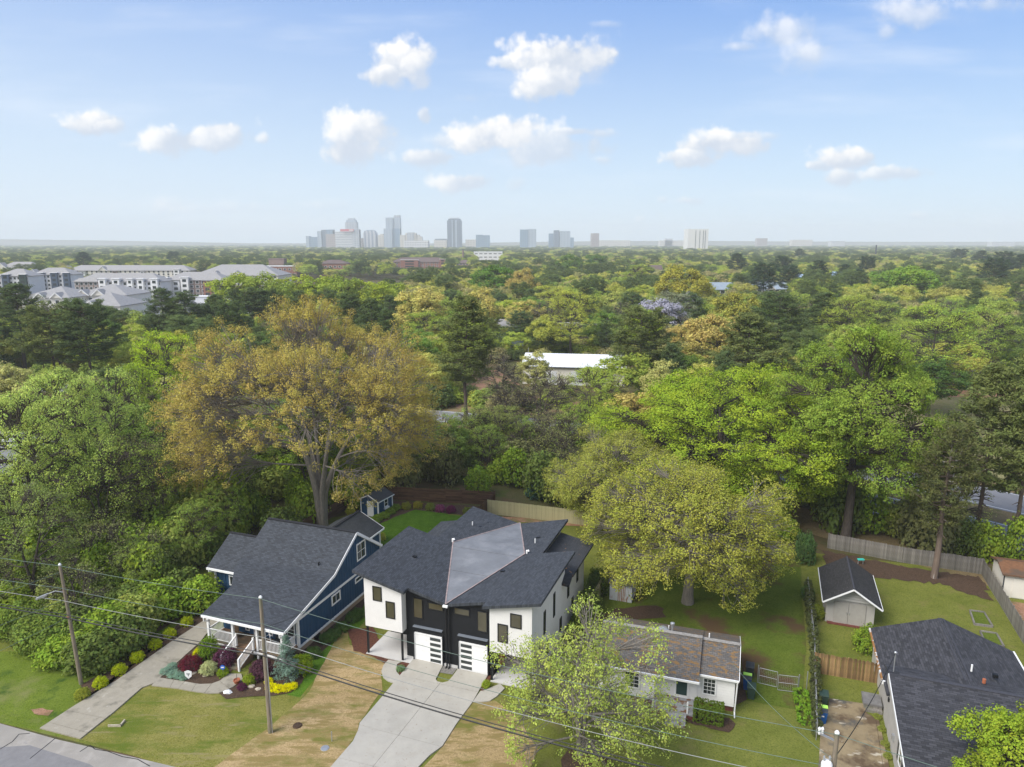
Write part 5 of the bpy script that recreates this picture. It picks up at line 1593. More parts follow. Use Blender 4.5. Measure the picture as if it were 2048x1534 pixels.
def broad_tree(name, seed, H, rx, rz, zc, nl=22, cpl=30, K=30, rc=.75, size=.34, lobe=.36, tr=.35, fork=.25, stems=1, bark='bark_dark', dens=1.0, inner=.25, flat=.75, aspect=.7, twig=.02, stemspread=.5, zmin=-.35, lean=(0, 0), ry=None, rnd=.8, droop=0., limbr=1.0, irr=(.55, .8), openf=False):
    """deciduous tree: stems fork into limbs, limbs carry lobes, lobes carry clumps of leaves"""
    rng = np.random.default_rng(seed)
    ry = ry or rx
    cen = np.array([lean[0], lean[1], zc])
    D = sphere_dirs(rng, nl, zmin)
    if openf:
        D = D[~((D[:, 2] < -.12) & (D[:, 1] < -.1) & (np.abs(D[:, 0]) < .45))]
        nl = len(D)
    rad = rng.uniform(*irr, nl)[:, None]
    ni = int(nl*inner)
    rad[rng.permutation(nl)[:ni]] *= .55
    L = cen + D*rad*np.array([rx, ry, rz])
    lr = lobe*rx*rng.uniform(.75, 1.25, nl)
    tb = Tubes()
    base = np.zeros(3)
    hf = H*fork
    # stems
    st = []
    if stems == 1:
        top = np.array([lean[0]*.6, lean[1]*.6, zc + rz*.25])
        mid = np.array([rng.normal()*.2, rng.normal()*.2, hf])
        P = np.concatenate([bez(base, base*.5+mid*.5+[.05, 0, 0], mid, 5)[:-1], bez(mid, mid*.5+top*.5+rng.normal(size=3)*.4, top, 7)])
        rr = tr*np.concatenate([[1.35, 1.05, .95, .9], np.linspace(.85, .2, 7)])
        tb.add(P, rr, 8)
        st.append((P[4:], rr[4:]))
    else:
        for i in range(stems):
            a = 2*np.pi*i/stems + rng.uniform(-.3, .3)
            sp = stemspread*rx*rng.uniform(.6, 1.1)
            top = np.array([np.cos(a)*sp, np.sin(a)*sp, zc + rz*rng.uniform(-.1, .35)])
            b0 = np.array([np.cos(a), np.sin(a), 0])*tr*.5
            m1 = b0*2.2 + [0, 0, hf]
            P = np.concatenate([bez(b0, b0*1.3+[0, 0, hf*.5], m1, 4)[:-1], bez(m1, (m1+top)/2 + [np.cos(a)*-.12*sp, np.sin(a)*-.12*sp, rz*.15] + rng.normal(size=3)*.3, top, 9)])
            rr = tr*rng.uniform(.6, .85)*np.concatenate([[1.25, 1.05, 1.0], np.linspace(.95, .22, 9)])
            tb.add(P, rr, 8)
            st.append((P[2:], rr[2:]))
        tb.add(bez(base+[0, 0, -.2], base+[0, 0, .6], base+[0, 0, hf*.8], 4), [tr*1.5, tr*1.2, tr*1.05, tr*.7], 10)
    CC, OO = [], []
    for i in range(nl):
        l = L[i]
        # attach to the stem point that is nearest but lower
        best = None
        for P, rr in st:
            dd = np.linalg.norm(P - l, axis=1) + 1.6*np.maximum(0, P[:, 2] - l[2] + 1.0) + .25*np.abs(l[2]-P[:, 2])
            j = int(np.argmin(dd))
            if best is None or dd[j] < best[0]: best = (dd[j], P[j], rr[j])
        a, ra = best[1], best[2]
        mid = (a+l)/2 + rng.normal(size=3)*.08*rx + np.array([0, 0, .06*rx])
        Pl = bez(a, mid, l, 7)
        r0 = min(ra*.75, tr*.45*limbr)
        tb.add(Pl, np.linspace(r0, max(.035, r0*.25), 7), 5)
        n = max(6, int(cpl*(lr[i]/(lobe*rx))**2))
        d = rng.normal(size=(n*3, 3)); d /= np.linalg.norm(d, axis=1, keepdims=True)
        out = l - cen; out = out/(np.linalg.norm(out)+1e-6)
        sc_ = d@out + .35*d[:, 2]
        d = d[np.argsort(-sc_ + rng.uniform(0, .7, len(sc_)))[:n]]
        c = l + d*lr[i]*rng.uniform(.55, 1.08, (n, 1))*np.array([1, 1, .82])
        if dens < 1: 
            kp = rng.uniform(size=n) < dens
            c, d = c[kp], d[kp]
        for q in c:
            j = rng.integers(3, 7)
            s = Pl[j]
            m_ = (s+q)/2 + rng.normal(size=3)*.12*lr[i]
            tb.add(bez(s, m_, q, 4), [twig*1.8, twig*1.3, twig, twig*.6], 3)
        CC.append(c); OO.append(d)
    C, O = np.concatenate(CC), np.concatenate(OO)
    V, F, t = leaves(rng, C, O, K, rc*rng.uniform(.7, 1.3, len(C)), size, flat, aspect, rnd=rnd, droop=droop)
    return tb.mesh(name+'_trunk', M[bark]), np_mesh(name+'_crown', V, F, t, M['leaf'])

def pine_tree(name, seed, H, r, z0=.42, nb=42, K=60, rc=.8, size=.42, bark='bark_pine', top=.2, tr=.28, dead=6, shape=1.0):
    rng = np.random.default_rng(seed)
    tb = Tubes()
    zz = np.linspace(0, H*.985, 9)
    P = np.stack([np.cumsum(rng.normal(size=9)*.06), np.cumsum(rng.normal(size=9)*.06), zz], 1); P[0, :2] = 0
    tb.add(P, tr*np.linspace(1.15, .15, 9), 8)
    CC, OO = [], []
    for i in range(nb + dead):
        isd = i >= nb
        u = rng.uniform(.75*z0, z0) if isd else z0 + (1-z0)*((i+.5)/nb)
        z = H*u
        k = (u - z0)/(1-z0)
        prof = (1-max(0, k)**2.2*(1-top))*(0.62+.38*min(1, max(0, k)*4)) if shape == 1.0 else (1-max(0, k))**.8
        ln = r*prof*rng.uniform(.62, 1.1)*(.35 if isd else 1)
        a = i*2.4 + rng.uniform(-.4, .4)
        c = np.array([np.interp(z, zz, P[:, 0]), np.interp(z, zz, P[:, 1]), z])
        dh = np.array([np.cos(a), np.sin(a), 0])
        e = c + dh*ln + np.array([0, 0, ln*(.10+.45*max(0, k)) if not isd else -.3])
        m_ = c + dh*ln*.55 + np.array([0, 0, -ln*.06])
        Pb = bez(c, m_, e, 6)
        tb.add(Pb, np.linspace(.085*tr/.28, .02, 6), 4)
        if isd: continue
        nc = max(3, int(4 + ln*1.9))
        tpos = rng.uniform(.35, 1.0, nc)**.8
        q = np.stack([np.interp(tpos, np.linspace(0, 1, 6), Pb[:, j]) for j in range(3)], 1)
        side = np.array([-np.sin(a), np.cos(a), 0])
        q = q + side*(rng.uniform(-1, 1, (nc, 1))*ln*.34) + np.array([0, 0, 1])*rng.uniform(-.1, .5, (nc, 1))
        for w in q:
            tb.add(np.array([Pb[3], (Pb[3]+w)/2, w]), [.02, .015, .01], 3)
        CC.append(q); OO.append(np.tile([0, 0, 1.], (nc, 1)))
    C, O = np.concatenate(CC), np.concatenate(OO)
    V, F, t = leaves(rng, C, O, K, rc*rng.uniform(.7, 1.3, len(C)), size, .55, .30, up=.7, outw=.6, rnd=1.0)
    return tb.mesh(name+'_trunk', M[bark]), np_mesh(name+'_crown', V, F, t, M['leaf'])

def bush_mesh(name, seed, nl=14, K=60, size=.16, rc=.28, zf=.85, aspect=.7, flat=.9, dens=1.0, rnd=.8, nc=9):
    """rounded shrub of radius 1 standing on z=0"""
    rng = np.random.default_rng(seed)
    D = sphere_dirs(rng, nl*nc, -.55)
    rr = rng.uniform(.62, .9, (len(D), 1))
    C = D*rr
    C[:, 2] = C[:, 2]*zf + .62*zf
    C[:, 2] = np.maximum(C[:, 2], .12)
    C += rng.normal(size=C.shape)*.04
    V, F, t = leaves(rng, C, D, K//3, rc*rng.uniform(.7, 1.3, len(C)), size, flat, aspect, rnd=rnd)
    tb = Tubes()
    for i in range(12):
        e = C[rng.integers(len(C))]
        tb.add(bez(np.zeros(3), np.array([e[0]*.4, e[1]*.4, e[2]*.4]), e, 4), [.03, .022, .015, .008], 3)
    return tb.mesh(name+'_stem', M['bark_dark']), np_mesh(name+'_foliage', V, F, t, M['leaf'])

def spruce_mesh(name, seed, H=3.6, r=1.3):
    rng = np.random.default_rng(seed)
    tb = Tubes(); tb.add(np.array([[0, 0, 0], [0, 0, H*.5], [0, 0, H]]), [.09, .05, .01], 6)
    CC, OO = [], []
    for i in range(110):
        u = rng.uniform(0.04, .99)
        a = rng.uniform(0, 6.28)
        ln = r*(1-u)**.85*rng.uniform(.7, 1.1)
        d = np.array([np.cos(a), np.sin(a), 0])
        e = np.array([0, 0, H*u]) + d*ln + [0, 0, -.12*ln]
        tb.add(np.array([[0, 0, H*u], e]), [.02, .008], 3)
        for f in (.45, .75, 1.0):
            CC.append(np.array([0, 0, H*u])*(1-f) + e*f); OO.append(d)
    C, O = np.array(CC), np.array(OO)
    V, F, t = leaves(rng, C, O, 26, .2, .12, .6, .35, rnd=1.0)
    return tb.mesh(name+'_stem', M['bark_dark']), np_mesh(name+'_foliage', V, F, t, M['leaf'])

LIB = {}
def place(kind, loc, s=1.0, rz=None, col=(.1, .13, .03), label=None, cat='tree', group=None, name='tree', sz=None, parts=('trunk', 'crown')):
    tm, cm = LIB[kind]
    e = empty(name, (loc[0], loc[1], 0), math.degrees(random.uniform(0, 6.28)) if rz is None else rz, label=label, cat=cat, group=group)
    e.scale = (s, s, sz or s)
    for me, nm in ((tm, parts[0]), (cm, parts[1])):
        o = bpy.data.objects.new(nm, me)
        COL.objects.link(o)
        o.parent = e
        o.color = (*col, 1)
    return e

# colours of the spring canopy (leaf albedo)
BRONZE = (.228, .192, .060); LIME = (.155, .205, .025); GREEN = (.158, .210, .032); MID = (.085, .125, .028)
PINE = (.058, .080, .032); PINE2 = (.085, .102, .036); GOLD = (.245, .205, .072); OLIVE = (.205, .195, .042); DARK = (.032, .052, .025)
PALE = (.190, .230, .095); GREY = (.165, .155, .125); WIST = (.22, .215, .25); YEL = (.235, .255, .055); YOL = (.180, .188, .042)

# hero trees, each its own mesh
LIB['oak'] = broad_tree('bronze_oak', 11, 26, 16.4, 12.6, 13.6, nl=78, cpl=40, K=72, rc=.64, size=.155, lobe=.255, tr=.5, fork=.16, stems=7, bark='bark_grey', stemspread=.36, zmin=-.6, inner=.15, flat=.8, twig=.03, aspect=.6, limbr=.55, openf=True, irr=(.62, .84))
LIB['maple'] = broad_tree('green_maple', 21, 18, 12.5, 9.0, 9.2, nl=64, cpl=34, K=84, rc=.8, size=.185, lobe=.25, tr=.5, fork=.25, stems=3, stemspread=.4, zmin=-.9, inner=.15, flat=.55, twig=.03, droop=.3, aspect=.5, irr=(.5, .88))
LIB['tallgreen'] = broad_tree('tall_green', 31, 25, 9.8, 10.5, 14.3, nl=48, cpl=32, K=54, rc=.68, size=.19, lobe=.26, irr=(.5, .88), tr=.55, fork=.28, stems=1, zmin=-.7, inner=.2, bark='bark_dark', twig=.035, dens=.9)
LIB['yellow'] = broad_tree('yellow_oak', 41, 13.7, 8.4, 6.4, 7.3, nl=66, cpl=36, K=38, rc=.48, size=.135, lobe=.25, irr=(.48, .9), dens=.95, tr=.4, fork=.3, stems=1, zmin=-.8, inner=.2, bark='bark_grey', twig=.022, flat=.9)
LIB['street'] = broad_tree('sparse_street_tree', 51, 10.8, 6.2, 5.2, 5.0, nl=44, cpl=28, K=22, rc=.44, size=.135, lobe=.27, irr=(.42, .92), tr=.2, fork=.2, stems=4, stemspread=.35, zmin=-.85, inner=.3, bark='bark_grey', twig=.018, dens=.9, flat=.9, droop=.4)
LIB['corner'] = broad_tree('dense_corner_tree', 61, 7.5, 3.9, 3.6, 4.0, nl=40, cpl=24, K=40, rc=.34, size=.13, lobe=.27, tr=.25, fork=.2, zmin=-.75, inner=.1, twig=.015, flat=.9)
# shared kinds
LIB['dec1'] = broad_tree('dec_a', 101, 19, 6.6, 7.4, 11.2, nl=26, cpl=17, K=24, rc=.85, size=.42, lobe=.33, tr=.3, zmin=-.6)
LIB['dec2'] = broad_tree('dec_b', 102, 18, 7.6, 6.2, 11.4, nl=28, cpl=17, K=24, rc=.85, size=.42, lobe=.31, tr=.32, zmin=-.5, stems=3)
LIB['dec3'] = broad_tree('dec_c', 103, 20, 5.4, 8.4, 11.0, nl=24, cpl=17, K=24, rc=.8, size=.4, lobe=.36, tr=.28, zmin=-.7)
LIB['fine1'] = broad_tree('fine_a', 104, 21, 6.2, 9.3, 11.4, nl=34, cpl=20, K=24, rc=.62, size=.19, lobe=.32, tr=.26, zmin=-.8, twig=.028, dens=.9, rnd=1.0)
LIB['fine2'] = broad_tree('fine_b', 105, 18, 5.4, 7.6, 10.2, nl=30, cpl=18, K=20, rc=.6, size=.18, lobe=.33, tr=.22, stems=3, zmin=-.8, twig=.028, dens=.85, rnd=1.0)
LIB['bare'] = broad_tree('bare', 106, 16, 5.2, 6.4, 9.4, nl=30, cpl=20, K=4, rc=.55, size=.18, lobe=.36, tr=.24, stems=3, zmin=-.6, twig=.03)
LIB['bare2'] = broad_tree('bare_b', 116, 11, 3.6, 4.8, 5.8, nl=22, cpl=16, K=5, rc=.5, size=.16, lobe=.4, tr=.14, stems=4, zmin=-.8, twig=.022)
LIB['pine1'] = pine_tree('pine_a', 111, 22, 5.6, z0=.34, nb=60, K=44)
LIB['pine2'] = pine_tree('pine_b', 112, 20, 6.4, z0=.40, nb=54, K=46, top=.45)
LIB['pine3'] = pine_tree('pine_c', 113, 23, 4.8, z0=.36, nb=60, K=42, top=.3)
LIB['cedar'] = pine_tree('cedar', 114, 15, 4.4, z0=.36, nb=52, K=50, rc=.7, size=.3, bark='bark_cedar', top=.25, tr=.36)
LIB['low1'] = bush_mesh('thicket_a', 121, nl=16, K=54, size=.13, rc=.25)
LIB['low2'] = bush_mesh('thicket_b', 122, nl=18, K=50, size=.12, rc=.24, zf=1.1)
LIB['shrub'] = bush_mesh('shrub_a', 123, nl=18, K=75, size=.10, rc=.2, zf=.78)
LIB['fineshrub'] = bush_mesh('shrub_b', 124, nl=22, K=80, size=.07, rc=.16, zf=.8)
LIB['grassclump'] = bush_mesh('grass_a', 125, nl=12, K=70, size=.3, rc=.2, zf=.8, aspect=.12, rnd=1.2)
LIB['spruce'] = spruce_mesh('blue_spruce', 126)

HEDGE_RNG = np.random.default_rng(5)
def hedge_box(name, w, d, h, K=30, dens=26, size=.08, spread=.11):
    rng = HEDGE_RNG
    area = w*h*2 + d*h*2 + w*d
    n = int(area*dens)
    C = []; O = []
    faces = [((0,-1,0), w*h), ((0,1,0), w*h), ((1,0,0), d*h), ((-1,0,0), d*h), ((0,0,1), w*d)]
    tot = sum(f[1] for f in faces)
    for nrm, a in faces:
        k = int(n*a/tot)
        p = np.stack([rng.uniform(-w/2, w/2, k), rng.uniform(-d/2, d/2, k), rng.uniform(.05, h, k)], 1)
        for ax in range(3):
            if nrm[ax]: p[:, ax] = (nrm[ax]*(w, d)[ax]/2 if ax < 2 else h) + rng.normal(size=k)*.03
        C.append(p); O.append(np.tile(np.array(nrm, float), (k, 1)))
    C, O = np.concatenate(C), np.concatenate(O)
    V, F, t = leaves(rng, C, O, K, spread, size, .9, .7)
    tb = Tubes()
    for i in range(8): tb.add(np.array([[w*(i/7-.5)*.8, 0, 0], [w*(i/7-.5)*.9, 0, h*.8]]), [.03, .01], 4)
    return tb.mesh(name+'_stem', M['bark_dark']), np_mesh(name+'_foliage', V, F, t, M['leaf'])
LIB['hedge'] = hedge_box('box_hedge', 1.95, 1.1, 1.25, K=26, dens=90, size=.06, spread=.06)
LIB['vinebed'] = hedge_box('leafy_bed', .9, 3.6, .55, K=16, dens=22, size=.13)
LIB['vine'] = hedge_box('vines', .35, 8.5, 1.35, K=14, dens=14, size=.12)

# ---- placed trees: (kind, crown x px, base row or None, top row, height, width px, colour, label)
PL = []
def tree_at(kind, px, ty, H, wpx, col, label, base=None, name='tree', hk=None, group=None, rz=None):
    """stands where something H metres tall reaches row ty, or on the base row"""
    if not base:
        while H < 24 and wpx*YH(ty, H)/FOC > .9*H: H += .5
    y = G(px, base)[1] if base else YH(ty, H)
    x = XA(px, ty, y) if not base else G(px, base)[0]
    if base: H = ZH(ty, y)
    kw = {'oak':(26,16.4),'maple':(18,12.5),'tallgreen':(25,9.8),'yellow':(13.7,8.4),'street':(10.8,6.2),'corner':(7.5,3.9),'dec1':(19,6.6),'dec2':(18,7.6),'dec3':(20,5.4),'fine1':(21,6.2),'fine2':(18,5.4),'bare':(16,5.2),'bare2':(11,3.6),'pine1':(22,5.6),'pine2':(20,6.4),'pine3':(23,4.8),'cedar':(15,4.4)}[kind]
    depth = y*math.cos(PITCH) + (CAM_H-H*.6)*math.sin(PITCH)
    rw = wpx*depth/FOC/2
    if not base: rw = min(rw, .52*H)
    s = rw/(kw[1]*1.03)
    PL.append((x, y, rw))
    return place(kind, (x, y), s=s, sz=H/kw[0], col=col, label=label, name=name, group=group, rz=rz)

T = tree_at
T('oak', 645, 608, 26, 560, BRONZE, 'huge bronze leaved oak with many pale limbs behind the blue cottage', base=1052, name='oak_tree', rz=0)
T('maple', 1440, 738, 18, 555, GREEN, 'broad bright green tree behind the yellow green tree, right of centre', base=1020, name='maple_tree')
T('tallgreen', 1690, 642, 25, 335, (.120, .165, .034), 'tall spreading green tree with dark limbs rising over the grey back fence', base=1085, name='broadleaf_tree')
T('yellow', 1375, 918, 13.7, 430, YOL, 'olive yellow oak with young leaves over the mossy bungalow', base=1206, name='oak_tree')
T('yellow', 1225, 862, 12, 290, (.175, .185, .045), 'yellow green oak reaching over the pale new fence', base=1064, name='oak_tree')
T('street', 1160, 1196, 10.8, 385, (.195, .235, .06), 'sparse young leaved tree in the front yard between duplex and bungalow', base=1508, name='street_tree')
LIBc = place('corner', (29.3, 34.2), s=1.12, col=(.14, .185, .028), label='dense round bright green tree cut by the bottom right corner', name='round_tree')
T('pine3', 930, 600, 22, 135, PINE2, 'tall lone pine with bare lower trunk right of the bronze oak', base=855, name='pine_tree')
T('pine2', 1278, 624, 18, 160, PINE2, 'broad pine whose branches cross the white metal building', base=800, name='pine_tree')
T('pine1', 1500, 632, 18, 175, PINE2, 'rounded pine between the golden tree and the tall green tree', name='pine_tree')
T('pine2', 1560, 596, 17, 130, PINE, 'dark flat topped pine behind the rounded pine', name='pine_tree')
T('pine1', 1650, 588, 17, 110, PINE, 'dark pine left of the yellow green willows', name='pine_tree')
T('pine1', 1950, 738, 21, 190, PINE2, 'big pine right of the playing field, left one of its group', base=1096, name='pine_tree')
T('pine3', 2022, 700, 22, 150, PINE2, 'big pine at the right edge with twin trunks by the highway', base=1122, name='pine_tree')
T('pine2', 1890, 860, 16, 120, PINE, 'shorter pine beside the highway behind the grey fence', base=1040, name='pine_tree')
T('pine1', 2060, 740, 20, 150, PINE2, 'pine cut by the right edge of the picture', base=1060, name='pine_tree')
T('cedar', 1868, 862, 14.6, 150, (.065, .072, .028), 'cedar with split pale trunk inside the grey board fence', base=1156, name='cedar_tree')
T('pine1', 28, 572, 22, 135, PINE, 'dark pine at the far left in front of the townhouses', name='pine_tree')
T('pine2', 95, 618, 19, 150, PINE2, 'broad dark pine below the apartment roofs, left', name='pine_tree')
T('pine2', 165, 610, 20, 150, PINE, 'broad dark pine right of the apartment gables', name='pine_tree')
T('pine1', 322, 580, 20, 95, PINE, 'dark pine standing in front of the brick apartments', name='pine_tree')
T('pine3', 372, 588, 19, 90, PINE, 'dark pine right of the one before the brick apartments', name='pine_tree')
for i, (px, ty, w) in enumerate(((430, 592, 90), (490, 583, 95), (530, 582, 90), (598, 584, 85), (648, 586, 90), (700, 592, 85), (742, 600, 90), (455, 612, 90), (770, 625, 70))):
    T(('pine1', 'pine2', 'pine3')[i % 3], px, ty, 18, w, PINE, '%s dark pine from the left in the row just behind the bronze oak' % ('first', 'third', 'fourth', 'fifth', 'sixth', 'seventh', 'eighth', 'second', 'ninth')[i], name='pine_tree', group='pines in the row behind the bronze oak')
T('fine1', 318, 640, 21, 165, (.20, .27, .035), 'fresh lime green tree left of the bronze oak', name='broadleaf_tree')
T('fine1', 265, 700, 19, 95, (.16, .215, .035), 'narrow lime tree at the left foot of the lime tree', name='broadleaf_tree')
T('fine1', 20, 735, 21, 200, (.245, .305, .085), 'pale green tree at the left edge', name='broadleaf_tree')
T('fine1', 110, 705, 21, 170, (.245, .305, .085), 'pale green feathery tree in the left wood', name='broadleaf_tree')
T('fine2', 195, 692, 21, 150, (.245, .305, .085), 'pale green feathery tree with thin upright tips, left wood', name='broadleaf_tree')
T('fine2', 60, 800, 18, 190, (.19, .235, .06), 'loose green tree in front of the pale ones at the left edge', name='broadleaf_tree')
T('fine2', 180, 830, 16, 190, (.165, .21, .055), 'loose green tree around the brown trunks in the left wood', name='broadleaf_tree')
T('fine2', 300, 860, 14, 130, (.10, .135, .03), 'small bright leaved tree at the left edge of the bronze oak', name='broadleaf_tree')
T('bare', 250, 850, 14, 160, (.11, .11, .05), 'half bare tree in the gap left of the bronze oak', name='broadleaf_tree')
T('fine2', 30, 930, 14, 200, (.12, .15, .05), 'ivy covered leaning tree near the parking lot at the far left', name='broadleaf_tree')
T('fine2', 1180, 705, 17, 110, (.19, .24, .05), 'slender fresh green tree before the white metal building', base=890, name='broadleaf_tree')
T('fine2', 1115, 738, 12, 100, (.17, .19, .06), 'thin green tree hiding the left wall of the white metal building', base=838, name='broadleaf_tree')
T('fine2', 1228, 742, 12, 90, (.18, .18, .07), 'thin yellowish tree hiding the right wall of the white metal building', base=842, name='broadleaf_tree')
T('bare', 1085, 722, 15, 140, (.13, .13, .06), 'nearly bare tree left of the slender green one', base=895, name='broadleaf_tree')
T('bare', 1020, 745, 13, 130, (.12, .115, .06), 'nearly bare tree beside the lone pine', base=890, name='broadleaf_tree')
T('bare2', 985, 800, 11, 110, (.12, .13, .05), 'thin bare sapling before the highway, left', base=935, name='sapling')
T('bare2', 1060, 810, 12, 110, (.12, .14, .045), 'thin sapling before the highway, middle', base=945, name='sapling')
T('bare2', 1130, 815, 12, 110, (.12, .15, .04), 'thin sapling before the highway, right', base=950, name='sapling')
for i, (px, ty, bs, w, c) in enumerate(((955, 792, 925, 105, (.15, .19, .05)), (1010, 800, 930, 100, (.14, .165, .05)), (1150, 790, 925, 100, (.16, .21, .045)), (1215, 800, 930, 100, (.15, .19, .045)), (1540, 800, 985, 130, (.13, .175, .035)), (1610, 820, 1000, 120, (.12, .16, .035)), (1760, 830, 1010, 130, (.13, .17, .04)), (1815, 850, 1030, 110, (.10, .13, .035)))):
    T(('fine2', 'fine1')[i % 2], px, ty, 14, w, c, 'slender green tree before the highway, %s' % ('right of the bronze oak', 'under the lone pine', 'below the slender fresh green tree', 'left of the maple', 'behind the maple, left', 'behind the maple, right', 'right of the tall green tree', 'left of the cedar')[i], base=bs, name='broadleaf_tree', group='slender green trees before the highway')
T('dec3', 1270, 768, 12, 130, GOLD, 'small golden tree left of the bright green maple', name='broadleaf_tree')
T('dec1', 1435, 620, 16, 140, GOLD, 'golden yellow tree behind the rounded pine', name='broadleaf_tree')
T('dec1', 1370, 636, 15, 80, GOLD, 'small golden tree left of the golden yellow tree', name='broadleaf_tree')
T('dec2', 1290, 618, 15, 85, (.20, .26, .035), 'round lime tree peeping over the broad pine', name='broadleaf_tree')
T('fine1', 1345, 572, 16, 110, (.15, .165, .10), 'blue violet flowering wisteria tree, left one', name='wisteria_tree')
T('dec1', 1325, 590, 14, 100, WIST, 'pale violet wisteria bloom in front of a dark tree', name='wisteria_tree')
T('dec3', 1330, 612, 11, 80, DARK, 'dark blue green evergreen under the wisteria', name='broadleaf_tree')
T('dec2', 1380, 586, 12, 70, (.21, .205, .235), 'pale violet wisteria bloom near the motel', name='wisteria_tree')
T('dec2', 1365, 532, 19, 150, OLIVE, 'large domed olive tree left of the motel', name='broadleaf_tree')
T('fine1', 1145, 565, 16, 130, YEL, 'yellow green tree with dark upright trunks, centre', name='broadleaf_tree')
T('fine1', 1098, 560, 17, 90, YEL, 'taller yellow green tree left of the twin trunked one', name='broadleaf_tree')
T('dec1', 985, 524, 20, 92, (.07, .125, .028), 'round deep green tree below the skyline gap', name='broadleaf_tree')
T('dec2', 1045, 538, 17, 75, GOLD, 'golden green tree right of the round deep green one', name='broadleaf_tree')
T('dec3', 1050, 590, 15, 80, (.27, .245, .08), 'golden tree above the roofs left of the metal building', name='broadleaf_tree')
T('dec2', 960, 578, 16, 100, (.29, .26, .085), 'golden tree just behind the lone pine', name='broadleaf_tree')
T('dec1', 835, 568, 17, 120, (.28, .255, .085), 'pale golden tree right above the bronze oak', name='broadleaf_tree')
T('fine1', 845, 610, 17, 110, (.17, .22, .045), 'yellow green tree between the bronze oak and the lone pine', name='broadleaf_tree')
T('dec1', 1190, 505, 20, 95, (.065, .11, .028), 'dark green rounded tree, right of centre below the horizon', name='broadleaf_tree')
T('dec2', 1140, 508, 19, 90, (.075, .12, .028), 'dark green rounded tree beside its twin below the horizon', name='broadleaf_tree')
T('fine1', 1275, 520, 17, 70, (.16, .20, .045), 'light green tree near the small white house', name='broadleaf_tree')
T('dec1', 1480, 577, 14, 120, (.17, .17, .04), 'wide olive tree in front of the motel', name='broadleaf_tree')
T('fine1', 1608, 550, 17, 75, (.185, .225, .05), 'yellow green tree hiding the motel end', name='broadleaf_tree')
T('fine1', 1705, 575, 18, 130, (.17, .205, .045), 'soft yellow green tree, right middle distance', name='broadleaf_tree')
T('fine1', 1760, 590, 18, 120, (.16, .195, .05), 'soft yellow green tree behind the tall green tree', name='broadleaf_tree')
T('fine1', 1880, 588, 20, 200, (.165, .215, .045), 'wide yellow green willow with ivy dark trunks at right', name='willow_tree')
T('fine1', 1985, 600, 19, 150, (.155, .205, .045), 'yellow green willow at the right edge', name='willow_tree')
T('bare', 1820, 655, 15, 110, (.15, .14, .09), 'leafless brown grey tree in front of the willow', name='broadleaf_tree')
T('dec3', 1870, 700, 11, 120, (.045, .075, .022), 'ivy smothered dark thicket under the willow', name='broadleaf_tree')
T('dec1', 1775, 535, 17, 80, (.10, .16, .035), 'green tree, right distance, before the dark pines', name='broadleaf_tree')
T('dec1', 1830, 525, 18, 95, (.12, .185, .035), 'bright green tree below the dark pine grove', name='broadleaf_tree')
for i, (px, ty, w) in enumerate(((465, 538, 120), (520, 548, 120), (590, 536, 120), (640, 545, 110), (690, 552, 110), (735, 548, 110), (770, 556, 100), (560, 560, 110), (620, 565, 110))):
    T(('dec1', 'dec2', 'dec3')[i % 3], px, ty, 17, w, [(.165, .205, .04), (.15, .19, .045), (.175, .205, .035)][i % 3], '%s yellow green tree from the left in the band below the brick buildings' % ('first', 'second', 'fourth', 'sixth', 'seventh', 'eighth', 'ninth', 'third', 'fifth')[i], name='broadleaf_tree', group='yellow green trees below the brick buildings')
for i, (px, ty, w) in enumerate(((1920, 500, 70), (1965, 502, 70), (2010, 506, 70), (2045, 510, 60), (1990, 520, 70), (1600, 498, 75), (1565, 515, 50), (1475, 508, 55), (1530, 530, 70), (1640, 522, 60), (1580, 535, 60), (1690, 530, 50), (1735, 515, 45), (165, 505, 45), (345, 505, 30), (1720, 540, 60))):
    T(('pine2', 'pine1')[i % 2], px, ty, 18, w, (.036, .055, .030), 'dark evergreen in the far canopy, %s' % ('left of the right edge grove', 'second of the right edge grove', 'third of the right edge grove', 'at the right edge of the picture', 'in front of the right edge grove', 'tallest, right of the white tower', 'left of the tallest one', 'right of the white tower, far', 'above the motel, left', 'above the motel, right', 'above the motel, middle', 'left of the smoke stack', 'below the smoke stack', 'above the left apartments', 'above the middle apartments', 'under the smoke stack, nearer')[i], name='pine_tree', group='dark evergreens in the far canopy')
# ---- understory and filling trees
VIS = []   # x, y, half width, lowest height meant to stay visible, depth: survey of the far buildings
for px_, y_, ty_, w_, dp_, lo_ in ((255,640,541,245,18,.5),(100,500,549,80,16,.35),(30,470,552,66,16,.4),(235,425,563,172,17,.4),(388,440,560,118,17,.35),(470,560,551,170,34,.7),(90,330,595,95,26,.5),(200,345,590,105,24,.5),(195,300,612,90,22,.8),(555,700,533,75,14,.3),(665,720,527,55,16,.6),(838,900,524,112,22,.15),(928,960,526,34,16,.2),(976,1250,504,58,30,.1),(1435,430,579,74,12,.2),(1537,440,578,92,12,.45),(1848,430,594,44,12,.4),(1312,640,540,24,9,.2),(1600,600,556,38,14,.6),(1672,620,551,36,14,.6),(1150,250,662,90,10,.6),(1010,262,655,60,10,.6)):
    VIS.append((XA(px_, ty_, y_), y_, w_*y_/FOC/2, ZH(ty_, y_)*lo_, dp_))
VIS.append((16.0, 164, 8, 4.2, 18))
def allowed(x, y):
    """tallest tree that still leaves the buildings behind it in view"""
    m = 99
    for (bx, by, hw, zv, dep) in VIS:
        if by < y < by+dep and abs(x-bx) < hw+2: return 0
        if y <= by and by-y < by*.6 and abs(x - bx*y/by) < hw*y/by:
            m = min(m, zv + (CAM_H-zv)*(by-y)/by)
    return m
BLD = []   # rectangles / discs to keep free, filled from the house plots
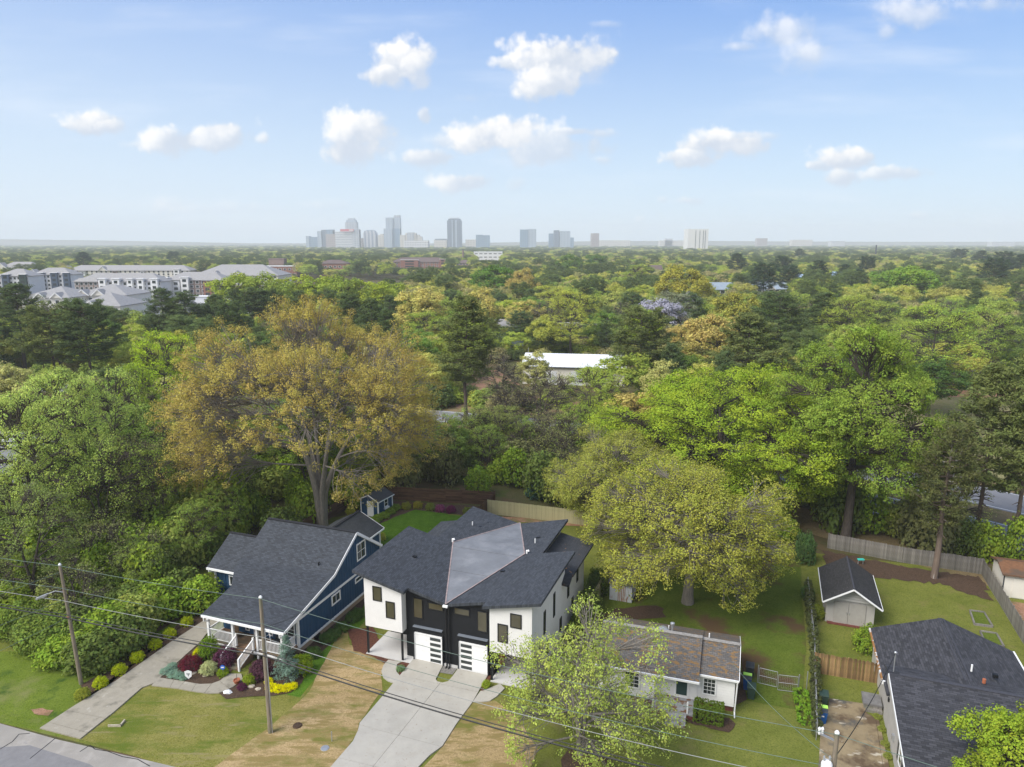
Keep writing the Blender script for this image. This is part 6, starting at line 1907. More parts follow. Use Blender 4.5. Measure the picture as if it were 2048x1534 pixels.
KEEP = [(-40, 49, 12.5), (-22, 55, 0)]
def on_road(x, y, m=2.0):
    """inside the highway corridor"""
    for (a, b) in zip(HW, HW[1:]):
        ax, ay = a; bx, by = b
        dx, dy = bx-ax, by-ay
        L2 = dx*dx+dy*dy
        t = ((x-ax)*dx+(y-ay)*dy)/L2
        if -0.02 <= t <= 1.02:
            L = math.sqrt(L2)
            d = ((x-ax)*dy-(y-ay)*dx)/L
            if -m < d < 21+m: return True
    return False
OPEN = [[(58,104),(72,96),(120,118),(150,160),(84,160),(66,134)], [(-118,100),(-70,84),(-60,92),(-66,112),(-84,122),(-125,128)],
        [(-14,160),(40,160),(40,196),(-14,196)], [(-135,240),(-60,235),(-55,640),(-330,640),(-330,262)], [(-8,150),(26,140),(28,168),(-10,170)]]
def in_poly(x, y, P):
    c = False
    n = len(P)
    for i in range(n):
        x1, y1 = P[i]; x2, y2 = P[(i+1) % n]
        if (y1 > y) != (y2 > y) and x < (x2-x1)*(y-y1)/(y2-y1)+x1: c = not c
    return c
def st_of(x, y):
    return (x*c_ + y*s_, -x*s_ + y*c_)
def is_free(x, y, r=1.5):
    if on_road(x, y, r): return False
    for P in OPEN:
        if in_poly(x, y, P): return False
    return True

# thicket directly behind the lots, between the fences and the highway, and the whole left wood
rng = np.random.default_rng(77)
n_low = 0
TH_COL = [(.115, .165, .028), (.095, .130, .03), (.14, .185, .032), (.075, .10, .028), (.10, .105, .045), (.16, .185, .05)]
TH_NAME = ['leafy green', 'olive green', 'bright green', 'dull green', 'brownish', 'yellow green']
REGION = [G(*p) for p in ((-160,1235),(0,1262),(77,1288),(90,1322),(122,1348),(195,1338),(255,1296),(300,1268),(428,1212),(430,1120),(520,1060),(620,1050),(600,960),(300,930),(-160,960))]
def landmark(x, y):
    s, t = st_of(x, y)
    if s < -46 and t < 62:
        k = 'left of the first utility pole' if x < -37 else ('behind the first utility pole' if x < -32 else 'beside the driveway shrubs')
        k += (' in the front row' if t < 51 else (' in the middle rows' if t < 56 else ' in the back rows'))
        return k, k
    if s < -46 and x < -.5*y: return 'deep in the left wood near the left edge', 'left wood, outer part'
    if s < -46: return 'in the left wood below the bronze oak', 'left wood, inner part'
    if s < -30: return 'behind the dark slat fence', 'behind the dark slat fence'
    if s < -12: return 'behind the pale pine fence' + (', close to it' if t < 88 else ', near the highway'), 'behind the pale pine fence' + (', close' if t < 88 else ', far')
    if s < 6: return 'behind the green maple' + (' at its foot' if t < 95 else ' near the highway'), 'behind the green maple' + (' close' if t < 95 else ' far')
    return 'behind the grey board fence', 'behind the grey board fence'
for it in range(5200):
    if n_low >= 345: break
    x, y = (rng.uniform(-52, -18), rng.uniform(70, 104)) if 2200 <= it < 2700 else (rng.uniform(-72, 62), rng.uniform(45, 118))
    s, t = st_of(x, y)
    if not is_free(x, y, 0.5): continue
    if abs(x) > .76*y + 6: continue
    edge_z = in_poly(x, y, REGION) and ((s < -53 and (s < -54.5 or t > 62)) or t > 66 or (s < -47 and t < 47.5))
    if it < 2200 and (not edge_z or n_low >= 120): continue
    if it >= 2700 and edge_z: continue
    if 2200 <= it < 2700 and n_low >= 195: continue
    if it < 2200 and y > 78: continue
    left = s < -50 + max(0, (t-66))*.35 and t > 60
    back = t > 82.2 and s < 0
    right = t > 88 and s >= -6 and s < 18
    rf = t > 82.0 and s >= -8
    if not (edge_z or left or back or right or rf): continue
    r = rng.uniform(1.7, 3.0) if y > 62 else rng.uniform(1.4, 2.4)
    h = r*rng.uniform(.9, 1.7) if y > 62 else r*rng.uniform(.75, 1.15)
    ci = rng.integers(len(TH_COL))
    if edge_z: ci = (0, 2, 5, 3, 1)[rng.integers(5)]
    where, gn_ = landmark(x, y)
    sz_ = 'big' if r > 2.2 else 'small'
    place(('low1', 'low2')[n_low % 2], (x, y), s=r, sz=h, col=TH_COL[ci], label='%s %s thicket shrub %s' % (sz_, TH_NAME[ci], where), cat='shrub', group='%s %s thicket shrubs, %s' % (sz_, TH_NAME[ci], gn_), name='thicket_shrub', parts=('stem', 'foliage'))
    n_low += 1
# small leafy trees growing up through the thicket at the wood edge
n_s = 0
for _ in range(600):
    if n_s >= 34: break
    x, y = rng.uniform(-62, -24), rng.uniform(47, 76)
    s, t = st_of(x, y)
    if not in_poly(x, y, REGION) or s > -53: continue
    H = rng.uniform(4.5, 8.5)
    kk = ('fine2', 'bare2', 'fine1')[n_s % 3]; kh = {'bare2': 11, 'fine2': 18, 'fine1': 21}[kk]
    where, gn_ = landmark(x, y)
    kn = ('feathery', 'thin twiggy', 'upright')[n_s % 3]
    place(kk, (x, y), s=H/kh*1.25, sz=H/kh, col=[(.14, .18, .05), (.14, .155, .06), (.12, .17, .04)][n_s % 3], label='%s sapling %s' % (kn, where), cat='tree', group='%s saplings, %s' % (kn, gn_), name='sapling')
    n_s += 1
# slim understory trees
n_u = 0
for _ in range(1800):
    if n_u >= 95: break
    x, y = rng.uniform(-75, 55), rng.uniform(58, 118)
    s, t = st_of(x, y)
    if not is_free(x, y, 1): continue
    if abs(x) > .74*y + 4: continue
    left = s < -54 and t > 56
    back = t > 84 and s < -2
    right = t > 84 and s > 8
    if not (left or back or right): continue
    if -52 < s < -44 and t < 90: continue
    k = ('bare2', 'fine2', 'bare2', 'fine2', 'dec3')[n_u % 5]
    H = rng.uniform(7, 12)*(1.15 if left else .85)
    kh = {'bare2': 11, 'fine2': 18, 'dec3': 20}[k]
    cols = [(.15, .165, .06), (.14, .19, .045), (.15, .15, .07), (.13, .19, .04), (.11, .15, .04)]
    where, gn_ = landmark(x, y)
    kn = ('half bare', 'feathery green', 'thin grey green', 'fresh green', 'narrow dense')[n_u % 5]
    place(k, (x, y), s=H/kh*1.15, sz=H/kh, col=cols[n_u % 5], label='slim %s young tree %s' % (kn, where), cat='tree', group='slim %s young trees, %s' % (kn, gn_), name='young_tree')
    PL.append((x, y, 2))
    n_u += 1

# trees filling the middle distance
cells = {}
n_f = 0
cands = []
for _ in range(9000):
    y = math.sqrt(rng.uniform(118**2, 300**2))
    x = rng.uniform(-.76, .76)*y
    cands.append((x, y))
cols_mid = [(.17, .21, .045), (.18, .22, .055), (.125, .175, .045), (.20, .235, .06), (.10, .155, .038), (.205, .225, .065), (.06, .085, .036), (.16, .155, .09), (.135, .19, .045), (.235, .235, .085), (.065, .09, .038)]
lab_mid = ['fresh green', 'yellow green', 'mid green', 'pale yellow green', 'deep green', 'golden green', 'dark evergreen', 'grey brown half bare', 'leaf green', 'golden', 'dark pine']
for x, y in cands:
    if n_f >= 230: break
    if not is_free(x, y, 3): continue
    if allowed(x, y) < 9: continue
    if any((x-a)**2 + (y-b)**2 < (3.6 + .45*r)**2 for a, b, r in PL): continue
    ci = rng.integers(len(cols_mid))
    k = ('dec1', 'dec2', 'dec3', 'fine1', 'dec1', 'dec2', 'pine2', 'bare', 'fine2', 'dec3', 'pine1')[ci]
    kh = {'dec1': 19, 'dec2': 18, 'dec3': 20, 'fine1': 21, 'fine2': 18, 'pine1': 22, 'pine2': 20, 'bare': 16}[k]
    H = min(rng.uniform(9, 14.5) + (2 if y > 200 else 0), allowed(x, y))
    s = H/kh*rng.uniform(.95, 1.25)
    side = 'left' if x < -.25*y else ('right' if x > .25*y else 'centre')
    dist = 'nearer' if y < 200 else 'farther'
    place(k, (x, y), s=s, sz=H/kh, col=cols_mid[ci], label='%s tree of the %s middle distance, %s' % (lab_mid[ci], dist, side), group='%s trees, %s middle distance, %s' % (lab_mid[ci], dist, side), name='pine_tree' if 'pine' in k else 'broadleaf_tree')
    PL.append((x, y, 4))
    n_f += 1

# distant canopy beyond the individually built trees: one mass out to the skyline
PAL = np.array([1.25, 1.12, .85])*np.array([(.155,.205,.055),(.185,.22,.07),(.125,.175,.055),(.20,.225,.075),(.105,.155,.055),(.19,.21,.08),(.058,.085,.042),(.16,.165,.10),(.14,.19,.055),(.06,.09,.045),(.165,.18,.10)])
def gn_wood(name, label, pts, rot, sx, sz, kind, colr, kinds):
    pts = np.array(pts, dtype=np.float32)
    me = bpy.data.meshes.new(name)
    me.vertices.add(len(pts)); me.vertices.foreach_set('co', pts.ravel())
    for nm, ty, arr in (('rot', 'FLOAT', rot), ('sx', 'FLOAT', sx), ('szz', 'FLOAT', sz), ('kind', 'INT', kind)):
        a = me.attributes.new(nm, ty, 'POINT')
        a.data.foreach_set('value', np.array(arr, dtype=np.int32 if ty == 'INT' else np.float32))
    a = me.attributes.new('col', 'FLOAT_COLOR', 'POINT')
    a.data.foreach_set('color', np.array(colr, dtype=np.float32).ravel())
    ob = bpy.data.objects.new(name, me)
    COL.objects.link(ob)
    tag(ob, label=label, cat='wood', kind='stuff')
    ng = bpy.data.node_groups.new(name, 'GeometryNodeTree')
    ng.interface.new_socket('Geometry', in_out='INPUT', socket_type='NodeSocketGeometry')
    ng.interface.new_socket('Geometry', in_out='OUTPUT', socket_type='NodeSocketGeometry')
    N, Lk = ng.nodes, ng.links
    gi, go = N.new('NodeGroupInput'), N.new('NodeGroupOutput')
    def attr(nm, ty):
        a = N.new('GeometryNodeInputNamedAttribute'); a.data_type = ty; a.inputs[0].default_value = nm
        return a.outputs[0]
    srcs = []
    for k in kinds:
        src = next(o for o in bpy.data.objects if o.type == 'MESH' and o.data == LIB[k][1])
        oi = N.new('GeometryNodeObjectInfo'); oi.inputs[0].default_value = src
        oi.transform_space = 'ORIGINAL'
        oi.inputs['As Instance'].default_value = False
        smt = N.new('GeometryNodeSetMaterial'); smt.inputs['Material'].default_value = M['leaf_far']
        Lk.new(oi.outputs['Geometry'], smt.inputs['Geometry'])
        g2 = N.new('GeometryNodeGeometryToInstance')
        Lk.new(smt.outputs[0], g2.inputs[0])
        srcs.append(g2.outputs[0])
    js = N.new('GeometryNodeJoinGeometry')
    for s in srcs[::-1]: Lk.new(s, js.inputs[0])
    ip = N.new('GeometryNodeInstanceOnPoints')
    Lk.new(gi.outputs[0], ip.inputs['Points'])
    Lk.new(js.outputs[0], ip.inputs['Instance'])
    ip.inputs['Pick Instance'].default_value = True
    Lk.new(attr('kind', 'INT'), ip.inputs['Instance Index'])
    cr = N.new('ShaderNodeCombineXYZ'); Lk.new(attr('rot', 'FLOAT'), cr.inputs[2])
    Lk.new(cr.outputs[0], ip.inputs['Rotation'])
    cs = N.new('ShaderNodeCombineXYZ')
    sx_ = attr('sx', 'FLOAT'); Lk.new(sx_, cs.inputs[0]); Lk.new(sx_, cs.inputs[1]); Lk.new(attr('szz', 'FLOAT'), cs.inputs[2])
    Lk.new(cs.outputs[0], ip.inputs['Scale'])
    Lk.new(ip.outputs[0], go.inputs[0])
    md = ob.modifiers.new('wood', 'NODES'); md.node_group = ng
    print(name, len(pts))
def near_bld(x, y, front=1.0):
    for (bx, by, bw, bd) in BLD:
        if abs(x-bx) < bw and by-bd*front < y < by+bd*.6: return True
    return False
def far_wood():
    rng = np.random.default_rng(9)
    P, ro, sx, sz, kd, co = [], [], [], [], [], []
    grid = {}
    for a, b, r in PL: grid.setdefault((int(a//10), int(b//10)), []).append((a, b, r))
    for y0, y1, sp in [(122, 300, 9.5), (300, 520, 11.0), (520, 1000, 14), (1000, 1900, 20), (1900, 3300, 30), (3300, 6500, 55)]:
        y = y0
        while y < y1:
            x = -.78*y
            while x < .78*y:
                px, py = x + rng.normal()*sp*.3, y + rng.normal()*sp*.3
                x += sp
                if py < 300:
                    k = (int(px//10), int(py//10))
                    if any((px-a)**2 + (py-b)**2 < 36 for i in (-1,0,1) for j in (-1,0,1) for a, b, r in grid.get((k[0]+i, k[1]+j), ())): continue
                if not is_free(px, py, 3): continue
                al = allowed(px, py)
                if al < 3.5: continue
                clus = math.sin(px*.013+1)*math.cos(py*.011) + rng.normal()*.8
                ci = rng.integers(11)
                if clus > 1.3: ci = (6, 9)[rng.integers(2)]
                s = rng.uniform(.78, 1.22)*(1 if y < 1000 else (1.3 if y < 1900 else (1.75 if y < 3300 else 2.7)))
                h = rng.uniform(.62, .86)*(1 if y < 1900 else .95)
                if py < 300: h *= .8; s *= .85
                kf_ = min(1, al/(19*h)); h *= kf_; s *= max(.5, kf_**.5)
                P.append((px, py, 0)); ro.append(rng.uniform(0, 6.28)); sx.append(s*rng.uniform(.9, 1.15)); sz.append(h)
                kd.append(1 if ci in (6, 9) else (0, 0, 2, 3)[rng.integers(4)])
                co.append((*(PAL[ci]*rng.uniform(.85, 1.15)), 1))
            y += sp*.9
    gn_wood('distant_wood', 'endless spring green tree canopy reaching to the skyline', P, ro, sx, sz, kd, co, ('dec1', 'pine2', 'dec2', 'dec3'))
    P, ro, sx, sz, kd, co = [], [], [], [], [], []
    for _ in range(5200):
        y = math.sqrt(rng.uniform(96**2, 420**2)); x = rng.uniform(-.77, .77)*y
        if not is_free(x, y, 2) or allowed(x, y) < 1.2: continue
        P.append((x, y, -.3)); ro.append(rng.uniform(0, 6.28)); s = rng.uniform(1.8, 4.2)
        if y < 122: s *= .5
        sx.append(s); sz.append(s*rng.uniform(.6, 1.0)); kd.append(rng.integers(2)); co.append((*(PAL[rng.integers(11)]*rng.uniform(.75, 1.0)), 1))
    gn_wood('undergrowth', 'low green undergrowth beneath the trees beyond the highway', P, ro, sx, sz, kd, co, ('low1', 'low2'))

# ================================================================== yard plants
def shrub(px, py, r, h, col, label, kind='shrub', group=None, cat='shrub', name='shrub'):
    """px,py = foot of the plant in the survey; r,h in metres (mesh is 1 m radius, ~1.5 tall)"""
    x, y = G(px, py)
    return place(kind, (x, y+r*.5), s=r/1.05, sz=h/1.45, col=col, label=label, cat=cat, group=group, name=name, parts=('stem', 'foliage'))
YG = (.20, .235, .022)
for i, (px, py) in enumerate(((161, 1401), (197, 1378), (235, 1352), (271, 1326), (307, 1300), (337, 1278), (371, 1254))):
    shrub(px, py, .62 if i else .6, .95, YG if i else (.15, .165, .03), 'round lime green shrub beside the driveway, number %s from the street' % ('one two three four five six seven'.split()[i]), group='round shrubs along the driveway')
shrub(376, 1347, 1.05, 1.35, (.075, .016, .022), 'red purple mounded maple shrub in the front bed', kind='fineshrub')
shrub(446, 1336, 1.05, 1.75, (.058, .022, .036), 'large dark purple shrub left of the porch steps')
shrub(519, 1362, 1.0, 1.7, (.055, .026, .034), 'large dark purple shrub right of the porch steps')
shrub(444, 1355, .5, .8, (.11, .155, .02), 'small round green shrub left of the steps')
shrub(496, 1372, .55, .95, (.13, .17, .024), 'small round green shrub right of the steps')
shrub(414, 1352, .75, 1.1, (.25, .265, .13), 'pale ornamental grass clump between the purple shrubs', kind='grassclump')
for (px, py, r_) in ((328, 1350, .5), (345, 1356, .6), (356, 1358, .55), (342, 1340, .5), (365, 1362, .4)):
    shrub(px, py, r_, .5, (.14, .21, .155), 'blue green spreading low plant at the corner of the front bed', kind='fineshrub', group='blue green low plants in the front bed', name='low_plant')
shrub(415, 1325, .9, 2.4, (.085, .135, .02), 'tall rounded green shrub at the left porch corner')
shrub(394, 1316, .5, .8, (.30, .31, .02), 'small yellow shrub beside the tall green one')
shrub(600, 1352, .95, 1.8, (.13, .18, .022), 'bright green shrub at the right porch corner')
shrub(482, 1382, .45, .55, (.065, .02, .04), 'tiny purple shrub at the edge of the walk', kind='fineshrub')
for (px, py, r_) in ((541, 1384, .55), (556, 1386, .5), (572, 1384, .5), (585, 1380, .4), (536, 1370, .4)):
    shrub(px, py, r_, .55, (.42, .40, .02), 'bright yellow low spreading shrub behind the pole', kind='fineshrub', group='yellow spreading shrubs behind the pole')
x, y = G(569, 1372)
place('spruce', (x, y+.9), s=1.0, sz=1.02, col=(.10, .145, .115), label='small blue spruce in front of the right porch corner', name='spruce_tree', parts=('stem', 'foliage'))
for i, (px, py) in enumerate(((624, 1318), (652, 1288), (664, 1281), (682, 1266), (703, 1246), (714, 1238))):
    shrub(px, py, .72, 1.0, (.048, .082, .024), 'dark green shrub along the right wall of the blue cottage', group='dark shrubs along the blue cottage')
for i, (px, py) in enumerate(((755, 1043), (768, 1038), (780, 1030), (790, 1022), (748, 1048))):
    shrub(px, py, .75, .95, (.11, .16, .03), 'green shrub in the row beside the blue shed', group='shrubs beside the blue shed')
for i, (px, py, c) in enumerate(((700, 1030, (.2, .21, .03)), (812, 1020, (.13, .14, .03)), (835, 1018, (.16, .15, .03)), (880, 1025, (.15, .05, .09)), (902, 1027, (.09, .025, .05)), (860, 1022, (.10, .12, .03)), (935, 1030, (.11, .13, .03)), (760, 1082, (.24, .25, .05)))):
    shrub(px, py, .7, 1.1, c, ['yellow shrub left of the blue shed', 'olive shrub right of the blue shed', 'yellowish shrub before the dark slat fence', 'magenta flowering shrub before the dark slat fence', 'dark plum shrub before the dark slat fence', 'low green shrub before the dark slat fence', 'green shrub in the far corner of the garden bed', 'variegated yellow plant behind the blue cottage'][i])
x, y = G(1421, 1452)
place('hedge', (x, y+.62), s=1.0, rz=-18, col=(.065, .095, .018), label='clipped box hedge in front of the white bungalow', cat='hedge', name='clipped_hedge', parts=('stem', 'foliage'))
x, y = G(1606, 1420)
place('vinebed', (x, y), s=1.0, rz=-15, col=(.085, .145, .022), label='leafy green bed along the vine covered fence', cat='plant', name='leafy_bed', parts=('stem', 'foliage'))
a_, b_ = Vector(G(1614, 1185)), Vector(G(1627, 1310)); c2_ = Vector(G(1632, 1478))
for (p, q, lb) in ((a_, b_, 'dark vines smothering the far half of the chain link fence'), (b_, c2_, 'dark brown vines smothering the near half of the chain link fence')):
    m_ = (p+q)/2
    ang = math.degrees(math.atan2((q-p).y, (q-p).x)) + 90
    e = place('vine', (m_.x, m_.y), s=(q-p).length/8.5, sz=1.05, rz=ang, col=(.045, .052, .022), label=lb, cat='vines', name='vine_growth', parts=('stem', 'foliage'))
shrub(1613, 1130, 1.2, 4.2, (.05, .085, .03), 'tall dark green shrub at the far end of the vine fence')
shrub(1618, 1200, .7, 1.6, (.06, .10, .035), 'dark bush on the vine fence left of the beige garage')
shrub(1635, 1240, .9, 1.5, (.10, .12, .025), 'loose green bush against the left wall of the beige garage')
shrub(1745, 1310, 1.45, 2.6, (.105, .15, .025), 'big light green bush between the garage and the dark roofed house')
for (px, py) in ((1758, 1440), (1768, 1465), (1775, 1495), (1780, 1520)):
    shrub(px-2, py, .35, .4, (.14, .16, .04), 'small leafy plant along the beige wall', kind='fineshrub', group='small plants along the beige wall', name='small_plant')
x, y = G(801, 1340)
shrub(801, 1344, .4, .5, (.10, .15, .07), 'small green plant at the left porch post', kind='grassclump', name='small_plant')
shrub(972, 1378, .4, .7, (.16, .21, .03), 'small light green plant right of the wide driveway', kind='fineshrub', name='small_plant')
for (px, py, r_, h_) in ((1180, 1225, 1.2, 2.5), (1200, 1190, 1.3, 3.0), (1165, 1260, 1.1, 2.2)):
    shrub(px, py, r_, h_, (.085, .115, .03), 'green bush in the gap between duplex and metal shed', group='bushes between duplex and metal shed')
for (px, py, r_, h_) in ((200, 1345, 1.1, 1.1), (160, 1335, 1.3, 1.3), (240, 1310, 1.1, 1.1), (130, 1320, 1.5, 1.6), (180, 1300, 1.5, 1.8), (280, 1280, 1.1, 1.1), (110, 1300, 1.6, 1.8), (220, 1270, 1.5, 2.0), (60, 1285, 1.7, 1.8), (310, 1250, 1.3, 1.8), (10, 1275, 1.8, 2.0)):
    shrub(px, py, r_, h_, (.115, .155, .028), 'light green weedy shrub at the edge of the left wood', kind='low1', group='weedy shrubs at the edge of the left wood')
shrub(225, 1462, .001, .001, (.1, .1, .1), 'x') if False else None
shrub(400, 1090, 2.6, 4.6, (.24, .27, .15), 'pale whitish green blossoming shrub left of the blue cottage', kind='low2')
shrub(350, 1120, 2.2, 3.6, (.22, .25, .13), 'pale green blossoming shrub, left of the palest one', kind='low2')
shrub(1075, 1000, 1.6, 2.2, (.045, .085, .06), 'blue green shrub beside the highway', kind='low1')

# ================================================================== middle distance buildings
WIN = MB().box(-.5, .5, -.5, .5, -.5, .5)
_w = WIN.build('window', M['glass']); WIN_ME = _w.data; bpy.data.objects.remove(_w)
_w = MB().box(-.5, .5, -.5, .5, -.5, .5).build('window_trim', M['white_far']); TRIM_ME = _w.data; bpy.data.objects.remove(_w)
def far_block(name, px, y, ty_e, wpx, depth, floors, bays, wallm, roofm, label, rot=0, roof='hip', rise=3.5, cat='building', winw=1.3, winh=1.5, accents=(), zbase=0, gables=(), base_h=None, group=None, wins=True, trimw=True):
    """building whose eave reaches row ty_e at distance y; wpx wide in the survey"""
    ze = ZH(ty_e, y)
    x = XA(px, ty_e, y)
    W = wpx*y/FOC
    o = empty(name, (x, y, 0), rot, label=label, cat=cat, group=group)
    w = MB().box(-W/2, W/2, 0, depth, 0, ze).build('wall', wallm, o)
    e = .6
    r = MB()
    if roof == 'hip':
        hd = min(depth/2, W/2)
        a, b = (-W/2-e, -e, ze), (W/2+e, -e, ze); c, d = (W/2+e, depth+e, ze), (-W/2-e, depth+e, ze)
        p, q = (-W/2+hd, depth/2, ze+rise), (W/2-hd, depth/2, ze+rise)
        r.slab([a, b, q, p], .25); r.slab([c, d, p, q], .25); r.slab([b, c, q], .25); r.slab([d, a, p], .25)
    elif roof == 'gable':
        r.slab([(-W/2-e, -e, ze), (W/2+e, -e, ze), (W/2+e, depth/2, ze+rise), (-W/2-e, depth/2, ze+rise)], .25)
        r.slab([(-W/2-e, depth+e, ze), (W/2+e, depth+e, ze), (W/2+e, depth/2, ze+rise), (-W/2-e, depth/2, ze+rise)], .25)
        g = MB(); 
        for xx in (-W/2, W/2-.3): g.wallpoly([(xx, 0, ze), (xx, depth, ze), (xx, depth/2, ze+rise-.2)], (1, 0, 0), .3)
        g.build('gable_wall', wallm, o)
    else:
        r.box(-W/2-.3, W/2+.3, -.3, depth+.3, ze, ze+.5)
    r.build('roof', roofm, o)
    if floors and wins:
        fh = (ze)/floors if base_h is None else base_h
        for f in range(floors):
            z = ze - fh*(f+.5)
            if z < 1: continue
            for b_ in range(bays):
                xx = -W/2 + W*(b_+.5)/bays
                if trimw: inst(TRIM_ME, 'window_trim', (xx, -.03, z), o, scale=(winw*1.25, .1, winh*1.22))
                inst(WIN_ME, 'window', (xx, -.06, z), o, scale=(winw, .12, winh))
    for (u, wd, mm_, ex, pr_) in accents:      # projecting bays: position 0..1, width m, material, height above eave, projection
        xx = -W/2 + W*u
        q = MB().box(xx-wd/2, xx+wd/2, -pr_, 0, 0, ze+ex).build('bay', mm_, o)
        MB().box(xx-wd/2-.4, xx+wd/2+.4, -pr_-.4, 1.2, ze+ex, ze+ex+.35).build('bay_roof', M['white_far'] if ex > 0 else roofm, o)
        fh = 3.1
        for f in range(4):
            z = ze + ex - 1.8 - f*fh
            if z > 1: inst(WIN_ME, 'window', (xx, -pr_-.05, z), o, scale=(wd*.5, .12, 1.6))
    for (u, gw) in gables:
        xx = -W/2 + W*u
        g = MB(); g.wallpoly([(xx-gw/2, -.8, ze-.2), (xx+gw/2, -.8, ze-.2), (xx, -.8, ze+gw*.42)], (0, 1, 0), 1.0)
        g.build('gable_wall', M['cream'], o)
        gr_ = MB(); gr_.slab([(xx-gw/2-.4, -1.1, ze-.3), (xx, -1.1, ze+gw*.46), (xx, 4.5, ze+gw*.46), (xx-gw/2-.4, 4.5, ze-.3)], .3); gr_.slab([(xx+gw/2+.4, -1.1, ze-.3), (xx, -1.1, ze+gw*.46), (xx, 4.5, ze+gw*.46), (xx+gw/2+.4, 4.5, ze-.3)], .3)
        gr_.build('gable_roof', roofm, o)
        MB().beam((xx-gw/2-.4, -1.15, ze-.4), (xx, -1.15, ze+gw*.42), .1, .4).build('gable_trim', M['white_far'], o)
        MB().beam((xx+gw/2+.4, -1.15, ze-.4), (xx, -1.15, ze+gw*.42), .1, .4).build('gable_trim', M['white_far'], o)
    BLD.append((x, y, W*.55+3, max(depth, 26)))
    return o
RA = M['roof_apt']
far_block('apartment_building', 255, 640, 541, 245, 18, 4, 26, M['cream'], RA, 'long cream apartment building with grey roof, farthest of the apartment group', rise=4.5, winw=1.6, gables=((.02, 9), (.3, 8)), accents=((.14, 4, M['grey_far'], -.5, 1.2), (.4, 4, M['brick_brown'], -.5, 1.2), (.62, 4, M['grey_far'], -.5, 1.2), (.9, 5, M['white_far'], 1, 2)))
far_block('apartment_building', 100, 500, 549, 78, 16, 4, 10, M['grey_far'], RA, 'white townhouse block with navy bays, nearer the middle', rise=4.5, winw=1.4, gables=((.08, 8),), accents=((.27, 4.5, M['navy_far'], 1.2, 1.5), (.62, 4.5, M['navy_far'], 1.2, 1.5), (.93, 4.5, M['navy_far'], 1.2, 1.5)))
far_block('apartment_building', 25, 470, 552, 62, 16, 4, 8, M['grey_far'], RA, 'white townhouse block with dark bays at the left edge', rise=4.5, winw=1.4, accents=((.3, 4.5, M['navy_far'], 1.0, 1.5), (.85, 4.5, M['bin_green'], 1.0, 1.5)))
far_block('apartment_building', 33, 560, 537, 75, 16, 3, 0, M['grey_far'], RA, 'grey roofed townhouse block behind the left edge one', rise=5, gables=((.1, 10),))
far_block('apartment_building', 235, 425, 563, 172, 17, 4, 18, M['grey_far'], RA, 'apartment block with white framed balcony towers and brown brick left end', rise=4.6, winw=1.5,
          accents=((.17, 3, M['brick_brown'], -1.2, .5), (.34, 4, M['white_far'], 1.6, 2.2), (.50, 4, M['white_far'], 1.6, 2.2), (.66, 3, M['white_far'], 1.6, 2.2), (.78, 3.4, M['white_far'], 1.6, 2.2), (.94, 4, M['white_far'], 1.6, 2.2)))
far_block('apartment_building', 172, 424.2, 563, 46, 4, 4, 5, M['brick_brown'], RA, 'brown brick end of the balcony apartment block', rise=2.0, winw=1.6)
far_block('apartment_building', 388, 440, 560, 118, 17, 4, 10, M['brick_brown'], RA, 'brick and white apartment block with two white towers, right of its twin', rise=4.6, winw=1.8,
          accents=((.03, 4, M['white_far'], 1.4, 2.2), (.36, 4.6, M['white_far'], 1.6, 2.2), (.2, 4.5, M['grey_far'], -.3, 1.0), (.72, 5, M['brick'], -.6, .6)))
far_block('apartment_building', 470, 560, 551, 170, 34, 3, 14, M['cream'], RA, 'wide low roofed cream apartment building right of the brick ones', rise=8.0, gables=((.28, 8), (.52, 8)), winw=1.5)
far_block('clubhouse', 90, 330, 595, 95, 26, 2, 6, M['cream'], RA, 'low clubhouse with broad grey hip roof, left', rise=4.5, gables=((.75, 5), (.4, 5)), winw=1.6)
far_block('clubhouse', 200, 345, 590, 105, 24, 2, 8, M['cream'], RA, 'low building with two white trimmed gables on its grey roof', rise=4.6, gables=((.18, 6), (.48, 6)), winw=1.6)
far_block('clubhouse', 195, 300, 612, 90, 22, 2, 5, M['cream'], RA, 'nearest low grey roofed building with twin small gables', rise=5.0, gables=((.12, 5), (.36, 5)), winw=1.5)
far_block('carport', 425, 395, 594, 70, 6, 0, 0, M['grey_far'], M['white_far'], 'flat white roofed carport row in front of the brick apartments', roof='flat')
far_block('brick_building', 555, 700, 533, 75, 14, 2, 8, M['brick'], M['white_far'], 'low red brick building with white flat roof edge, left of the skyline', roof='flat', winw=2.2)
far_block('brick_building', 552, 716, 518, 30, 10, 0, 0, M['brick_brown'], M['brick_brown'], 'plain brown brick block behind the low brick building', roof='flat')
far_block('brick_building', 665, 720, 527, 55, 16, 2, 6, M['brick'], M['roof_brown_far'], 'red brick building with brown roof half hidden by an olive tree', winw=2.2)
far_block('college_building', 838, 900, 524, 108, 22, 3, 15, M['brick'], M['roof_brown_far'], 'long brick hall with brown hip roof below the skyline', rise=5.5, winw=1.8, accents=((.33, 22, M['brick'], 2.5, 2.5), (.93, 7, M['brick'], 3.5, 2)))
far_block('brick_building', 928, 960, 526, 30, 16, 2, 5, M['brick'], M['roof_brown_far'], 'small brick building with brown roof right of the long brick hall', rise=4, winw=2.4)
far_block('parking_structure', 976, 1250, 504, 56, 30, 3, 6, M['white_far'], M['white_far'], 'white parking structure right of the brick buildings', roof='flat', winw=5.5, winh=1.3)
far_block('motel', 1435, 430, 579, 74, 12, 2, 7, M['bin_dark'], M['roof_bluegrey'], 'two storey motel wing with blue grey roof, left wing', roof='gable', rise=4.0, gables=((.22, 5),), winw=2.4, accents=((.3, .7, M['brick'], -1, .6), (.95, 1.2, M['brick'], -1, .6)))
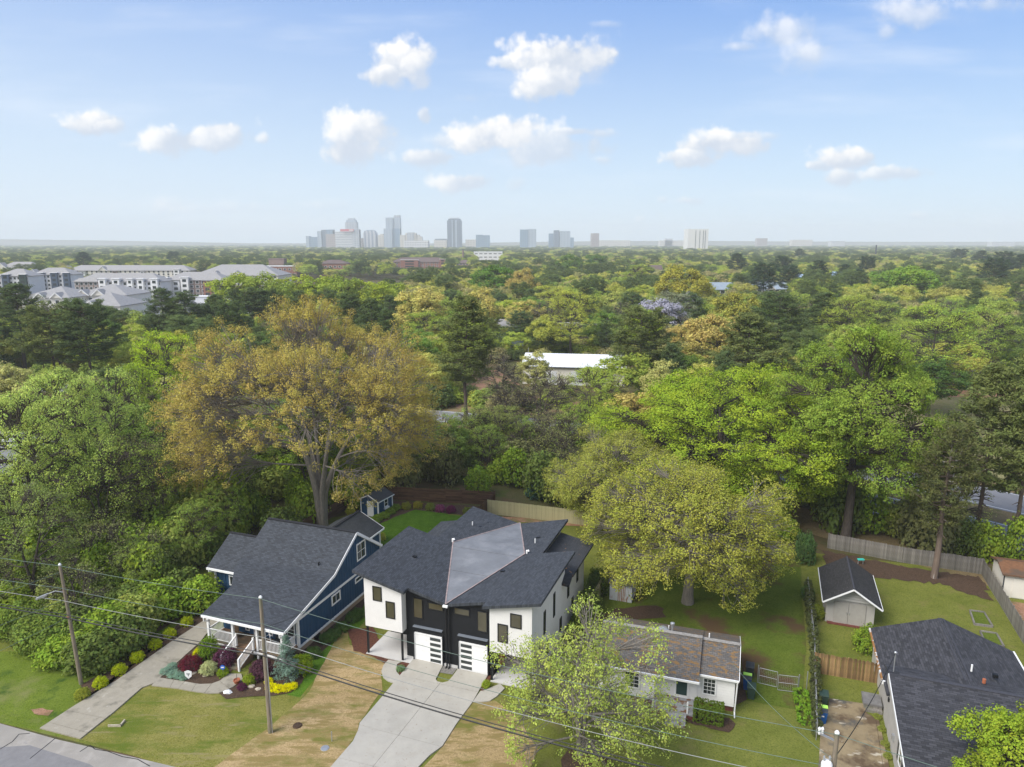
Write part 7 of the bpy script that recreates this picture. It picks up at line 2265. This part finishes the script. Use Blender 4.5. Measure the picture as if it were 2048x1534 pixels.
far_block('motel', 1537, 440, 578, 92, 12, 2, 8, M['grey_far'], M['roof_bluegrey'], 'two storey motel wing with blue grey roof, right wing', roof='gable', rise=4.2, gables=((.55, 5),), winw=2.4, accents=((.4, 1.2, M['brick'], -1, .6),))
far_block('motel', 1848, 430, 594, 44, 12, 2, 4, M['brick_brown'], M['roof_bluegrey'], 'small blue grey roofed building before the willows', roof='gable', rise=3.0, winw=2.4)
far_block('white_house', 1312, 640, 540, 24, 9, 2, 3, M['white_far'], M['roof_brown_far'], 'small white house with dark roof right of centre', roof='gable', rise=4.2)
far_block('blue_roof_store', 1600, 600, 556, 38, 14, 1, 4, M['white_far'], M['copper'], 'low building with pale blue roof behind dark pines', rise=3, roof='gable')
far_block('blue_roof_store', 1672, 620, 551, 36, 14, 1, 4, M['white_far'], M['copper'], 'second low pale blue roofed building, right of the first', rise=3, roof='gable')
far_block('bungalow', 1150, 250, 662, 90, 10, 1, 6, M['white_far'], M['roof_apt'], 'low white house behind the yellow green trees', roof='gable', rise=2.6)
far_block('bungalow', 1010, 262, 655, 60, 10, 1, 4, M['white_far'], M['roof_apt'], 'low pale house behind the golden tree', roof='gable', rise=2.6)
far_block('playhouse', 1032, 205, 690, 22, 3, 1, 2, M['beige'], M['roof_bluegrey'], 'tiny shed with blue grey roof left of the metal building', roof='gable', rise=1.0, winw=.7, winh=1.0)
# the white metal building
wbx = empty('white_metal_building', (6.0, 166, 0), -9, label='long white metal roofed building in the middle of the wood', cat='building')
MB().box(-3.5, 20.5, 0, 15, 0, 4.3).build('wall', M['cream'], wbx)
gw_ = MB(); gw_.wallpoly([(-3.5, 0, 4.3), (-3.5, 15, 4.3), (-3.5, 7.5, 6.2)], (1, 0, 0), .2); gw_.wallpoly([(20.3, 0, 4.3), (20.3, 15, 4.3), (20.3, 7.5, 6.2)], (1, 0, 0), .2); gw_.build('gable_wall', M['cream'], wbx)
wr_m = mat('white_metal_roof', (.72, .73, .75), .45, .06, .4)
for i in range(24):
    x0, x1 = -3.9 + i*1.035, -3.9 + (i+1)*1.035 - .03
    m = MB(); m.slab([(x0, -.4, 4.35), (x1, -.4, 4.35), (x1, 7.5, 6.35), (x0, 7.5, 6.35)], .1); m.slab([(x0, 15.4, 4.35), (x1, 15.4, 4.35), (x1, 7.5, 6.35), (x0, 7.5, 6.35)], .1)
    m.build('roof_panel', wr_m, wbx)
for xx in (2, 8, 14): MB().box(xx, xx+2.6, -.08, 0, 0, 3.2).build('roller_door', M['grey_far'], wbx)
MB().box(-3.9, 21, -.5, -.4, 4.1, 4.3).build('gutter', M['bin_dark'], wbx)
MB().tube([(-3.2, 7.5, 6.3), (-3.2, 7.5, 7.6)], .06, 6).build('roof_mast', M['grey_metal'], wbx)
BLD.append((14, 172, 18, 22))

# ================================================================== skyline, about 3.2 km away
SKY_Y = 3200
glass_blue = mat('far_blue_glass', (.20, .29, .38), .3, .1, .05, metal=.2)
def tower_mat(name, c1, c2, sx, sz, horiz=True, vert=True):
    m = bpy.data.materials.new(name)
    n, l = nt(m)
    p = n['Principled BSDF']; p.inputs['Roughness'].default_value = .5
    t = n.new('ShaderNodeTexCoord'); s = n.new('ShaderNodeSeparateXYZ'); l.new(t.outputs['Object'], s.inputs[0])
    def stripe(o, per):
        a = n.new('ShaderNodeMath'); a.operation = 'DIVIDE'; l.new(o, a.inputs[0]); a.inputs[1].default_value = per
        f = n.new('ShaderNodeMath'); f.operation = 'FRACT'; l.new(a.outputs[0], f.inputs[0])
        g = n.new('ShaderNodeMath'); g.operation = 'GREATER_THAN'; l.new(f.outputs[0], g.inputs[0]); g.inputs[1].default_value = .5
        return g.outputs[0]
    outs = []
    if horiz: outs.append(stripe(s.outputs[2], sz))
    if vert:
        ad = n.new('ShaderNodeMath'); l.new(s.outputs[0], ad.inputs[0]); l.new(s.outputs[1], ad.inputs[1])
        outs.append(stripe(ad.outputs[0], sx))
    o = outs[0]
    if len(outs) > 1:
        mu = n.new('ShaderNodeMath'); mu.operation = 'MULTIPLY'; l.new(outs[0], mu.inputs[0]); l.new(outs[1], mu.inputs[1]); o = mu.outputs[0]
    mx = n.new('ShaderNodeMix'); mx.data_type = 'RGBA'; l.new(o, mx.inputs[0])
    mx.inputs[6].default_value = (*c1, 1); mx.inputs[7].default_value = (*c2, 1)
    l.new(mx.outputs[2], p.inputs['Base Color'])
    return m
TM = {'blue': tower_mat('tower_blue_glass', (.17, .26, .36), (.10, .17, .25), 9, 8), 'grey': tower_mat('tower_grey', (.42, .44, .47), (.20, .23, .28), 12, 8),
      'white': tower_mat('tower_white', (.62, .62, .62), (.28, .30, .34), 9, 7, vert=False), 'brown': tower_mat('tower_brown', (.33, .28, .27), (.22, .19, .19), 8, 8),
      'glass': tower_mat('tower_pale_glass', (.34, .40, .47), (.25, .31, .38), 14, 8), 'dark': tower_mat('tower_dark', (.12, .16, .22), (.07, .10, .15), 14, 9),
      'vert': tower_mat('tower_vertical', (.50, .51, .53), (.22, .26, .33), 16, 8, horiz=False), 'grid': tower_mat('tower_white_grid', (.68, .68, .68), (.12, .13, .15), 10, 9),
      'cream': tower_mat('tower_cream', (.55, .52, .47), (.40, .38, .35), 12, 9), 'silo': tower_mat('tower_plain_white', (.66, .65, .62), (.50, .48, .46), 400, 400)}
def tower(px0, px1, ty, mk_, label, parts=(), y=SKY_Y, d=40):
    """main shaft from px0 to px1 reaching row ty, and set back or stepped pieces ((a, b, row, material, dy), ...)"""
    cx = (px0+px1)/2
    x = XA(cx, 480, y)
    o = empty('skyscraper', (x, y, 0), 0, label=label, cat='tower')
    k = y/FOC
    def piece(a, b, t, mk2, dy, nm, dd=d):
        MB().box((a-cx)*k, (b-cx)*k, dy, dy+dd, 0, ZH(t, y)).build(nm, TM[mk2], o)
    piece(px0, px1, ty, mk_, 0, 'shaft')
    for i, (a, b, t, m2, dy) in enumerate(parts): piece(a, b, t, m2, dy, 'tower_section', d*.8)
    return o
tower(612, 618, 472, 'glass', 'slim low glass block at the left end of the skyline', ((618, 635, 474, 'blue', 2),))
tower(635, 643, 462, 'glass', 'blue glass office block, second from the left', ((643, 666, 459.5, 'dark', 4), (654, 666, 459.2, 'blue', -4)))
tower(652, 672, 468, 'brown', 'low brown block before the blue glass one', y=3120)
tower(671, 705, 463, 'white', 'wide pale office slab with a red sign on its roof', ((705, 718, 459, 'grey', -3), (680, 718, 458.8, 'white', 6)), y=3100)
sgx = XA(694, 460, 3090)
sg = empty('roof_sign', (sgx, 3090, ZH(462.5, 3090)), 0, label='red sign band on the roof edge of the pale office slab', cat='sign')
MB().box(-28, 28, 0, 3, 0, 9).build('sign_panel', mat('red_sign', (.55, .05, .07), .5), sg)
MB().box(8, 26, -.5, 0, 2.5, 6.5).build('sign_lettering', M['white_far'], sg)
tower(692, 714, 444, 'grey', 'tower with tapering crown above the wide pale slab', ((694, 712, 440, 'glass', 4), (697, 709, 436.6, 'grey', 8)), y=3400)
tower(718, 725, 476, 'brown', 'low brown block between slab and rounded tower')
tower(727, 752, 465, 'vert', 'vertically ribbed tower with rounded shoulders', ((729, 750, 461.5, 'vert', 2), (732, 747, 459.8, 'glass', 4)))
tower(756, 768, 470, 'cream', 'small old stone tower left of the tallest tower', ((760, 766, 468, 'cream', 3),))
tower(768, 784, 457, 'glass', 'tallest pale glass tower with stepped top', ((772, 786, 435, 'glass', 6), (784, 800, 457, 'blue', 8), (786, 800, 435, 'glass', 10), (788, 799, 430.5, 'grey', 12)))
tower(800, 812, 470, 'cream', 'cream block right of the tallest tower')
tower(811, 832, 466, 'cream', 'stepped cream building on the right of the tallest tower', ((815, 828, 465, 'grey', -2), (826, 843, 473, 'cream', 3), (832, 838, 469.5, 'cream', 5)))
tower(808, 856, 481, 'grid', 'long white gridded low building at the foot of the skyline', y=2900)
tower(868, 893, 480, 'cream', 'low building with flat dark top left of the lone dark tower', ((870, 892, 477.5, 'dark', 2),))
tower(895, 923, 441, 'dark', 'lone dark glass tower with chamfered top', ((897, 921, 437.5, 'dark', 3), (900, 918, 435.5, 'grey', 5), (904, 906, 440, 'glass', -2), (911, 914, 440, 'glass', -2)))
tower(952, 965, 469.5, 'blue', 'blue grey mid rise right of the lone dark tower', ((965, 979, 470.5, 'blue', 2), (931, 970, 479, 'cream', 10)))
tower(1040, 1056, 459, 'blue', 'twin blue residential tower right of centre', ((1056, 1072, 458, 'glass', 2),))
tower(1098, 1108, 467, 'blue', 'left low block of the blue cluster', y=3300)
tower(1108, 1118, 460.5, 'dark', 'dark glass tower of the blue cluster', ((1119, 1140, 462, 'glass', 3), (1140, 1147, 475, 'blue', 3)))
tower(1183, 1198, 466.5, 'brown', 'small brown tower standing alone')
tower(1376, 1416, 458, 'silo', 'broad windowless white tower with vertical dark slots, right skyline', y=2500, d=60)
xw = XA(1396, 460, 2498)
swo = bpy.data.objects[[o.name for o in bpy.data.objects if o.name.startswith('skyscraper')][-1]]
for p_ in (1391, 1399, 1406, 1410): 
    MB().box((p_-1396)*2500/FOC-.8, (p_-1396)*2500/FOC+.8, -.8, 0, 4, ZH(461, 2500)).build('dark_slot', M['bin_dark'], swo)
for i, (a, b, t, m_) in enumerate(((1198, 1260, 480.5, 'cream'), (1320, 1376, 481, 'cream'), (1330, 1345, 477.5, 'white'), (1585, 1625, 479.5, 'cream'), (1515, 1535, 476.5, 'brown'), (1663, 1690, 482, 'white'), (1985, 2030, 483.5, 'white'))):
    tower(a, b, t, m_, ['long flat roofed cream building right of the small brown tower', 'long flat roofed cream building left of the white tower', 'small pale block on the horizon left of the white tower', 'pale low building on the right horizon', 'small brown block on the right horizon', 'white warehouse on the right horizon', 'white warehouse at the far right horizon'][i], y=4200)
st = empty('smoke_stack', (XA(1753, 490, 1300), 1300, 0), 0, label='thin dark smoke stack above the right canopy', cat='chimney')
MB().tube([(0, 0, 0), (0, 0, ZH(490, 1300))], [1.6, 1.2], 10).build('stack_shaft', M['bin_dark'], st)
st = empty('smoke_stack', (XA(926, 500, 1000), 1000, 0), 0, label='brick chimney right of the brick hall', cat='chimney')
MB().tube([(0, 0, 0), (0, 0, ZH(500, 1000))], [1.5, 1.1], 10).build('stack_shaft', M['brick_brown'], st)
st = empty('church', (XA(1651, 520, 560), 560, 0), 0, label='white church steeple among the right hand trees', cat='church') if False else None

far_wood()

# parked cars in the lots at left
def car(x, y, rz, colm, label):
    o = empty('parked_car', (x, y, 0), rz, label=label, cat='car', group='cars parked in the left lot')
    b = MB()
    prof = [(-2.2, .35), (2.2, .35), (2.25, .75), (1.25, .92), (.65, 1.42), (-1.1, 1.45), (-1.8, .98), (-2.25, .9)]
    b.wallpoly([(a, -.85, z) for a, z in prof], (0, 1, 0), 1.7)
    b.build('body', colm, o)
    g = MB(); g.wallpoly([(1.12, -.87, .95), (.6, -.87, 1.37), (-1.05, -.87, 1.39), (-1.6, -.87, .98)], (0, 1, 0), 1.74); g.build('side_window', M['glass'], o)
    for a in (-1.4, 1.4):
        for c in (-.86, .72): MB().tube([(a, c, .33), (a, c+.14, .33)], .33, 12).build('wheel', M['black_metal'], o)
    for c in (-.6, .6): MB().box(2.2, 2.28, c-.15, c+.15, .62, .75).build('headlight', M['pvc'], o)
car(-82, 112, 20, M['white_paint'], 'white car parked at the far left behind the trees')
car(-78.5, 113.5, 20, mat('silver_paint', (.5, .5, .52), .3), 'silver car parked beside the white one, far left')
car(-86, 110.5, 20, mat('dark_paint', (.05, .06, .08), .3), 'dark car parked at the left edge')

# ================================================================== haze
hz = MB().box(-6000, 6000, -150, 6800, -3, 190).build('haze', None, None)
hm = bpy.data.materials.new('haze_air')
n, l = nt(hm); n.clear()
ho = n.new('ShaderNodeOutputMaterial'); hv = n.new('ShaderNodeVolumePrincipled')
hv.inputs['Color'].default_value = (.93, .97, 1.0, 1)
hv.inputs['Density'].default_value = .00019
hv.inputs['Anisotropy'].default_value = 0.0
l.new(hv.outputs[0], ho.inputs['Volume'])
hz.data.materials.append(hm)
tag(hz, label='pale blue haze of the distance', cat='haze', kind='stuff')
